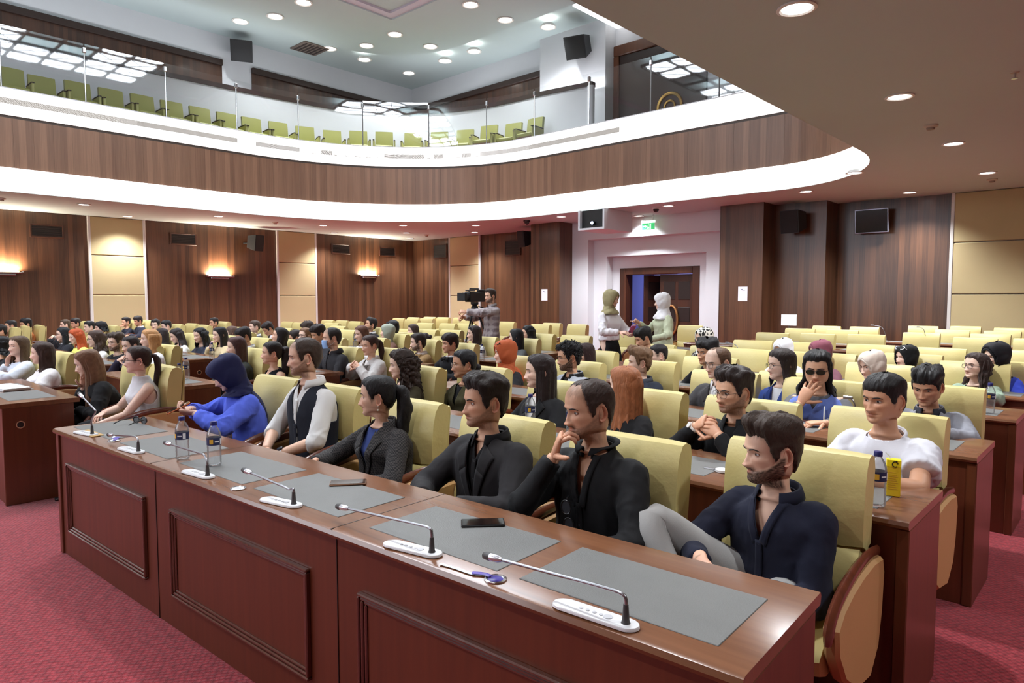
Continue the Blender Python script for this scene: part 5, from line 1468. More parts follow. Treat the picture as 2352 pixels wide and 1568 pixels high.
# ------------------------------------------------------------------ chairs
LEA = mat('leather', (210, 194, 130), .42, bump=.25, bscale=45., var=.06, vscale=6., spec=.45)
TANS = mat('tanside', (198, 152, 100), .55, bump=.1, bscale=300., var=.04, vscale=5.)
ARMW = wood('arm', (74, 34, 22), (120, 62, 40), .3, .25, 30., vertical=False, coat=.5)
HC = 1.03
def build_chair(e):
    # upper back pad: rolled over the top, thick; side profile extruded across
    def pad(prof, w0, w1, bulge, nm, m, nx=9):
        x = np.linspace(-1, 1, nx); P = []
        prof = np.array(prof); c = prof.mean(0)
        for xi in x:
            sh = 1-.04*abs(xi)**6*2; f = (1-abs(xi)**2.5)
            pr = c+(prof-c)*np.array([1-.18*abs(xi)**8, 1-.02*abs(xi)**8])
            P.append(np.c_[np.full(len(pr), xi*w0), pr[:, 0]-bulge*f*(prof[:, 0] < c[0]), pr[:, 1]])
        mb = MB(); mb.grid(np.array(P), True, True, True); return mb.build(nm, m, e, .7)
    up = [(.205, .68), (.155, .70), (.150, .80), (.165, .92), (.185, .985), (.215, 1.022), (.255, 1.03), (.295, 1.015), (.310, .975), (.300, .90), (.285, .78), (.275, .69)]
    pad(up[::-1], .265, .265, .015, 'upper_back_cushion', LEA)
    lo = [(.235, .43), (.125, .46), (.112, .54), (.120, .62), (.150, .685), (.175, .70), (.262, .69), (.255, .55)]
    pad(lo[::-1], .255, .255, .020, 'lower_back_cushion', LEA)
    for sd in (1, -1):
        q = np.array([(.306, 1.0), (.312, .97), (.298, .80), (.285, .70), (.268, .60), (.262, .50)]); mb = MB()
        mb.tube(spline(np.c_[np.full(6, sd*.245), q], 14), .009, 6); mb.build('piping', LEA, e, 2.)
    mb = MB(); mb.prism([(.24, .40), (.30, .44), (.325, .70), (.318, .96), (.292, .985), (.270, .70)], 0, -.225, .225, .01); mb.build('back_shell', mat('backshell', (150, 118, 78), .5), e, .6)
    se = [(.20, .37), (.22, .44), (.10, .475), (-.10, .485), (-.24, .475), (-.285, .44), (-.275, .39), (-.20, .365)]
    pad(se, .255, .255, .0, 'seat_cushion', LEA)
    for sd in (1, -1):
        out = [(-.255, .56), (-.20, .605), (-.10, .640), (.02, .662), (.15, .668), (.262, .655), (.285, .60), (.270, .45), (.235, .33), (.14, .25), (-.02, .27), (-.16, .36), (-.24, .47)]
        mb = MB(); mb.prism(out, 0, sd*.262, sd*.312, .012); mb.build('side_panel', TANS, e, .6)
        q = np.array([(-.275, .52), (-.262, .575), (-.205, .622), (-.10, .658), (.02, .680), (.15, .686), (.262, .672)])
        mb = MB(); mb.tube(spline(np.c_[np.full(7, sd*.288), q], 20), np.interp(np.linspace(0, 1, 20), [0, .1, .5, 1], [.020, .030, .030, .022]), 8, flat=.55, upv=(0, 0, 1)); mb.build('armrest', ARMW, e, 1.)
    mb = MB(); mb.cyl((0, .02, .05), (0, .02, .37), .045, n=14); mb.build('pedestal', BLACK, e, .6)
    mb = MB(); mb.box(-.16, .16, -.20, .24, .0, .05, .02); mb.build('base_plate', BLACK, e, .5)
CHAIR = [None]; CH_LIST = []
def chair(p, rz, label, group=None):
    if CHAIR[0] is None:
        e = empty('leather_chair', (p[0], p[1], 0), rz, label, 'chair', group); build_chair(e); CHAIR[0] = e
    else: e = copy_tree(CHAIR[0], (p[0], p[1], 0), rz, label, group)
    e['group'] = group or 'cream leather chairs'
    CH_LIST.append((e, p)); return e
_rs = random.Random(5)
def at_corner(kind, x, y, rz=0., hw=.262):
    """chair origin from the photo position of the top corner of its back"""
    q = atz(x, y, HC); d = np.array([math.cos(rz), math.sin(rz)])
    c = q[:2]+d*(-hw if kind == 'R' else hw if kind == 'L' else 0.)
    return c-np.array([-math.sin(rz), math.cos(rz)])*.26
# ------------------------------------------------------------------ the audience
SK = dict(a=(226, 182, 156), b=(214, 166, 136), c=(198, 148, 118), d=(232, 196, 176), e=(184, 134, 104))
BLK, DBR, BRN, LBR, RED, BLD, GIN = (24, 21, 22), (46, 34, 30), (66, 46, 36), (118, 86, 60), (156, 70, 36), (196, 150, 92), (170, 106, 62)
def Hs(col, **k): return dict(dict(style='short', col=col), **k)
def Hl(col, L=.32, **k): return dict(dict(style='long', line='long', col=col, top=.013, side=.012, L=L, part=0.), **k)
def Hp(col, **k): return dict(dict(style='ponytail', line='back', col=col, top=.010, side=.008), **k)
def Hj(col, **k): return dict(dict(style='hijab', col=col), **k)
def shirt(c, **k): return dict(dict(kind='shirt', col=c, collar=c, V=.07, Vw=.04, placket=1), **k)
def suit(c, inner=(238, 238, 240), **k): return dict(dict(kind='jacket', col=c, V=.26, Vw=.060, under=dict(kind='shirt', col=inner, collar=inner, V=.03, Vw=.03, placket=1)), **k)
def suit2(c, inner=(238, 238, 240), **k): return dict(dict(kind='jacket', col=c, V=0, front=inner, collar=inner), **k)
def tee(c, **k): return dict(dict(kind='tee', col=c, sleeve='short'), **k)
def blouse(c, **k): return dict(dict(kind='blouse', col=c, loose=1.15), **k)
CHIN = {-1: dict(hw=(-.045, -.150, -.165), h=(-.55, -.25, -1), hf=(.30, .25, .9), hd=(-.45, -.85, .25), curl=52., thumb=35.), 1: 'lap'}
CHINL = {1: dict(hw=(.045, -.150, -.165), h=(.55, -.25, -1), hf=(-.30, .25, .9), hd=(.45, -.85, .25), curl=52., thumb=35.), -1: 'lap'}
CLASP = {-1: dict(hw=(-.085, -.185, -.170), h=(-.8, -.1, -.8), hf=(.85, -.15, .45), hd=(-.1, -.75, .6), curl=42.), 1: dict(hw=(.080, -.180, -.185), h=(.8, -.1, -.8), hf=(-.85, -.15, .45), hd=(.1, -.75, .6), curl=42.)}
MOUTH = {-1: dict(hw=(-.075, -.175, -.185), h=(-.6, -.2, -1), hf=(.42, .30, .85), hd=(-.15, -.95, .3), curl=10., spread=9., thumb=30.), 1: 'table'}
GL = dict(col=(60, 52, 48), metal=.6, r=.0010)
GLB = dict(col=(18, 18, 20), r=.0016)
def houndstooth():
    m, nt, b = node_mat('houndstooth'); tc = nt.nodes.new('ShaderNodeTexCoord'); mp = nt.nodes.new('ShaderNodeMapping'); mp.inputs['Rotation'].default_value = (.4, .5, .3); nt.links.new(tc.outputs['Object'], mp.inputs['Vector'])
    ck = nt.nodes.new('ShaderNodeTexChecker'); ck.inputs['Scale'].default_value = 110.; ck.inputs[1].default_value = (*lin((22, 21, 23)), 1); ck.inputs[2].default_value = (*lin((84, 78, 76)), 1); nt.links.new(mp.outputs['Vector'], ck.inputs['Vector'])
    n = nt.nodes.new('ShaderNodeTexNoise'); n.inputs['Scale'].default_value = 150.; nt.links.new(tc.outputs['Object'], n.inputs['Vector'])
    mx = nt.nodes.new('ShaderNodeMix'); mx.data_type = 'RGBA'; mx.inputs[7].default_value = (*lin((26, 24, 26)), 1); nt.links.new(ck.outputs['Color'], mx.inputs[6]); nt.links.new(n.outputs['Fac'], mx.inputs[0]); nt.links.new(mx.outputs[2], b.inputs['Base Color']); b.inputs['Roughness'].default_value = .9
    return m
def leopard():
    m, nt, b = node_mat('spotted_cloth'); tc = nt.nodes.new('ShaderNodeTexCoord'); vo = nt.nodes.new('ShaderNodeTexVoronoi'); vo.inputs['Scale'].default_value = 26.; nt.links.new(tc.outputs['Object'], vo.inputs['Vector']); vo.feature = 'DISTANCE_TO_EDGE'
    r = nt.nodes.new('ShaderNodeValToRGB'); r.color_ramp.elements[0].position = .10; r.color_ramp.elements[1].position = .14; r.color_ramp.elements[0].color = (*lin((232, 226, 216)), 1); r.color_ramp.elements[1].color = (*lin((20, 18, 18)), 1)
    nt.links.new(vo.outputs['Distance'], r.inputs[0]); nt.links.new(r.outputs[0], b.inputs['Base Color']); b.inputs['Roughness'].default_value = .7
    return m
def plaid():
    m, nt, b = node_mat('plaid'); tc = nt.nodes.new('ShaderNodeTexCoord'); sp = nt.nodes.new('ShaderNodeSeparateXYZ'); nt.links.new(tc.outputs['Object'], sp.inputs[0])
    f = math_node(nt, 'ADD', math_node(nt, 'SINE', math_node(nt, 'MULTIPLY', sp.outputs[0], 75.)), math_node(nt, 'SINE', math_node(nt, 'MULTIPLY', sp.outputs[2], 62.)))
    r = nt.nodes.new('ShaderNodeMix'); r.data_type = 'RGBA'; r.inputs[6].default_value = (*lin((170, 160, 160)), 1); r.inputs[7].default_value = (*lin((134, 122, 126)), 1); r.clamp_factor = True
    nt.links.new(f, r.inputs[0]); nt.links.new(r.outputs[2], b.inputs['Base Color']); b.inputs['Roughness'].default_value = .9
    return m
PEOPLE = []; DBG = 0
def seat(key, label, px, py, phi, where, lod=1, pitch=0., bt=None, dx=0., dy=0., chair_lab=None, nochair=False, rzc=0., **k):
    """where: ('R'|'L', x, y) photo position of the chair back's top corner, or a row depth Y of the chair"""
    rz = math.radians(rzc)
    if isinstance(where, tuple): cp = at_corner(*where, rz=rz)
    else: cp = None; Yc = where
    if cp is not None: Yc = cp[1]
    lean = k.get('lean', 0.)
    q = aty(px, py, Yc+.02-lean+dy)
    x, y = q[0]+dx, Yc
    if cp is None: cp = np.array([x, Yc])
    to_cam = math.degrees(math.atan2(-q[1], -q[0])); face = to_cam-phi
    tot = (face+90+180) % 360-180
    b = (.30*tot if bt is None else bt)
    yaw = max(-82, min(82, tot-b))
    hp = Matrix.Rotation(math.radians(b), 2)
    hr = k.get('hair') or {}
    hh = hr.get('vol', .014) if hr.get('style') == 'hijab' else .75*hr.get('top', .02)+.5*hr.get('quiff', 0.)
    P = make_person(label, (x, y), q[2]-hh, -90+b, yaw, pitch, lod=lod, **k)
    P.key = key; PEOPLE.append(P)
    if abs(x-cp[0]) > .15: cp = np.array([cp[0]+.75*(x-cp[0]), cp[1]])
    if DBG: print('OFF', key, round(x-cp[0], 2), round(q[2], 2), np.round(cp, 2))
    if not nochair: chair(cp, rz+math.radians(_rs.uniform(-2.5, 2.5)), 'cream leather chair under the '+(chair_lab or label))
    return P
# ---- front row
KN = {}
P_navy = seat('navy', 'bearded man in navy open-collar shirt at the right end of the front desk', 1783, 944, 62, ('R', 2005, 1042), 0, 2, skin=SK['a'], bt=-10, roll=0,
  hair=Hs((58, 44, 36), top=.030, side=.008, quiff=.020, noise=.3), beard=('full', .92, (50, 36, 30)), top=shirt((34, 36, 52), V=.15, Vw=.050, Vedge=1, spread=32, sleeve='long', clift=.002), legs=(158, 156, 154),
  pose={-1: dict(w=(-.06, -.33, .69), h=(-1., .1, -.5), f=(.7, -.5, -.45), d=(-.2, -.5, .9)), 1: dict(w=(.13, -.26, .64), h=(.22, 1, -.35), f=(-.5, -.8, -.2), d=(.5, -.1, .8))},
  extra=dict(legs={-1: [(-.085, .04, .51), (-.18, -.14, .62), (-.285, -.335, .775), (-.16, -.37, .62), (.02, -.36, .58)]}, foot={-1: None}), chair_lab='man in the navy shirt')
P_bs = seat('blackshirt', 'balding bearded man in black collarless shirt resting his hand on his mouth', 1366, 870, 62, ('R', 1580, 1015), 0, 6, skin=SK['b'], bt=0, bw=1.06,
  hair=Hs((56, 42, 36), line='recede', top=.005, side=.006, noise=.5, root=.72), beard=('goatee', .95, (40, 30, 27)), top=dict(kind='shirt', col=(24, 24, 26), stand=(24, 24, 26), V=.20, Vw=.040, placket=1, Vedge=1, rough=.7), pose=CHIN, chair_lab='man in the black collarless shirt')
P_su = seat('suit', 'man with moustache in black suit jacket over black shirt', 1120, 852, 68, ('R', 1265, 965), 0, 0, skin=SK['b'], bt=0, bw=1.04,
  hair=Hs((38, 30, 27), top=.024, side=.010, quiff=.014, noise=.4), beard=('stubble', .45, (44, 34, 30)), top=dict(kind='jacket', col=(38, 36, 38), V=.28, Vw=.068, rough=.75, under=dict(kind='shirt', col=(28, 27, 29), collar=(28, 27, 29), V=.09, Vw=.04, placket=1)),
  pose={-1: dict(w=(-.09, -.30, .735), h=(-1, .2, -.5), f=(.8, -.55, .05), d=(-.2, -.1, 1)), 1: dict(w=(.10, -.30, .735), h=(1, .2, -.5), f=(-.8, -.55, .05), d=(.2, -.1, 1))}, chair_lab='man in the black suit')
P_ho = seat('hound', 'woman with black ponytail in dark houndstooth jacket over blue top', 872, 861, 100, ('R', 1020, 925), 0, 0, fem=1, skin=SK['a'], bt=0,
  hair=Hp(BLK, L=.36, tw=1.25, tie=(226, 222, 216), edge=.02), top=dict(kind='jacket', col=(60, 56, 56), mat=houndstooth(), V=.24, Vw=.060, fold=.003, under=dict(kind='knit', col=(52, 66, 120), V=0)), pose={-1: dict(w=(-.16, -.30, .73), h=(-1, .2, -.5), f=(.35, -.8, -.35), d=(-.3, -.3, 1)), 1: 'lap'}, chair_lab='woman in the houndstooth jacket')
P_ve = seat('vest', 'balding bearded man in dark waistcoat over white shirt with rolled sleeves', 706, 776, 88, 2.28, 0, 3, skin=SK['a'], bt=2,
  hair=Hs((60, 46, 38), line='recede', top=.008, side=.009, noise=.4, root=.8), beard=('full', .62, (92, 62, 44)), top=dict(kind='vest', col=(34, 36, 46), V=.26, Vw=.085, placket=1, btn=(120, 110, 100), under=dict(kind='shirt', col=(216, 214, 212), collar=(220, 218, 216), V=.10, Vw=.035, sleeve='roll', placket=1, spread=30)), pose='lap', chair_lab='man in the waistcoat')
P_bl = seat('bluehijab', 'woman in navy headscarf and bright blue blouse looking down at her phone', 542, 813, 85, 2.26, 0, 27, fem=1, skin=SK['d'], bt=-8, lean=.10,
  hair=Hj((34, 36, 74), peak=.016, drop=.22, vol=.016, tailback=[(.0, .10, -.15), (.05, .135, -.22), (.10, .15, -.32), (.13, .14, -.42)]), top=blouse((92, 112, 226), loose=1.35, fold=.010, sleeve='long', cuff=.80, cuffs=(92, 112, 226), cuffpos=(.74, .84), cuffr=.052), pose={-1: dict(w=(-.09, -.36, .845), h=(-1, .2, -.5), f=(.5, -.8, .1), d=(-.3, -.2, -.9), curl=45), 1: dict(w=(.04, -.37, .835), h=(1, .2, -.6), f=(-.45, -.85, .1), d=(.5, -.2, -.8), curl=45)}, chair_lab='woman in the navy headscarf')
P_sl = seat('sleeveless', 'woman with ponytail and glasses in white sleeveless top across the aisle', 318, 794, 93, ('R', 390, 838), 0, -2, fem=1, skin=SK['d'], bt=-6,
  hair=Hp((58, 42, 36), L=.34, tw=.8, tie=(30, 26, 26)), glasses=dict(GLB, top=0), top=dict(kind='sleeveless', col=(222, 222, 226), sleeve='none', neck=.036, rib=0, fold=.006), pose={1: dict(w=(.16, -.36, .60), h=(.6, .6, -.6), f=(-.3, -.6, -.75), d=(.6, -.5, .4), curl=55), -1: 'lap'}, legs=(34, 34, 38), chair_lab='woman in the white sleeveless top')
P_lh = seat('longhair', 'woman with long light brown hair in black blazer leaning on her hand', 212, 802, 98, 1.98, 0, 14, fem=1, skin=SK['d'], bt=-8, lean=.14,
  hair=Hl((120, 88, 66), .42, thick=.024, flare=.05, phi0=52), top=dict(kind='blouse', col=(28, 27, 29), loose=1.3, fold=.006), pose={-1: dict(hw=(-.06, -.10, -.20), h=(-.5, -.4, -1), hf=(.0, .35, .95), hd=(-.9, -.3, .1), curl=30), 1: 'lap'}, chair_lab='woman in the black blazer with long brown hair')
seat('whiteblouse', 'woman with long dark brown hair in white ruffled blouse at the far left block', 98, 784, 95, ('R', 145, 806), 1, 0, fem=1, skin=SK['d'], hair=Hl((64, 46, 40), .30, wave=.010, flare=.04), top=blouse((240, 236, 238), loose=1.4, fold=.010), bt=-4)
seat('leftgirl', 'woman with brown hair in pale grey blouse near the left edge of the photo', 42, 771, 58, 1.85, 1, -4, fem=1, skin=SK['d'], hair=Hl((88, 68, 52), .28), top=blouse((206, 212, 224), loose=1.3), pose={-1: dict(hw=(-.10, -.06, -.20), h=(-.5, -.4, -1), hf=(.1, .3, .95), hd=(-.9, -.2, .1)), 1: 'table'})
seat('edge', 'dark haired woman cut off by the left edge of the photo', 3, 771, 95, 1.9, 1, 0, fem=1, skin=SK['b'], hair=Hl(BLK, .10), top=blouse((30, 30, 34)))
# ---- second row, main block
P_te = seat('tee', 'boy with short black hair in white t-shirt beside the juice carton', 2036, 856, 38, ('R', 2175, 955), 0, 2, skin=SK['c'], bt=-10, bw=1.05, head_kw=dict(wide=1.05, brow=.7, nose=.9),
  hair=Hs((26, 22, 22), line='fringe', top=.015, side=.006, noise=.35), top=tee((214, 213, 220), fold=.007, loose=1.12), pose={1: dict(w=(.10, -.40, .815), h=(1, .3, -.55), f=(-.95, -.2, 0), d=(0, 0, 1)), -1: 'lap'}, chair_lab='boy in the white t-shirt')
P_gh = seat('glasshands', 'man in glasses and black overshirt with clasped hands at his chin', 1692, 838, 50, ('R', 1838, 925), 0, 3, skin=SK['b'], bt=-6, bw=1.06, head_kw=dict(wide=1.06),
  hair=Hs((44, 34, 32), top=.028, side=.008, quiff=.016, noise=.45), beard=('stubble', .55, (44, 34, 32)), glasses=GL, top=dict(kind='shirt', col=(26, 26, 28), collar=(26, 26, 28), V=.14, Vw=.05, Vedge=1, under=dict(kind='tee', col=(18, 18, 20))), pose=CLASP, chair_lab='man with clasped hands')
P_rh = seat('redhair', 'woman with copper and blonde long hair in black blazer seen from behind', 1436, 840, 122, ('R', 1575, 900), 0, 0, fem=1, skin=SK['d'], bt=-18,
  hair=Hl((150, 92, 58), .33, thick=.024, rs=.094, rb=.122, phi0=56), top=dict(kind='blouse', col=(28, 27, 29), fold=.004, loose=1.1), chair_lab='woman with copper hair')
P_ls = seat('longstraight', 'woman with very long dark straight hair in black blazer over striped top', 1243, 812, 84, 3.45, 0, 0, fem=1, skin=SK['d'], bt=-6, hair=Hl((40, 30, 30), .46, thick=.022, phi0=58), top=dict(kind='jacket', col=(28, 28, 30), V=.24, Vw=.07, fold=.003, under=dict(kind='knit', col=(222, 218, 214))), chair_lab='woman with very long dark hair')
P_ol = seat('olive', 'woman with black hair and thin glasses in olive green jacket', 1068, 802, 74, ('R', 1169, 845), 0, 0, fem=1, skin=SK['c'], bt=-4, hair=dict(style='bun', line='back', col=(24, 22, 26), top=.016, side=.014, bun=(0, .12, -.02)), glasses=dict(GL, col=(200, 190, 180)), top=dict(kind='hoodie', col=(66, 62, 40), V=.2, Vw=.05, fold=.008, under=dict(kind='tee', col=(20, 20, 22))), chair_lab='woman in the olive jacket')
P_cu = seat('curly', 'woman with voluminous curly dark hair facing left', 926, 802, 82, ('R', 1017, 843), 0, 4, fem=1, skin=SK['d'], bt=-6, hair=dict(style='curly', line='long', col=(50, 36, 30), top=.022, side=.022, L=.30, nsc2=.03, rs=.112, rb=.150, flare=.06, thick=.03, noise=.5, fuzz=.02, phi0=58), top=dict(kind='blouse', col=(58, 52, 36)), chair_lab='woman with curly hair')
# ---- third row, main block
P_ya = seat('yawn', 'long haired young man in dark glasses and blue padded vest covering his mouth', 1880, 803, 6, ('L', 1806, 863), 0, 4, skin=SK['b'], bt=8, head_kw=dict(wide=1.03),
  hair=dict(style='long', line='short', col=BLK, top=.022, side=.014, L=.17, phi0=84, rs=.092, rb=.125, thick=.03, wave=.012), glasses=dict(GLB, dark=1, size=(.026, .0155), top=1), top=dict(kind='puffer', col=(92, 112, 180), sleeve='none', arm=.185, off=.040, V=.10, Vw=.06, rough=.55, under=dict(kind='hoodie', col=(104, 104, 108), off=.014, fold=.004)), pose=MOUTH, chair_lab='young man in the blue padded vest')
P_gb = seat('greyblaz', 'boy with wavy black hair in grey blazer looking down from under his brows', 2138, 838, 18, ('R', 2262, 890), 0, 14, skin=SK['c'], bt=4, hair=Hs((26, 23, 24), line='fringe', top=.026, side=.010, noise=.6, nsc=44), top=dict(kind='jacket', col=(132, 132, 140), V=.28, Vw=.07, fold=.006, under=dict(kind='shirt', col=(44, 44, 52), collar=(44, 44, 52), V=.05, Vw=.03)), pose={1: dict(w=(.12, -.42, .815), h=(1, .3, -.55), f=(-.95, -.2, 0), d=(0, 0, 1)), -1: 'table'}, chair_lab='boy in the grey blazer')
seat('shaved', 'man with cropped receding hair and glasses in dark grey suit', 1655, 797, 50, ('L', 1601, 846), 0, 6, skin=SK['d'], bt=-6, hair=Hs((92, 68, 52), line='recede', top=.003, side=.004, root=.55), beard=('stubble', .25, (110, 80, 60)), glasses=GL, top=suit((62, 60, 62)))
seat('blazer', 'young man with light brown swept hair in navy blazer', 1472, 795, 82, ('R', 1558, 831), 0, 0, skin=SK['d'], hair=Hs((112, 84, 62), top=.026, side=.009, quiff=.018, noise=.5), top=suit((40, 44, 56), (60, 62, 70)))
seat('glasscurly', 'bearded young man with curly black hair and glasses in light grey suit', 1312, 785, 78, ('R', 1387, 832), 0, 5, skin=SK['b'], hair=dict(style='curls', col=(22, 20, 22), top=.024, side=.012, noise=.6, fuzz=.016), beard=('full', .9, (28, 22, 22)), glasses=GL, top=suit((176, 180, 190), (24, 24, 26)))
seat('rusthij', 'woman in rust orange headscarf with sunglasses on top and black blazer', 1161, 780, 74, 4.78, 0, 0, fem=1, skin=SK['d'], hair=Hj((178, 88, 52), drop=.45, vol=.018, tailback=[(.02, .10, -.14), (.06, .13, -.2), (.12, .12, -.28)]), top=dict(kind='blouse', col=(44, 44, 48)))
seat('bluegirl', 'woman with shoulder length dark hair and round glasses in blue jacket', 1797, 800, 62, 5.05, 1, 0, fem=1, skin=SK['d'], hair=dict(style='bob', line='long', col=(44, 34, 32), top=.018, side=.014, L=.14, wave=.01), glasses=dict(GLB, r=.0012), top=dict(kind='jacket', col=(54, 74, 140), V=.22, Vw=.05, under=dict(kind='knit', col=(230, 232, 236))))
# ---- right block, further rows
seat('glassgirl', 'girl with dark curly hair and black rimmed glasses in sage jacket', 2243, 810, 45, ('R', 2324, 835), 0, -6, fem=1, skin=SK['d'], bt=-4, hair=dict(style='long', line='long', col=(52, 38, 34), top=.014, side=.014, L=.22, wave=.014, nsc2=.03, rb=.135, thick=.03), glasses=GLB, top=dict(kind='hoodie', col=(146, 164, 144), V=.12, Vw=.05, under=dict(kind='tee', col=(40, 44, 44))), pose={1: dict(w=(.12, -.42, .82), h=(1, .3, -.55), f=(-.95, -.2, 0), d=(0, 0, 1)), -1: 'lap'})
seat('beigehij', 'woman in beige headscarf looking down', 2010, 805, 50, ('R', 2099, 839), 0, 12, fem=1, skin=SK['d'], hair=Hj((206, 190, 178), under=(40, 34, 34), drop=.5), top=blouse((196, 184, 172)))
seat('blackhij', 'woman in black headscarf with white framed sunglasses on her head', 2083, 792, 48, ('R', 2164, 815), 0, 0, fem=1, skin=SK['d'], hair=Hj((22, 22, 24), drop=.5), top=blouse((40, 40, 44)))
seat('blackhij2', 'woman in black turban scarf and royal blue dress behind the girl in sage', 2290, 785, 42, 7.3, 1, 2, fem=1, skin=SK['d'], hair=Hj((22, 21, 25), drop=.3, vol=.022), top=blouse((54, 70, 178)))
seat('whitehij', 'woman in white headscarf behind the woman in blue jacket', 1803, 777, 35, 7.2, 1, 10, fem=1, skin=SK['b'], hair=Hj((232, 232, 236)), top=blouse((210, 206, 206)))
seat('mauvehij', 'woman in mauve headscarf behind the young man in the padded vest', 1888, 781, 62, 7.2, 1, 6, fem=1, skin=SK['d'], hair=Hj((132, 74, 88)), top=blouse((120, 80, 90)))
seat('curlyboy', 'young man with tousled black hair in black jacket behind the cropped man', 1628, 774, 46, ('L', 1581, 816), 1, 4, skin=SK['b'], hair=Hs((28, 26, 28), line='fringe', top=.032, side=.014, noise=.7, nsc=40), top=shirt((32, 31, 34)))
seat('leopard', 'woman in black and white spotted headscarf', 1618, 752, 50, 7.3, 1, 0, fem=1, skin=SK['d'], hair=Hj((225, 220, 210), mat=leopard(), drop=.5), top=blouse((30, 30, 33)))
seat('buzz', 'young man with very short black hair behind the navy blazer', 1516, 790, 80, ('R', 1554, 801), 1, 4, skin=SK['d'], hair=Hs((34, 30, 32), line='fade', top=.010, side=.004, root=.9), top=shirt((44, 46, 54)))
seat('doorblack', 'young man with thick black hair looking down below the white headscarf', 1486, 750, 70, ('R', 1553, 792), 1, 18, skin=SK['b'], hair=Hs((24, 22, 24), line='fringe', top=.030, side=.012, noise=.4), beard=('stubble', .3, (40, 32, 30)), top=shirt((60, 60, 66)))
seat('sungl', 'woman with dark straight hair and sunglasses on her head behind the curly haired man', 1347, 787, 74, ('R', 1418, 807), 1, 4, fem=1, skin=SK['d'], hair=Hl((52, 36, 36), .26), top=blouse((60, 60, 70)))
seat('bowtie', 'young man in black dinner jacket with black bow tie', 1036, 764, 66, ('R', 1097, 789), 1, 2, skin=SK['b'], hair=Hs((40, 30, 28), top=.028, side=.012, noise=.3, line='fringe'), top=suit2((30, 30, 34), bowtie=(16, 16, 18)), bt=-6)
seat('beardtan', 'bearded man in tan blazer with hand over his mouth', 963, 764, 86, ('R', 1010, 780), 1, 4, skin=SK['d'], hair=Hs((44, 34, 30), top=.016, side=.012, back=.016, noise=.3), beard=('full', .85, (46, 34, 30)), top=suit2((150, 120, 82), (200, 190, 190)), pose=MOUTH)
seat('whitejkt', 'woman with tied back brown hair and white jacket folding her raised hands', 852, 769, 56, 4.55, 0, 4, fem=1, skin=SK['a'], bt=-6, hair=Hp((58, 40, 36), L=.24), top=dict(kind='jacket', col=(208, 204, 202), V=.2, Vw=.05, loose=1.25, fold=.008, under=dict(kind='knit', col=(230, 226, 222))), pose={-1: dict(hw=(-.09, -.21, -.20), h=(-.8, -.1, -.8), hf=(.75, -.2, .4), hd=(-.1, -.6, .8), curl=60), 1: dict(hw=(.05, -.21, -.21), h=(.8, -.1, -.8), hf=(-.75, -.2, .4), hd=(.1, -.6, .8), curl=60)})
seat('mask', 'balding man in black shirt wearing a blue face mask', 765, 752, 82, ('R', 829, 798), 0, 2, skin=SK['a'], bw=1.1, hair=Hs((40, 34, 32), line='recede', top=.006, side=.010, root=.8), beard=('stubble', .5, (50, 40, 36)), top=shirt((44, 43, 47), V=.05))
seat('sung', 'woman with long dark hair and sunglasses on her head in white top', 1090, 747, 80, ('R', 1144, 774), 1, 0, fem=1, skin=SK['d'], hair=Hl((50, 38, 38), .32, wave=.008), top=blouse((222, 220, 226)))
seat('lh', 'woman with long black straight hair in grey jacket turned away', 1186, 754, 108, ('R', 1240, 778), 1, 0, fem=1, skin=SK['d'], hair=Hl((26, 25, 29), .42), top=blouse((96, 98, 100)))
seat('bob', 'woman with black bobbed hair facing left below the wood column', 1214, 747, 78, ('R', 1275, 767), 1, 0, fem=1, skin=SK['a'], hair=dict(style='bob', line='long', col=(24, 22, 24), top=.018, side=.016, L=.10, rb=.13, rs=.1), top=blouse((150, 150, 156)))
seat('sagehij', 'woman in sage grey headscarf and brown leather jacket', 889, 744, 85, ('R', 938, 767), 1, -6, fem=1, skin=SK['d'], hair=Hj((160, 166, 152), drop=.6, vol=.018), top=dict(kind='jacket', col=(120, 88, 76), loose=1.15, fold=.010))
seat('brownh', 'woman with long brown hair in white top behind the white jacket', 833, 747, 62, 5.7, 1, 6, fem=1, skin=SK['d'], hair=Hl((98, 66, 54), .30), top=blouse((228, 224, 224)))
seat('girl', 'woman with straight brown hair resting her cheek on her hand', 950, 744, 74, ('R', 1006, 757), 1, 2, fem=1, skin=SK['d'], hair=Hl((62, 46, 42), .22), top=blouse((70, 62, 60)), pose=CHINL)
seat('heads_down', 'dark haired person bent forward in white clothing beside the bearded man in tan', 986, 764, 110, 6.5, 1, 30, skin=SK['b'], fem=1, lean=.1, hair=dict(style='bun', line='back', col=(44, 32, 32), top=.014, side=.012), top=blouse((226, 226, 232)))
# ---- middle block
seat('bareshoulder', 'woman with dark ponytail in black v-neck top behind the navy headscarf', 625, 784, 86, 3.35, 0, -2, fem=1, skin=SK['a'], hair=Hp((40, 32, 32), L=.30, tw=1.5), top=dict(kind='sleeveless', col=(30, 31, 38), sleeve='none', V=.13, Vw=.075, neck=.0))
seat('brown', 'woman with long auburn hair and dark sleeves left of the dark ponytail', 545, 772, 80, 3.5, 1, 2, fem=1, skin=SK['d'], hair=Hl((76, 50, 48), .30), top=blouse((50, 52, 48)))
seat('girl2', 'woman with long black hair tilting her head back in black top', 640, 752, 90, 4.6, 1, -12, fem=1, skin=SK['a'], hair=Hl((34, 29, 31), .26), top=blouse((36, 34, 40)))
seat('suitm2', 'young man with side parted black hair in dark suit looking down', 566, 750, 72, 4.55, 1, 16, skin=SK['b'], hair=Hs((34, 28, 30), line='fringe', top=.026, side=.012), top=suit2((48, 48, 52)))
seat('n1', 'man with light brown hair and glasses lifting his chin behind the balding man', 700, 753, 60, 5.3, 1, -10, skin=SK['d'], hair=Hs((120, 88, 66), top=.016, side=.008), glasses=GLB, top=shirt((120, 124, 136)))
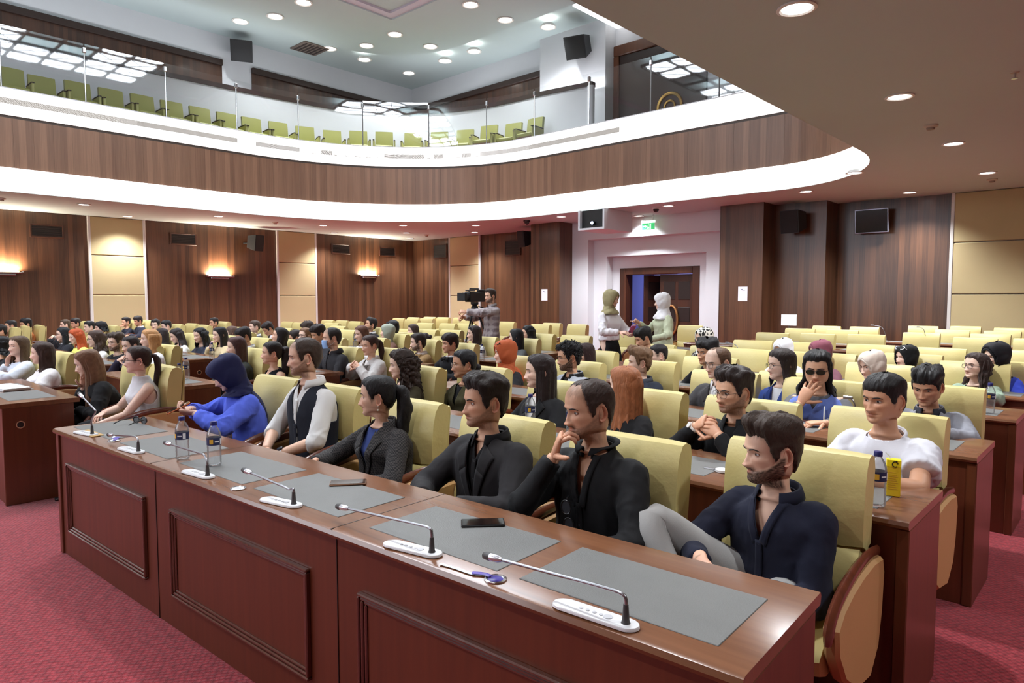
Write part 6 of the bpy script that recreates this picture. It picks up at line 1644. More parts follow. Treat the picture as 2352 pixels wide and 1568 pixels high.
seat('n2', 'man with curly dark hair leaning behind the light brown haired man', 712, 738, 110, 6.1, 1, 16, skin=SK['b'], hair=Hs((52, 40, 36), top=.028, side=.016, noise=.6, fuzz=.01), top=shirt((70, 70, 80)))
seat('n3', 'young man with dark curly hair behind the face mask', 736, 745, 66, 5.3, 1, 12, skin=SK['b'], hair=Hs((42, 33, 32), line='fringe', top=.032, side=.016, noise=.6, fuzz=.012), top=shirt((60, 60, 66)))
seat('bt', 'young man with black hair bowing his head in white shirt', 624, 737, 70, 6.4, 1, 32, skin=SK['b'], hair=Hs((40, 31, 31), top=.026, side=.012, noise=.4), top=shirt((226, 224, 228)), lean=.05)
seat('topofhead', 'dark haired person mostly hidden behind a chair back', 683, 757, 90, 5.6, 2, 10, skin=SK['b'], hair=Hs((44, 34, 33), top=.02, side=.012), top=shirt((60, 60, 66)))
seat('s2', 'man with short brown hair in navy suit and white shirt', 585, 736, 74, 6.2, 1, -4, skin=SK['d'], hair=Hs((76, 60, 52), top=.016, side=.006, line='fade'), top=suit2((50, 52, 66), (238, 238, 242)))
seat('suitm', 'bearded man with swept dark hair in black suit near the back', 850, 729, 76, 7.7, 1, -12, skin=SK['b'], hair=Hs((40, 33, 33), top=.024, side=.012, back=.02, quiff=.01), beard=('full', .6, (60, 48, 44)), top=suit2((42, 41, 45)))
seat('dark', 'young man with black hair and blue jacket behind the sage headscarf', 904, 736, 118, 6.9, 1, 6, skin=SK['b'], hair=Hs((26, 24, 27), top=.024, side=.014, noise=.4), top=dict(kind='hoodie', col=(74, 110, 196)))
seat('m1', 'young man with short dark hair sitting against the wood wall', 492, 729, 64, 7.2, 1, 0, skin=SK['b'], hair=Hs((38, 32, 32), line='fade', top=.018, side=.007), top=shirt((120, 118, 116)))
# ---- far left block
seat('handchin', 'woman with dark tied hair resting her chin on her hand behind the sleeveless top', 302, 771, 58, 2.9, 1, 4, fem=1, skin=SK['d'], hair=Hp((40, 32, 33), L=.2), top=blouse((52, 48, 66)), pose={-1: dict(hw=(-.04, -.135, -.15), h=(-.6, -.3, -1), hf=(.75, .1, .3), hd=(-.2, -.7, .7), curl=50), 1: 'lap'})
seat('gl', 'bearded man with brown tousled hair and glasses', 268, 762, 56, 3.1, 1, 2, skin=SK['d'], hair=Hs((66, 52, 44), top=.028, side=.014, noise=.5), beard=('full', .85, (50, 38, 34)), glasses=GL, top=tee((30, 30, 34)))
seat('blonde', 'woman with strawberry blonde hair in white puff sleeved blouse and black vest', 345, 755, 82, ('R', 408, 793), 1, 0, fem=1, skin=SK['d'], hair=Hl((190, 140, 92), .26, wave=.014, rb=.13, rs=.104, thick=.028), top=blouse((238, 236, 238), loose=1.5))
seat('wavy', 'woman with wavy brown hair and glasses in white blouse', 222, 758, 86, 3.0, 1, 4, fem=1, skin=SK['d'], hair=Hl((70, 52, 44), .20, wave=.016, nsc2=.02, rb=.13), glasses=GLB, top=blouse((232, 230, 234)))
seat('redh', 'woman with bright orange red hair in yellow blouse', 180, 754, 80, 3.1, 1, 12, fem=1, skin=SK['d'], hair=Hl((176, 76, 36), .22, rs=.1), top=blouse((224, 226, 116)))
seat('bl1', 'woman with straight black hair and glasses in white blouse and dark tie', 146, 751, 82, 3.2, 1, 0, fem=1, skin=SK['d'], hair=Hl((26, 28, 32), .34), glasses=GL, top=suit2((40, 40, 46), (236, 236, 240), tie=(28, 28, 36)))
seat('orange', 'man with full black beard in rust orange jumper', 60, 730, 70, 3.6, 1, 0, skin=SK['b'], hair=Hs((26, 24, 27), top=.026, side=.014, line='fringe'), beard=('full', 1., (26, 22, 24)), top=dict(kind='knit', col=(186, 112, 64)))
seat('o2', 'man with faded haircut in white shirt beside the orange jumper', 26, 735, 84, 3.3, 1, 0, skin=SK['b'], hair=Hs((40, 34, 35), line='fade', top=.014, side=.003), top=shirt((232, 230, 236)))
seat('o3', 'dark haired man cut off at the left edge behind the pale blouse', 2, 745, 80, 3.0, 2, 0, skin=SK['b'], hair=Hs((36, 30, 30), top=.02, side=.01), top=shirt((60, 60, 66)))
seat('g1', 'brown haired man in the back row left of the tan wall panel', 150, 733, 76, 4.9, 1, 0, skin=SK['d'], hair=Hs((76, 60, 50), top=.02, side=.008), top=shirt((150, 146, 140)))
seat('g2', 'black haired man beside the brown haired man in the back row', 174, 730, 60, 5.0, 1, 2, skin=SK['b'], hair=Hs((32, 27, 29), line='fringe', top=.024, side=.012), top=shirt((90, 90, 96)))
seat('g3', 'man with black crew cut in the back row before the tan panel', 206, 737, 70, 4.6, 1, 0, skin=SK['d'], hair=Hs((30, 27, 30), line='fade', top=.02, side=.008), top=shirt((200, 198, 196)))
seat('g4', 'person with bowl cut black hair in the back row before the tan panel', 232, 738, 78, 4.6, 1, 0, skin=SK['d'], hair=dict(style='bob', line='fringe', col=(30, 27, 31), top=.026, side=.02, L=.02, rb=.13, rs=.1, phi0=70), top=shirt((60, 60, 66)))
seat('f1', 'man in dark jumper with hand at his mouth before the tan panel', 290, 728, 62, 6.2, 1, 0, skin=SK['b'], hair=Hs((34, 30, 32), line='fade', top=.022, side=.008), top=dict(kind='knit', col=(40, 42, 56)), pose=CHIN)
seat('f2', 'man in navy suit and dark tie before the edge of the tan panel', 319, 725, 62, 6.4, 1, 8, skin=SK['b'], hair=Hs((40, 33, 34), line='fringe', top=.024, side=.014), top=suit2((48, 50, 64), tie=(34, 34, 44)))
seat('f3', 'curly haired man facing forward just right of the tan panel', 357, 733, 24, 5.9, 1, 0, skin=SK['d'], hair=Hs((38, 32, 34), top=.026, side=.016, noise=.5), top=shirt((80, 80, 88)))
seat('f4', 'man with black crew cut and white shirt right of the curly haired man', 384, 735, 74, 5.8, 1, 6, skin=SK['d'], hair=Hs((36, 33, 36), line='fade', top=.022, side=.010), top=shirt((234, 232, 236)))
seat('dk1', 'woman with long dark hair turned away in white shirt', 372, 753, 112, 4.4, 1, 0, fem=1, skin=SK['d'], hair=Hl((44, 35, 36), .24), top=blouse((236, 236, 240)))
seat('dk2', 'woman with shoulder length dark hair looking down in white shirt', 411, 753, 74, 4.4, 1, 16, fem=1, skin=SK['d'], hair=Hl((44, 36, 37), .17, rs=.1), top=blouse((238, 238, 242)))
seat('dk3', 'woman with wavy black hair in navy satin top', 462, 752, 58, 4.4, 1, 6, fem=1, skin=SK['d'], hair=Hl((26, 24, 27), .17, wave=.014, nsc2=.03, rs=.108, rb=.135), top=blouse((40, 44, 60), rough=.5))
seat('dk4', 'woman with long black hair and beige jacket resting her chin on her hand', 507, 750, 72, 4.5, 1, 4, fem=1, skin=SK['d'], hair=Hl((34, 30, 32), .30), top=blouse((206, 186, 148)), pose=CHIN)
seat('dk5', 'person with brown hair half hidden behind the woman in beige', 533, 748, 100, 5.2, 2, 0, fem=1, skin=SK['d'], hair=Hl((92, 70, 60), .2), top=blouse((120, 100, 90)))
# ---- standing people
def stand(key, label, px, py, depth, phi, bt, lod=0, **k):
    d = _ray(px, py); q = _C+d*(depth/(d @ _fwd))
    to_cam = math.degrees(math.atan2(-q[1], -q[0])); body = to_cam-bt; yaw = bt-phi
    P = make_person(label, (q[0], q[1]), q[2]-.014, body, yaw, k.pop('pitch', 0), lod=lod, stand=True, **k); P.key = key; PEOPLE.append(P); return P
P_w1 = stand('w1', 'standing woman in olive headscarf white blouse and long black skirt', 1404, 666, 9.6, -66, -50, fem=1, skin=SK['d'], pitch=6, hair=Hj((160, 150, 112), drop=.55, vol=.018, tailback=[(.0, .10, -.15), (-.02, .15, -.25), (-.02, .16, -.45), (-.02, .15, -.72)]), top=blouse((236, 232, 236), loose=1.2, d1=.74, fold=.010), legs=(26, 25, 28), extra=dict(skirt=1),
  pose={1: dict(w=(.10, -.30, 1.10), h=(.8, .3, -.6), f=(-.2, -1, .1), d=(.5, -.1, .85), curl=40), -1: dict(w=(-.14, -.28, 1.13), h=(-.8, .3, -.6), f=(.3, -1, .05), d=(-.4, -.2, .9), curl=20)})
P_w2 = stand('w2', 'standing woman in white headscarf and pale sage coat raising her hand', 1520, 673, 9.8, 88, 70, fem=1, skin=SK['d'], pitch=4, hair=Hj((232, 230, 232), drop=.8, vol=.020), top=blouse((196, 202, 172), loose=1.15, fold=.010, d1=1.04), legs=(190, 196, 166), extra=dict(skirt=1),
  pose={-1: dict(w=(-.13, -.29, 1.24), h=(-.7, .3, -.9), f=(.15, -.85, .45), d=(-.7, -.1, .6), curls=[8, 45, 55, 60]), 1: dict(w=(.20, -.22, 1.02), h=(.7, .5, -.6), f=(-.6, -.7, 0), d=(.3, 0, 1))})
P_cm = stand('cm', 'bearded cameraman in grey checked overshirt standing behind a video camera', 1125, 663, 12.0, 58, 66, skin=SK['a'], hair=Hs((58, 46, 40), top=.020, side=.008, quiff=.010), beard=('full', .8, (46, 36, 32)), top=dict(kind='shirt', col=(150, 142, 142), mat=plaid(), collar=(150, 142, 142), V=.08, Vw=.04, loose=1.25, fold=.012),
  pose={1: dict(w=(.02, -.46, 1.36), h=(.9, .1, -.4), f=(-.3, -.9, .1), d=(.6, -.1, .6), curl=55), -1: dict(w=(-.20, -.40, 1.26), h=(-.9, .2, -.5), f=(.1, -1, .1), d=(-.6, 0, .6), curl=55)}, legs=(50, 50, 56))
stand('door', 'dark clothed man half hidden in the corridor beyond the doorway', 1534, 660, 19.3, 30, 20, lod=2, skin=SK['e'], hair=Hs((26, 24, 26), top=.02, side=.01), top=shirt((30, 30, 36)), pose='hang')
finish_tops()
# ------------------------------------------------------------------ empty chairs
by_key = {P.key: P for P in PEOPLE}
EMPTY = [('R', 1932, 749), ('R', 2020, 751), ('R', 1874, 755), ('R', 1974, 758), ('R', 1813, 765), ('R', 1918, 767), ('R', 2035, 769), ('R', 2057, 793), ('L', 1944, 787), ('R', 1984, 809), ('R', 1777, 783), ('C', 1850, 786),
 ('R', 2222, 801), ('R', 2291, 777), ('R', 2160, 765), ('R', 2322, 768), ('R', 2228, 758), ('R', 2256, 749), ('R', 2156, 749), ('R', 2345, 761), ('R', 2197, 765), ('L', 2314, 802), ('L', 2329, 776), ('L', 2284, 752),
 ('L', 1562, 746), ('R', 1769, 803), ('R', 1758, 857), ('L', 1736, 763), ('R', 1464, 755), ('R', 1350, 745), ('R', 1359, 771),
 ('R', 1184, 739), ('R', 1265, 745), ('L', 1192, 744), ('R', 1290, 742), ('L', 1302, 743),
 ('R', 931, 731), ('R', 965, 729), ('R', 1002, 728), ('L', 1006, 728), ('L', 1043, 729), ('R', 963, 734), ('R', 997, 731), ('R', 997, 742), ('R', 1049, 743), ('R', 1062, 758), ('R', 1087, 735), ('L', 1056, 742), ('L', 907, 754),
 ('R', 768, 735), ('R', 801, 736), ('L', 804, 737), ('R', 676, 739), ('L', 678, 740), ('R', 780, 742), ('R', 796, 749), ('R', 819, 758), ('R', 679, 765), ('R', 455, 743), ('L', 459, 745), ('C', 543, 750), ('R', 608, 780), ('R', 596, 803)]
done = [p for _, p in CH_LIST]
todo = []
for w in EMPTY:
    p = at_corner(*w); p[1] = min(p[1], 16.2)
    k = min(1., (XL+.8)/p[0]) if p[0] < XL+.8 else 1.
    p = p*k
    if min(np.hypot(*(p-q)) for q in done) < .40: continue
    done.append(p); todo.append((w, p))
todo.sort(key=lambda t: pxof((*t[1], 1.0))[0])
rowsY = {}
for w, p in todo:
    blk = 'right' if w[1] > 1680 else 'middle' if w[1] > 1290 else 'left'
    r = 'far rear' if p[1] > 12.2 else 'rear' if p[1] > 9.4 else 'middle' if p[1] > 6.4 else 'nearer'
    rowsY.setdefault((blk, r), []).append(p)
for (blk, r), L in rowsY.items():
    for k, p in enumerate(L):
        bl = {'right': 'right of the doorway', 'middle': 'in front of the doorway', 'left': 'left of the doorway'}[blk]
        chair(p, math.radians(_rs.uniform(-3, 3)), 'empty cream chair in the %s rows %s, %s from the left there' % (r, bl, ordinal(k)), 'empty cream leather chairs')
# ------------------------------------------------------------------ microphones on the front desk
MICW = mat('micplate', (226, 226, 228), .35); MICM = mat('micstem', (150, 150, 154), .3, .9); MICD = mat('micdark', (66, 64, 64), .5)
mics = [((212, 1000), (222, 945), (186, 908)), ((318, 1040), (311, 1002), (254, 998)), ((477, 1097), (468, 1043), (386, 1018)), ((675, 1163), (664, 1122), (568, 1082)), ((992, 1275), (985, 1210), (788, 1165)), ((1437, 1440), (1422, 1358), (1133, 1280))]
plates = [(178, 993), (280, 1030), (428, 1083), (608, 1148), (892, 1250), (1283, 1388)]
nm_ = ['beside the small yellow plate', 'before the woman in the navy headscarf', 'beside the two front water bottles', 'in front of the woman in houndstooth', 'in front of the man in black suit', 'nearest to the camera']
for (b, k, h), pl, w in zip(mics, plates, nm_):
    B = atz(*b, TH_); K = aty(*k, B[1]); H = aty(*h, B[1]-.01); Pl = atz(*pl, TH_)
    e = empty('gooseneck_microphone', tuple(B), 0, 'silver gooseneck microphone on white plate '+w, 'microphone', 'desk microphones on the front desk')
    a = math.atan2((B-Pl)[1], (B-Pl)[0]); L_ = np.linalg.norm((B-Pl)[:2])
    mb = MB(); t = np.linspace(0, 2*np.pi, 28, endpoint=False); n = len(t)
    prof = [(.036*math.cos(q)+(.0 if math.cos(q) > 0 else -L_+.02), .030*math.sin(q)) for q in t]
    ca, sa = math.cos(a), math.sin(a); R2_ = lambda q, s: [(x*s*ca-y*s*sa, x*s*sa+y*s*ca) for x, y in q]
    mb.grid(np.array([[(x, y, .0026) for x, y in R2_(prof, 1)], [(x, y, .009) for x, y in R2_(prof, .985)], [(x, y, .011) for x, y in R2_(prof, .94)]]), True, True, True); mb.build('base', MICW, e, .7)
    for j in range(5):
        mb = MB(); x = -L_*.25-j*.020; y = 0; mb.cyl((x*ca, x*sa, .0108), (x*ca, x*sa, .0128), .0055 if j else .012, n=12); mb.build('button', mat('micbtn', (196, 196, 200), .4), e, .5)
    mb = MB(); mb.tube([(0, 0, .008), (0, 0, .018), (0, 0, .058)], [.013, .0095, .0066], 12); mb.build('stem_socket', MICD, e, .6)
    k_ = K-B; h_ = H-B
    pts = spline([(0, 0, .045), (0, 0, max(.07, k_[2]*.6)), k_*np.array([.8, 1, .97]), k_+(h_-k_)*.12, k_+(h_-k_)*.5, h_], 26)
    mb = MB(); mb.tube(pts, .0048, 8); mb.build('stem', MICM, e, 2.)
    d = (h_-k_)/np.linalg.norm(h_-k_)
    mb = MB(); mb.tube([h_-d*.035, h_-d*.02, h_, h_+d*.012], [.006, .0105, .0115, .0115], 12); mb.build('capsule_collar', mat('micsil', (200, 200, 206), .25, .8), e, .7)
    mb = MB(); mb.tube([h_+d*.010, h_+d*.022, h_+d*.036, h_+d*.042], [.0118, .0120, .0100, .004], 12); mb.build('windscreen', MICD, e, .9)
# mics that stick up in other rows
for q, tip, Y, w in (((1660, 1088), (1632, 1080), 2.98, 'on the second desk before the man with clasped hands'), ((2036, 762), (2004, 747), 14.1, 'among the empty rear chairs below the wall screen'), ((2128, 758), (2110, 751), 12.75, 'among the empty rear chairs near the tan panel'), ((1700, 789), (1672, 787), 8.45, 'beside the empty chair right of the wood column'), ((1968, 918), (1950, 914), 4.35, 'on the third desk beside the padded vest')):
    a = aty(*q, Y); t_ = aty(*tip, Y); e = empty('gooseneck_microphone', (a[0], a[1], TH_+.003), 0, 'thin gooseneck microphone '+w, 'microphone')
    h_ = t_-np.array([a[0], a[1], TH_]); mb = MB(); mb.tube(spline([(0, 0, 0), (0, 0, min(.06, h_[2]*.6)), h_*np.array([.3, 1, .85]), h_], 14), .005, 6); mb.build('stem', MICM, e, 2.)
    mb = MB(); mb.lathe([(.035, 0), (.034, .010), (.02, .013)], 16); mb.build('base', MICW, e, .6)
    d = np.array([np.sign(h_[0]), 0, 0]); mb = MB(); mb.tube([h_-d*.02, h_+d*.03], [.010, .011], 10); mb.build('capsule', MICM, e, .6)
# ------------------------------------------------------------------ bottles
def pet():
    m, nt, b = node_mat('bottle_plastic'); b.inputs['Base Color'].default_value = (.95, .97, 1, 1); b.inputs['Roughness'].default_value = .04; b.inputs['Transmission Weight'].default_value = .0
    for n in list(nt.nodes): nt.nodes.remove(n)
    out = nt.nodes.new('ShaderNodeOutputMaterial'); t = nt.nodes.new('ShaderNodeBsdfTransparent'); t.inputs[0].default_value = (.975, .985, .99, 1)
    gl_ = nt.nodes.new('ShaderNodeBsdfGlossy'); gl_.inputs['Roughness'].default_value = .06; lw = nt.nodes.new('ShaderNodeLayerWeight'); lw.inputs[0].default_value = .22
    mx = nt.nodes.new('ShaderNodeMixShader'); nt.links.new(math_node(nt, 'ADD', math_node(nt, 'MULTIPLY', lw.outputs['Fresnel'], .8), .05), mx.inputs[0]); nt.links.new(t.outputs[0], mx.inputs[1]); nt.links.new(gl_.outputs[0], mx.inputs[2]); df = nt.nodes.new('ShaderNodeBsdfDiffuse'); df.inputs[0].default_value = (.85, .88, .9, 1); m2 = nt.nodes.new('ShaderNodeMixShader'); m2.inputs[0].default_value = .10; nt.links.new(mx.outputs[0], m2.inputs[1]); nt.links.new(df.outputs[0], m2.inputs[2]); nt.links.new(m2.outputs[0], out.inputs[0]); return m
PET = pet(); CAPB = mat('capblue', (36, 40, 104), .35); LABN = mat('labelnavy', (34, 46, 84), .45); LABY = mat('labelyellow', (222, 176, 60), .45); LABW = mat('labelwhite', (225, 228, 232), .5)
def bottle_build(e, h=.215):
    k = h/.215
    pr = [(.020, .0), (.030, .003), (.0325, .012), (.031, .020), (.0325, .028), (.0310, .036), (.0325, .044), (.0310, .052), (.0325, .060), (.0310, .068), (.0325, .076), (.0310, .084), (.0325, .092), (.0322, .100), (.0322, .140), (.0325, .146), (.031, .158), (.025, .175), (.016, .189), (.0135, .194), (.0135, .202)]
    mb = MB(); mb.lathe([(r, z*k) for r, z in pr], 24); mb.build('shell', PET, e, 1.2)
    mb = MB(); mb.lathe([(.0153, .196*k), (.0156, .198*k), (.0156, .213*k), (.0145, .215*k)], 20); mb.build('cap', CAPB, e, .6)
    mb = MB(); mb.lathe([(.0331, .103*k), (.0331, .139*k)], 28, cap0=False, cap1=False); lb = mb.build('label', LABN, e, 1.)
    # printed field and mark on the label
    for a0, a1, z0, z1, m in ((math.radians(232), math.radians(262), .110, .132, LABY), (math.radians(275), math.radians(312), .118, .124, LABW), (math.radians(30), math.radians(60), .110, .132, LABY), (math.radians(320), math.radians(345), .107, .135, LABW)):
        aa = np.linspace(a0, a1, 7); mb = MB(); mb.grid(np.array([[(.0334*math.cos(t), .0334*math.sin(t), z*k) for t in aa] for z in (z0, z1)])); mb.build('label_mark', m, lb, 1.)
bot = [((420, 1055), None, 'water bottle with blue cap and navy label, left of the front desk pair'), ((493, 1070), None, 'water bottle with blue cap and navy label, right of the front desk pair'), ((413, 889), None, 'water bottle on the middle block desk beside the aisle chair, nearer one'), ((428, 871), None, 'water bottle on the middle block desk beside the aisle chair, farther one'),
 ((2013, 1163), None, 'half full water bottle beside the yellow juice carton'), ((2272, 950), None, 'water bottle before the girl in sage on the fourth desk'), ((1107, 829), None, 'small water bottle before the woman with sunglasses on her head'), ((487, 824), None, 'water bottle before the woman in beige jacket'), ((1218, 985), None, 'water bottle before the woman with very long dark hair'), ((1312, 1000), None, 'water bottle half hidden behind the black collarless shirt'), ((816, 798), None, 'small dark labelled water bottle before the woman in white top'), ((683, 812), None, 'water bottle behind the head of the man in waistcoat')]
B0 = None
for q, _, lab in bot:
    p = atz(*q, TH_)
    if B0 is None: B0 = empty('water_bottle', (p[0], p[1], TH_+.003), .4, lab, 'bottle', 'water bottles'); bottle_build(B0)
    else: copy_tree(B0, (p[0], p[1], TH_+.003), _rs.uniform(0, 1.2), lab)
# juice carton
p = atz(2050, 1137, TH_+.003); e = empty('juice_carton', (p[0], p[1], TH_+.003), math.radians(18), 'yellow juice carton with a white straw on the second desk', 'carton')
JY = mat('juiceyellow', (226, 190, 40), .4); mb = MB(); mb.box(-.026, .026, -.020, .020, 0, .150, .002); cb = mb.build('carton', JY, e, .5)
mb = MB(); mb.box(-.0262, .0262, -.0204, .0204, .122, .1502, .001); mb.build('bright_top', mat('juicetop', (250, 224, 30), .4), e, .5)
t = np.linspace(.2, 5.4, 14); mb = MB(); mb.tube(np.stack([.004+.010*np.cos(t), t*0-.0208, .133+.011*np.sin(t)], -1), .0022, 5); mb.box(.006, .012, -.0212, -.0203, .140, .147); mb.build('leaf_mark', mat('juiceblack', (30, 34, 16), .5), e, None)
for k in range(9): mb = MB(); mb.box(-.019, .016-.004*(k % 3), -.0206, -.0199, .030+k*.0085, .0318+k*.0085); mb.build('print_line', mat('juiceprint', (190, 140, 50), .5), cb, None)
mb = MB(); mb.tube([(-.012, 0, .148), (-.015, 0, .160), (-.030, .004, .176)], .0028, 7); mb.build('straw', LABW, e, 1.)
# phones
def phone(p, rz, tilt, label, col=(18, 18, 20), scr=(12, 12, 14), case=None, name='smartphone', pitch=0.):
    e = empty(name, p, rz, label, 'phone'); e.rotation_euler = (pitch, tilt, rz)
    mb = MB(); mb.box(-.078, .078, -.038, .038, 0, .008, .003); mb.build('case', mat('phonecase', case or col, .35), e, .6)
    mb = MB(); mb.box(-.074, .074, -.035, .035, .0075, .0088, .0006); mb.build('screen', mat('phonescreen', scr, .08, spec=.7), e, .5)
    mb = MB(); mb.box(.045, .068, .008, .030, -.0012, .0005, .0004); mb.build('camera_bump', BLACK, e, .5); return e
def phone_on_desk(a, b, label, **k):
    A = atz(*a, TH_+.003); B = atz(*b, TH_+.003); c = (A+B)/2; return phone((c[0], c[1], TH_+.003), math.atan2((B-A)[1], (B-A)[0]), 0, label, **k)
phone_on_desk((757, 1112), (842, 1108), 'smartphone in tan edged case on the desk before the houndstooth jacket', case=(120, 84, 60))
phone_on_desk((1056, 1204), (1162, 1201), 'black smartphone on the desk before the black collarless shirt')
P = by_key['bluehijab']; M_ = P.root.matrix_basis if False else Matrix.Translation(P.root.location) @ Matrix.Rotation(P.root.rotation_euler.z, 4, 'Z')
def world(P, q): return (Matrix.Translation(P.root.location) @ Matrix.Rotation(P.root.rotation_euler.z, 4, 'Z')) @ Vector(q)
w_ = world(P, (-.02, -.45, .865)); phone(tuple(w_), P.root.rotation_euler.z+math.radians(80), math.radians(-25), 'orange cased smartphone held by the woman in navy headscarf', case=(196, 104, 60))
P = P_w1; w_ = world(P, (-.03, -.40, 1.17)); phone(tuple(w_), P.root.rotation_euler.z+math.radians(60), math.radians(40), 'pink cased smartphone held by the standing woman in olive headscarf', case=(214, 130, 196), scr=(200, 200, 210))
# sunglasses on the desk, upside down
def shades(e, M=None, dark=(20, 20, 22), white=False):
    fm = MB(); t = np.linspace(0, 2*np.pi, 21)
    T = (lambda q: q) if M is None else M
    for sd in (1, -1):
        q = np.stack([sd*.034+.027*np.cos(t), 0*t, .021*np.sin(t)], -1); fm.tube(T(q), .0030, 6, False)
        fm.tube(T(np.array([(sd*.061, 0, .008), (sd*.068, .02, .008), (sd*.070, .09, .006), (sd*.068, .135, -.008)])), .0032, 6)
    fm.tube(T(np.array([(-.008, 0, .006), (0, -.002, .009), (.008, 0, .006)])), .0028, 6)
    f_ = fm.build('frame', mat('shades', (232, 232, 236) if white else dark, .3), e, 1.)
    for sd in (1, -1):
        lb = MB(); q = np.stack([sd*.034+.025*np.cos(t[:-1]), 0*t[:-1], .019*np.sin(t[:-1])], -1); lb.add(T(q), [tuple(range(20))]); lb.build('lens', mat('shadelens', (60, 60, 64), .06, spec=.9), e, None)
p = atz(322, 972, TH_+.003); e = empty('sunglasses', (p[0], p[1], TH_+.026), math.radians(200), 'black sunglasses with white speckles lying on the left end of front desk', 'sunglasses'); shades(e)
# sunglasses pushed up on heads and hung in a shirt
for key, wh in (('sung', 0), ('rusthij', 0), ('sungl', 0), ('blackhij', 1)):
    P = by_key[key]; R_ = np.array(Matrix.Rotation(math.radians(-48), 3, 'X')); up_ = .142 if P.hairobj.name.startswith('headscarf') else .132
    em = empty('raised_sunglasses', (0, 0, 0)); em.parent = P.root; KIDS.setdefault(P.root.name, []).append(em)
    shades(em, lambda q: P.TH(np.asarray(q) @ R_.T+np.array([0, -.078, up_-.03])), white=bool(wh))
P = P_bs; z_ = P.N[2]-.245; em = empty('hanging_sunglasses', (0, 0, 0)); em.parent = P.root
R_ = np.array(Matrix.Rotation(math.radians(78), 3, 'Y') @ Matrix.Rotation(math.radians(-10), 3, 'X')); shades(em, lambda q: (np.asarray(q)*np.array([1, .3, 1])) @ R_.T+np.array([-.02, P.N[1]-.155, z_]))
# face mask
P = by_key['mask']; u = np.linspace(-1, 1, 15); v = np.linspace(0, 1, 12); U, V_ = np.meshgrid(u, v)
X = .060*U*(1-.12*V_); Zm = -.004-.102*V_-.008*np.abs(U)*(.5-V_); Ym = -.118+.052*np.abs(U)**2.2+.012*np.abs(V_-.35)**1.5*2+.0015*np.sin(V_*22)
mb = MB(); mb.grid(P.TH(np.stack([X, Ym, Zm], -1))); o = mb.build('face_mask', mat('maskblue', (150, 184, 236), .8), P.root, 4); md = o.modifiers.new('t', 'SOLIDIFY'); md.thickness = .0015
for sd in (1, -1):
    for z0, z1 in ((-.012, .02), (-.095, -.03)):
        mb = MB(); mb.tube(P.TH(np.array([(sd*.060, -.066, z0), (sd*.070, -.03, (z0+z1)/2), (sd*.074, .018, z1)])), .0013, 5); mb.build('ear_loop', LABW, o, 1.)
# earrings, watches
for key, sd in (('hound', 1), ('whitejkt', 1), ('glassgirl', 1)):
    P = by_key[key]; mb = MB()
    for dz, r in ((-.036, .0045), (-.046, .0025), (-.056, .0055)): mb.lathe([(.0005, -r), (r*.7, -r*.7), (r, 0), (r*.7, r*.7), (.0005, r)], 10, tuple(P.TH(np.array([sd*.073, .012, dz]))))
    mb.build('earring', mat('pearl', (226, 214, 200), .25), P.root, 2.)
def bracelet(P, sd, nm, m, r=.031, f=.90, w=.010, dial=None):
    S, E_, W_, a = P.arms[sd]; d = (W_-E_)/np.linalg.norm(W_-E_); c = E_+(W_-E_)*f
    mb = MB(); mb.tube([c-d*w, c, c+d*w], [r*.98, r, r*.97], 18, False); o = mb.build(nm, m, P.root, 2.); md = o.modifiers.new('t', 'SOLIDIFY'); md.thickness = .004; md.offset = 1
    if dial is not None:
        q = np.array(a['d'], float); q = q-d*(q @ d); q /= np.linalg.norm(q); mb = MB(); mb.cyl(c+q*(r-.002), c+q*(r+.008), .018, n=18); mb.build('watch_face', dial, o, .6)
bracelet(P_ve, 1, 'wristwatch', mat('watchsteel', (196, 196, 200), .45, .3), .030, .88, .010, mat('dial', (30, 32, 40), .15))
bracelet(P_gh, -1, 'wristwatch', mat('whitestrap', (228, 226, 222), .5), .033, .92, .011, mat('whitedial', (222, 220, 216), .3))
bracelet(P_sl, 1, 'bangle', mat('gold', (200, 160, 90), .25, .9), .024, .90, .0012)
bracelet(by_key['bareshoulder'], 1, 'bangle', LABW, .028, .9, .008)
# padded vest drawstrings of the young man with his hand at the mouth
P = P_ya
for sd in (1, -1):
    mb = MB(); b = P.N+np.array([sd*.075, -.150, -.07]); mb.tube([b, b+np.array([.004*sd, -.02, -.05]), b+np.array([.004*sd, -.024, -.12])], [.004, .006, .007], 7); mb.build('drawstring', LABW, P.root, 2.)
# small things on the front desk
def disc_cap(q, label, inner, rim):
    p = atz(*q, TH_); e = empty('cable_grommet', (p[0], p[1], TH_), 0, label, 'grommet'); t = np.linspace(0, 2*np.pi, 25)
    mb = MB(); mb.lathe([(.033, 0), (.033, .004), (.028, .006), (.026, .003)], 24); mb.build('rim', rim, e, .6); mb = MB(); mb.lathe([(.0245, .002), (.02, .0045)], 20); mb.build('lid', inner, e, .6)
disc_cap((547, 1122), 'round white cable grommet before the houndstooth jacket', mat('gromw', (232, 232, 232), .4), STEEL)
disc_cap((1138, 1331), 'round cable grommet with purple inset beside the lanyard', mat('gromp', (70, 60, 150), .3), STEEL)
disc_cap((262, 1012), 'round white cable grommet at the left end of the front desk', mat('gromw', (232, 232, 232), .4), STEEL)
def ribbon(pts, label, m, w=.007):
    P3 = np.array([atz(*q, TH_) for q in pts]); P3[:, 2] = TH_+.004; e = empty('lanyard', tuple(P3[0]), 0, label, 'lanyard'); k = len(pts)//2
    mb = MB(); mb.tube(spline(P3-P3[0], 14), w, 6, flat=.25, upv=(0, 0, 1)); mb.build('strap', m[0], e, 2.)
    mb = MB(); mb.tube(spline((P3-P3[0])[k:], 12)+np.array([0, 0, .003]), w*1.25, 6, flat=.3, upv=(0, 0, 1)); mb.build('purple_band', m[1], e, 2.)
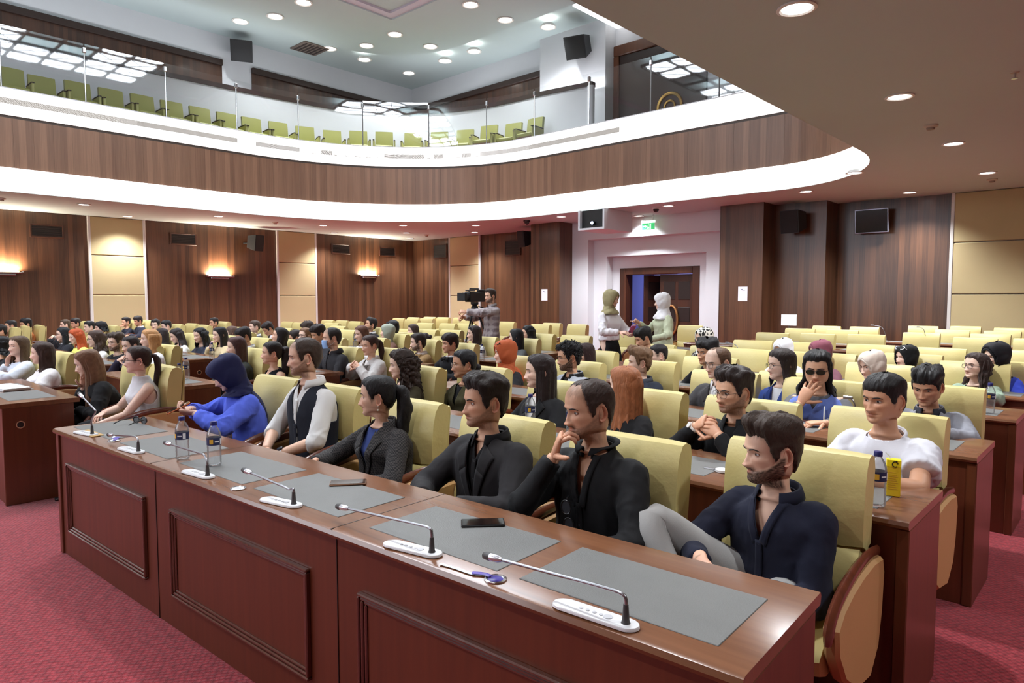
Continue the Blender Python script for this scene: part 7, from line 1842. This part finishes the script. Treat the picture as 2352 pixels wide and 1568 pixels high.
PUR = mat('purple', (92, 76, 176), .4)
ribbon([(1012, 1297), (1050, 1308), (1085, 1320), (1110, 1322), (1128, 1328)], 'white and purple lanyard lying beside the round grommet', (LABW, PUR))
ribbon([(240, 1000), (262, 1003), (258, 1010), (272, 1006), (262, 1014)], 'purple and white lanyard at the left end of the front desk', (LABW, PUR))
p = atz(205, 994, TH_+.002); e = empty('name_plate', (p[0]+.05, p[1], TH_+.002), RZ1, 'small yellow wooden plate at the left corner of the front desk', 'plate')
mb = MB(); mb.box(-.15, .10, -.035, .035, 0, .004, .001); mb.build('plate', mat('yellowplate', (196, 156, 92), .4), e, .5); mb = MB(); mb.box(-.11, .05, -.012, .0, .004, .0046); mb.build('engraving', mat('engr', (150, 108, 60), .5), e, None)
# white papers on the desk at the left edge
p = atz(30, 896, TH_+.002); e = empty('paper_stack', (p[0]-.1, p[1], TH_+.003), .12, 'stack of white papers on the desk at the left edge', 'papers')
for k in range(4): mb = MB(); mb.box(-.30+.004*k, .16+.006*k, -.105, .105-.003*k, k*.006, k*.006+.005); mb.build('sheet', mat('paper', (238, 238, 242), .7), e, None)
# ------------------------------------------------------------------ video camera on tripod
c = aty(1090, 680, 8.45); e = empty('video_camera', tuple(c), P_cm.root.rotation_euler.z+math.radians(28), 'black professional video camera on its tripod beside the cameraman', 'camera')
VB = mat('vidcam', (26, 26, 28), .5); VG = mat('vidgrey', (96, 96, 100), .4)
mb = MB(); mb.box(-.07, .07, -.20, .22, -.10, .08, .015); mb.build('body', VB, e, .6)
mb = MB(); mb.tube([(0, -.18, -.01), (0, -.22, -.01), (0, -.28, -.01), (0, -.32, -.01)], [.05, .06, .065, .075], 18); mb.build('lens_barrel', VB, e, .6)
mb = MB(); mb.box(-.09, .09, -.37, -.31, -.08, .06, .006); mb.build('lens_hood', VB, e, .5)
mb = MB(); mb.tube([(0, -.15, .08), (0, -.13, .13), (0, .10, .13), (0, .13, .08)], .014, 8); mb.build('top_handle', VB, e, 2.)
mb = MB(); mb.tube([(.02, .05, .09), (.05, .12, .10), (.05, .28, .08)], [.02, .028, .034], 12); mb.build('viewfinder', VB, e, .6)
mb = MB(); mb.box(-.16, -.07, -.12, -.10, -.05, .07, .006); mb.build('flip_screen', VG, e, .5)
mb = MB(); mb.cyl((.05, -.30, .10), (.05, -.05, .10), .014, n=10); mb.build('shotgun_microphone', VG, e, .6)
mb = MB(); mb.cyl((.06, .2, .10), (.06, .2, .20), .004, n=6); mb.build('antenna', VB, e, .6)
e2 = empty('tripod', (c[0], c[1], 0), e.rotation_euler.z, 'black camera tripod with spread legs under the video camera', 'tripod'); zt_ = c[2]-.10
mb = MB(); mb.lathe([(.05, zt_-.20), (.07, zt_-.17), (.06, zt_-.08), (.04, zt_-.06), (.07, zt_-.04), (.07, zt_-.002)], 18); mb.build('fluid_head', VB, e2, .6)
mb = MB(); mb.tube([(.05, .05, zt_-.08), (.10, .35, zt_-.16)], .011, 8); mb.build('pan_handle', VB, e2, .6)
for k in range(3):
    a = math.radians(30+120*k); d = np.array([math.cos(a), math.sin(a), 0]); L = MB()
    L.tube([d*.05+np.array([0, 0, zt_-.18]), d*.30+np.array([0, 0, zt_*.45])], .016, 8); L.tube([d*.075+np.array([0, 0, zt_-.20]), d*.30+np.array([0, 0, zt_*.45])], .010, 6); L.tube([d*.30+np.array([0, 0, zt_*.47]), d*.52+np.array([0, 0, .015])], .013, 8); lg = L.build('leg', VB, e2, .6)
    f_ = MB(); f_.lathe([(.025, 0), (.03, .01), (.015, .03)], 12, (d[0]*.52, d[1]*.52, 0)); f_.build('rubber_foot', BLACK, lg, .6)
# bright tablet on a stand at the rear
p = aty(1812, 735, 14.1); e = empty('tablet_screen', (p[0], p[1], TH_), math.radians(4), 'bright white tablet screen on a stand behind the empty chairs', 'screen')
zc_ = p[2]-TH_; mb = MB(); mb.box(-.155, .155, -.010, .010, zc_-.115, zc_+.115, .006); mb.build('tablet', mat('tabl', (210, 212, 214), .3), e, .5)
mb = MB(); mb.box(-.145, .145, -.0125, -.009, zc_-.105, zc_+.105); mb.build('display', mat('display', (240, 248, 248), .3, emit=(236, 246, 246), estr=1.1), e, None)
mb = MB(); mb.tube([(0, .01, 0), (0, .02, zc_-.05)], .012, 8); mb.lathe([(.09, 0), (.085, .012), (.02, .018)], 20); mb.build('stand', VG, e, .6)
# unseen glowing screen added on the stage wall to give neutral fill light
e = empty('added_fill_screen', (-10.2, YF+.12, 3.6), math.radians(180), 'large glowing screen added out of view on the stage wall as fill light', 'screen')
mb = MB(); mb.box(-4.2, 4.2, -.06, .06, -2.2, 2.2, .03); mb.build('screen_frame', BLACK, e, .5)
mb = MB(); mb.box(-4.1, 4.1, -.075, -.055, -2.1, 2.1); mb.build('fill_surface', mat('fill_glow', (245, 245, 245), .6, emit=(232, 242, 255), estr=SCREEN), e, None)
# ---- short labels for chairs are cut to the rules' length
STOP = set('in and with the of at on her his a to behind beside before by from over under black white'.split())
for o in bpy.data.objects:
    l = o.get('label')
    if l and len(l.split()) > 16:
        w = l.split()[:15]
        while w[-1].strip(',') in STOP: w.pop()
        o['label'] = ' '.join(w).rstrip(',')
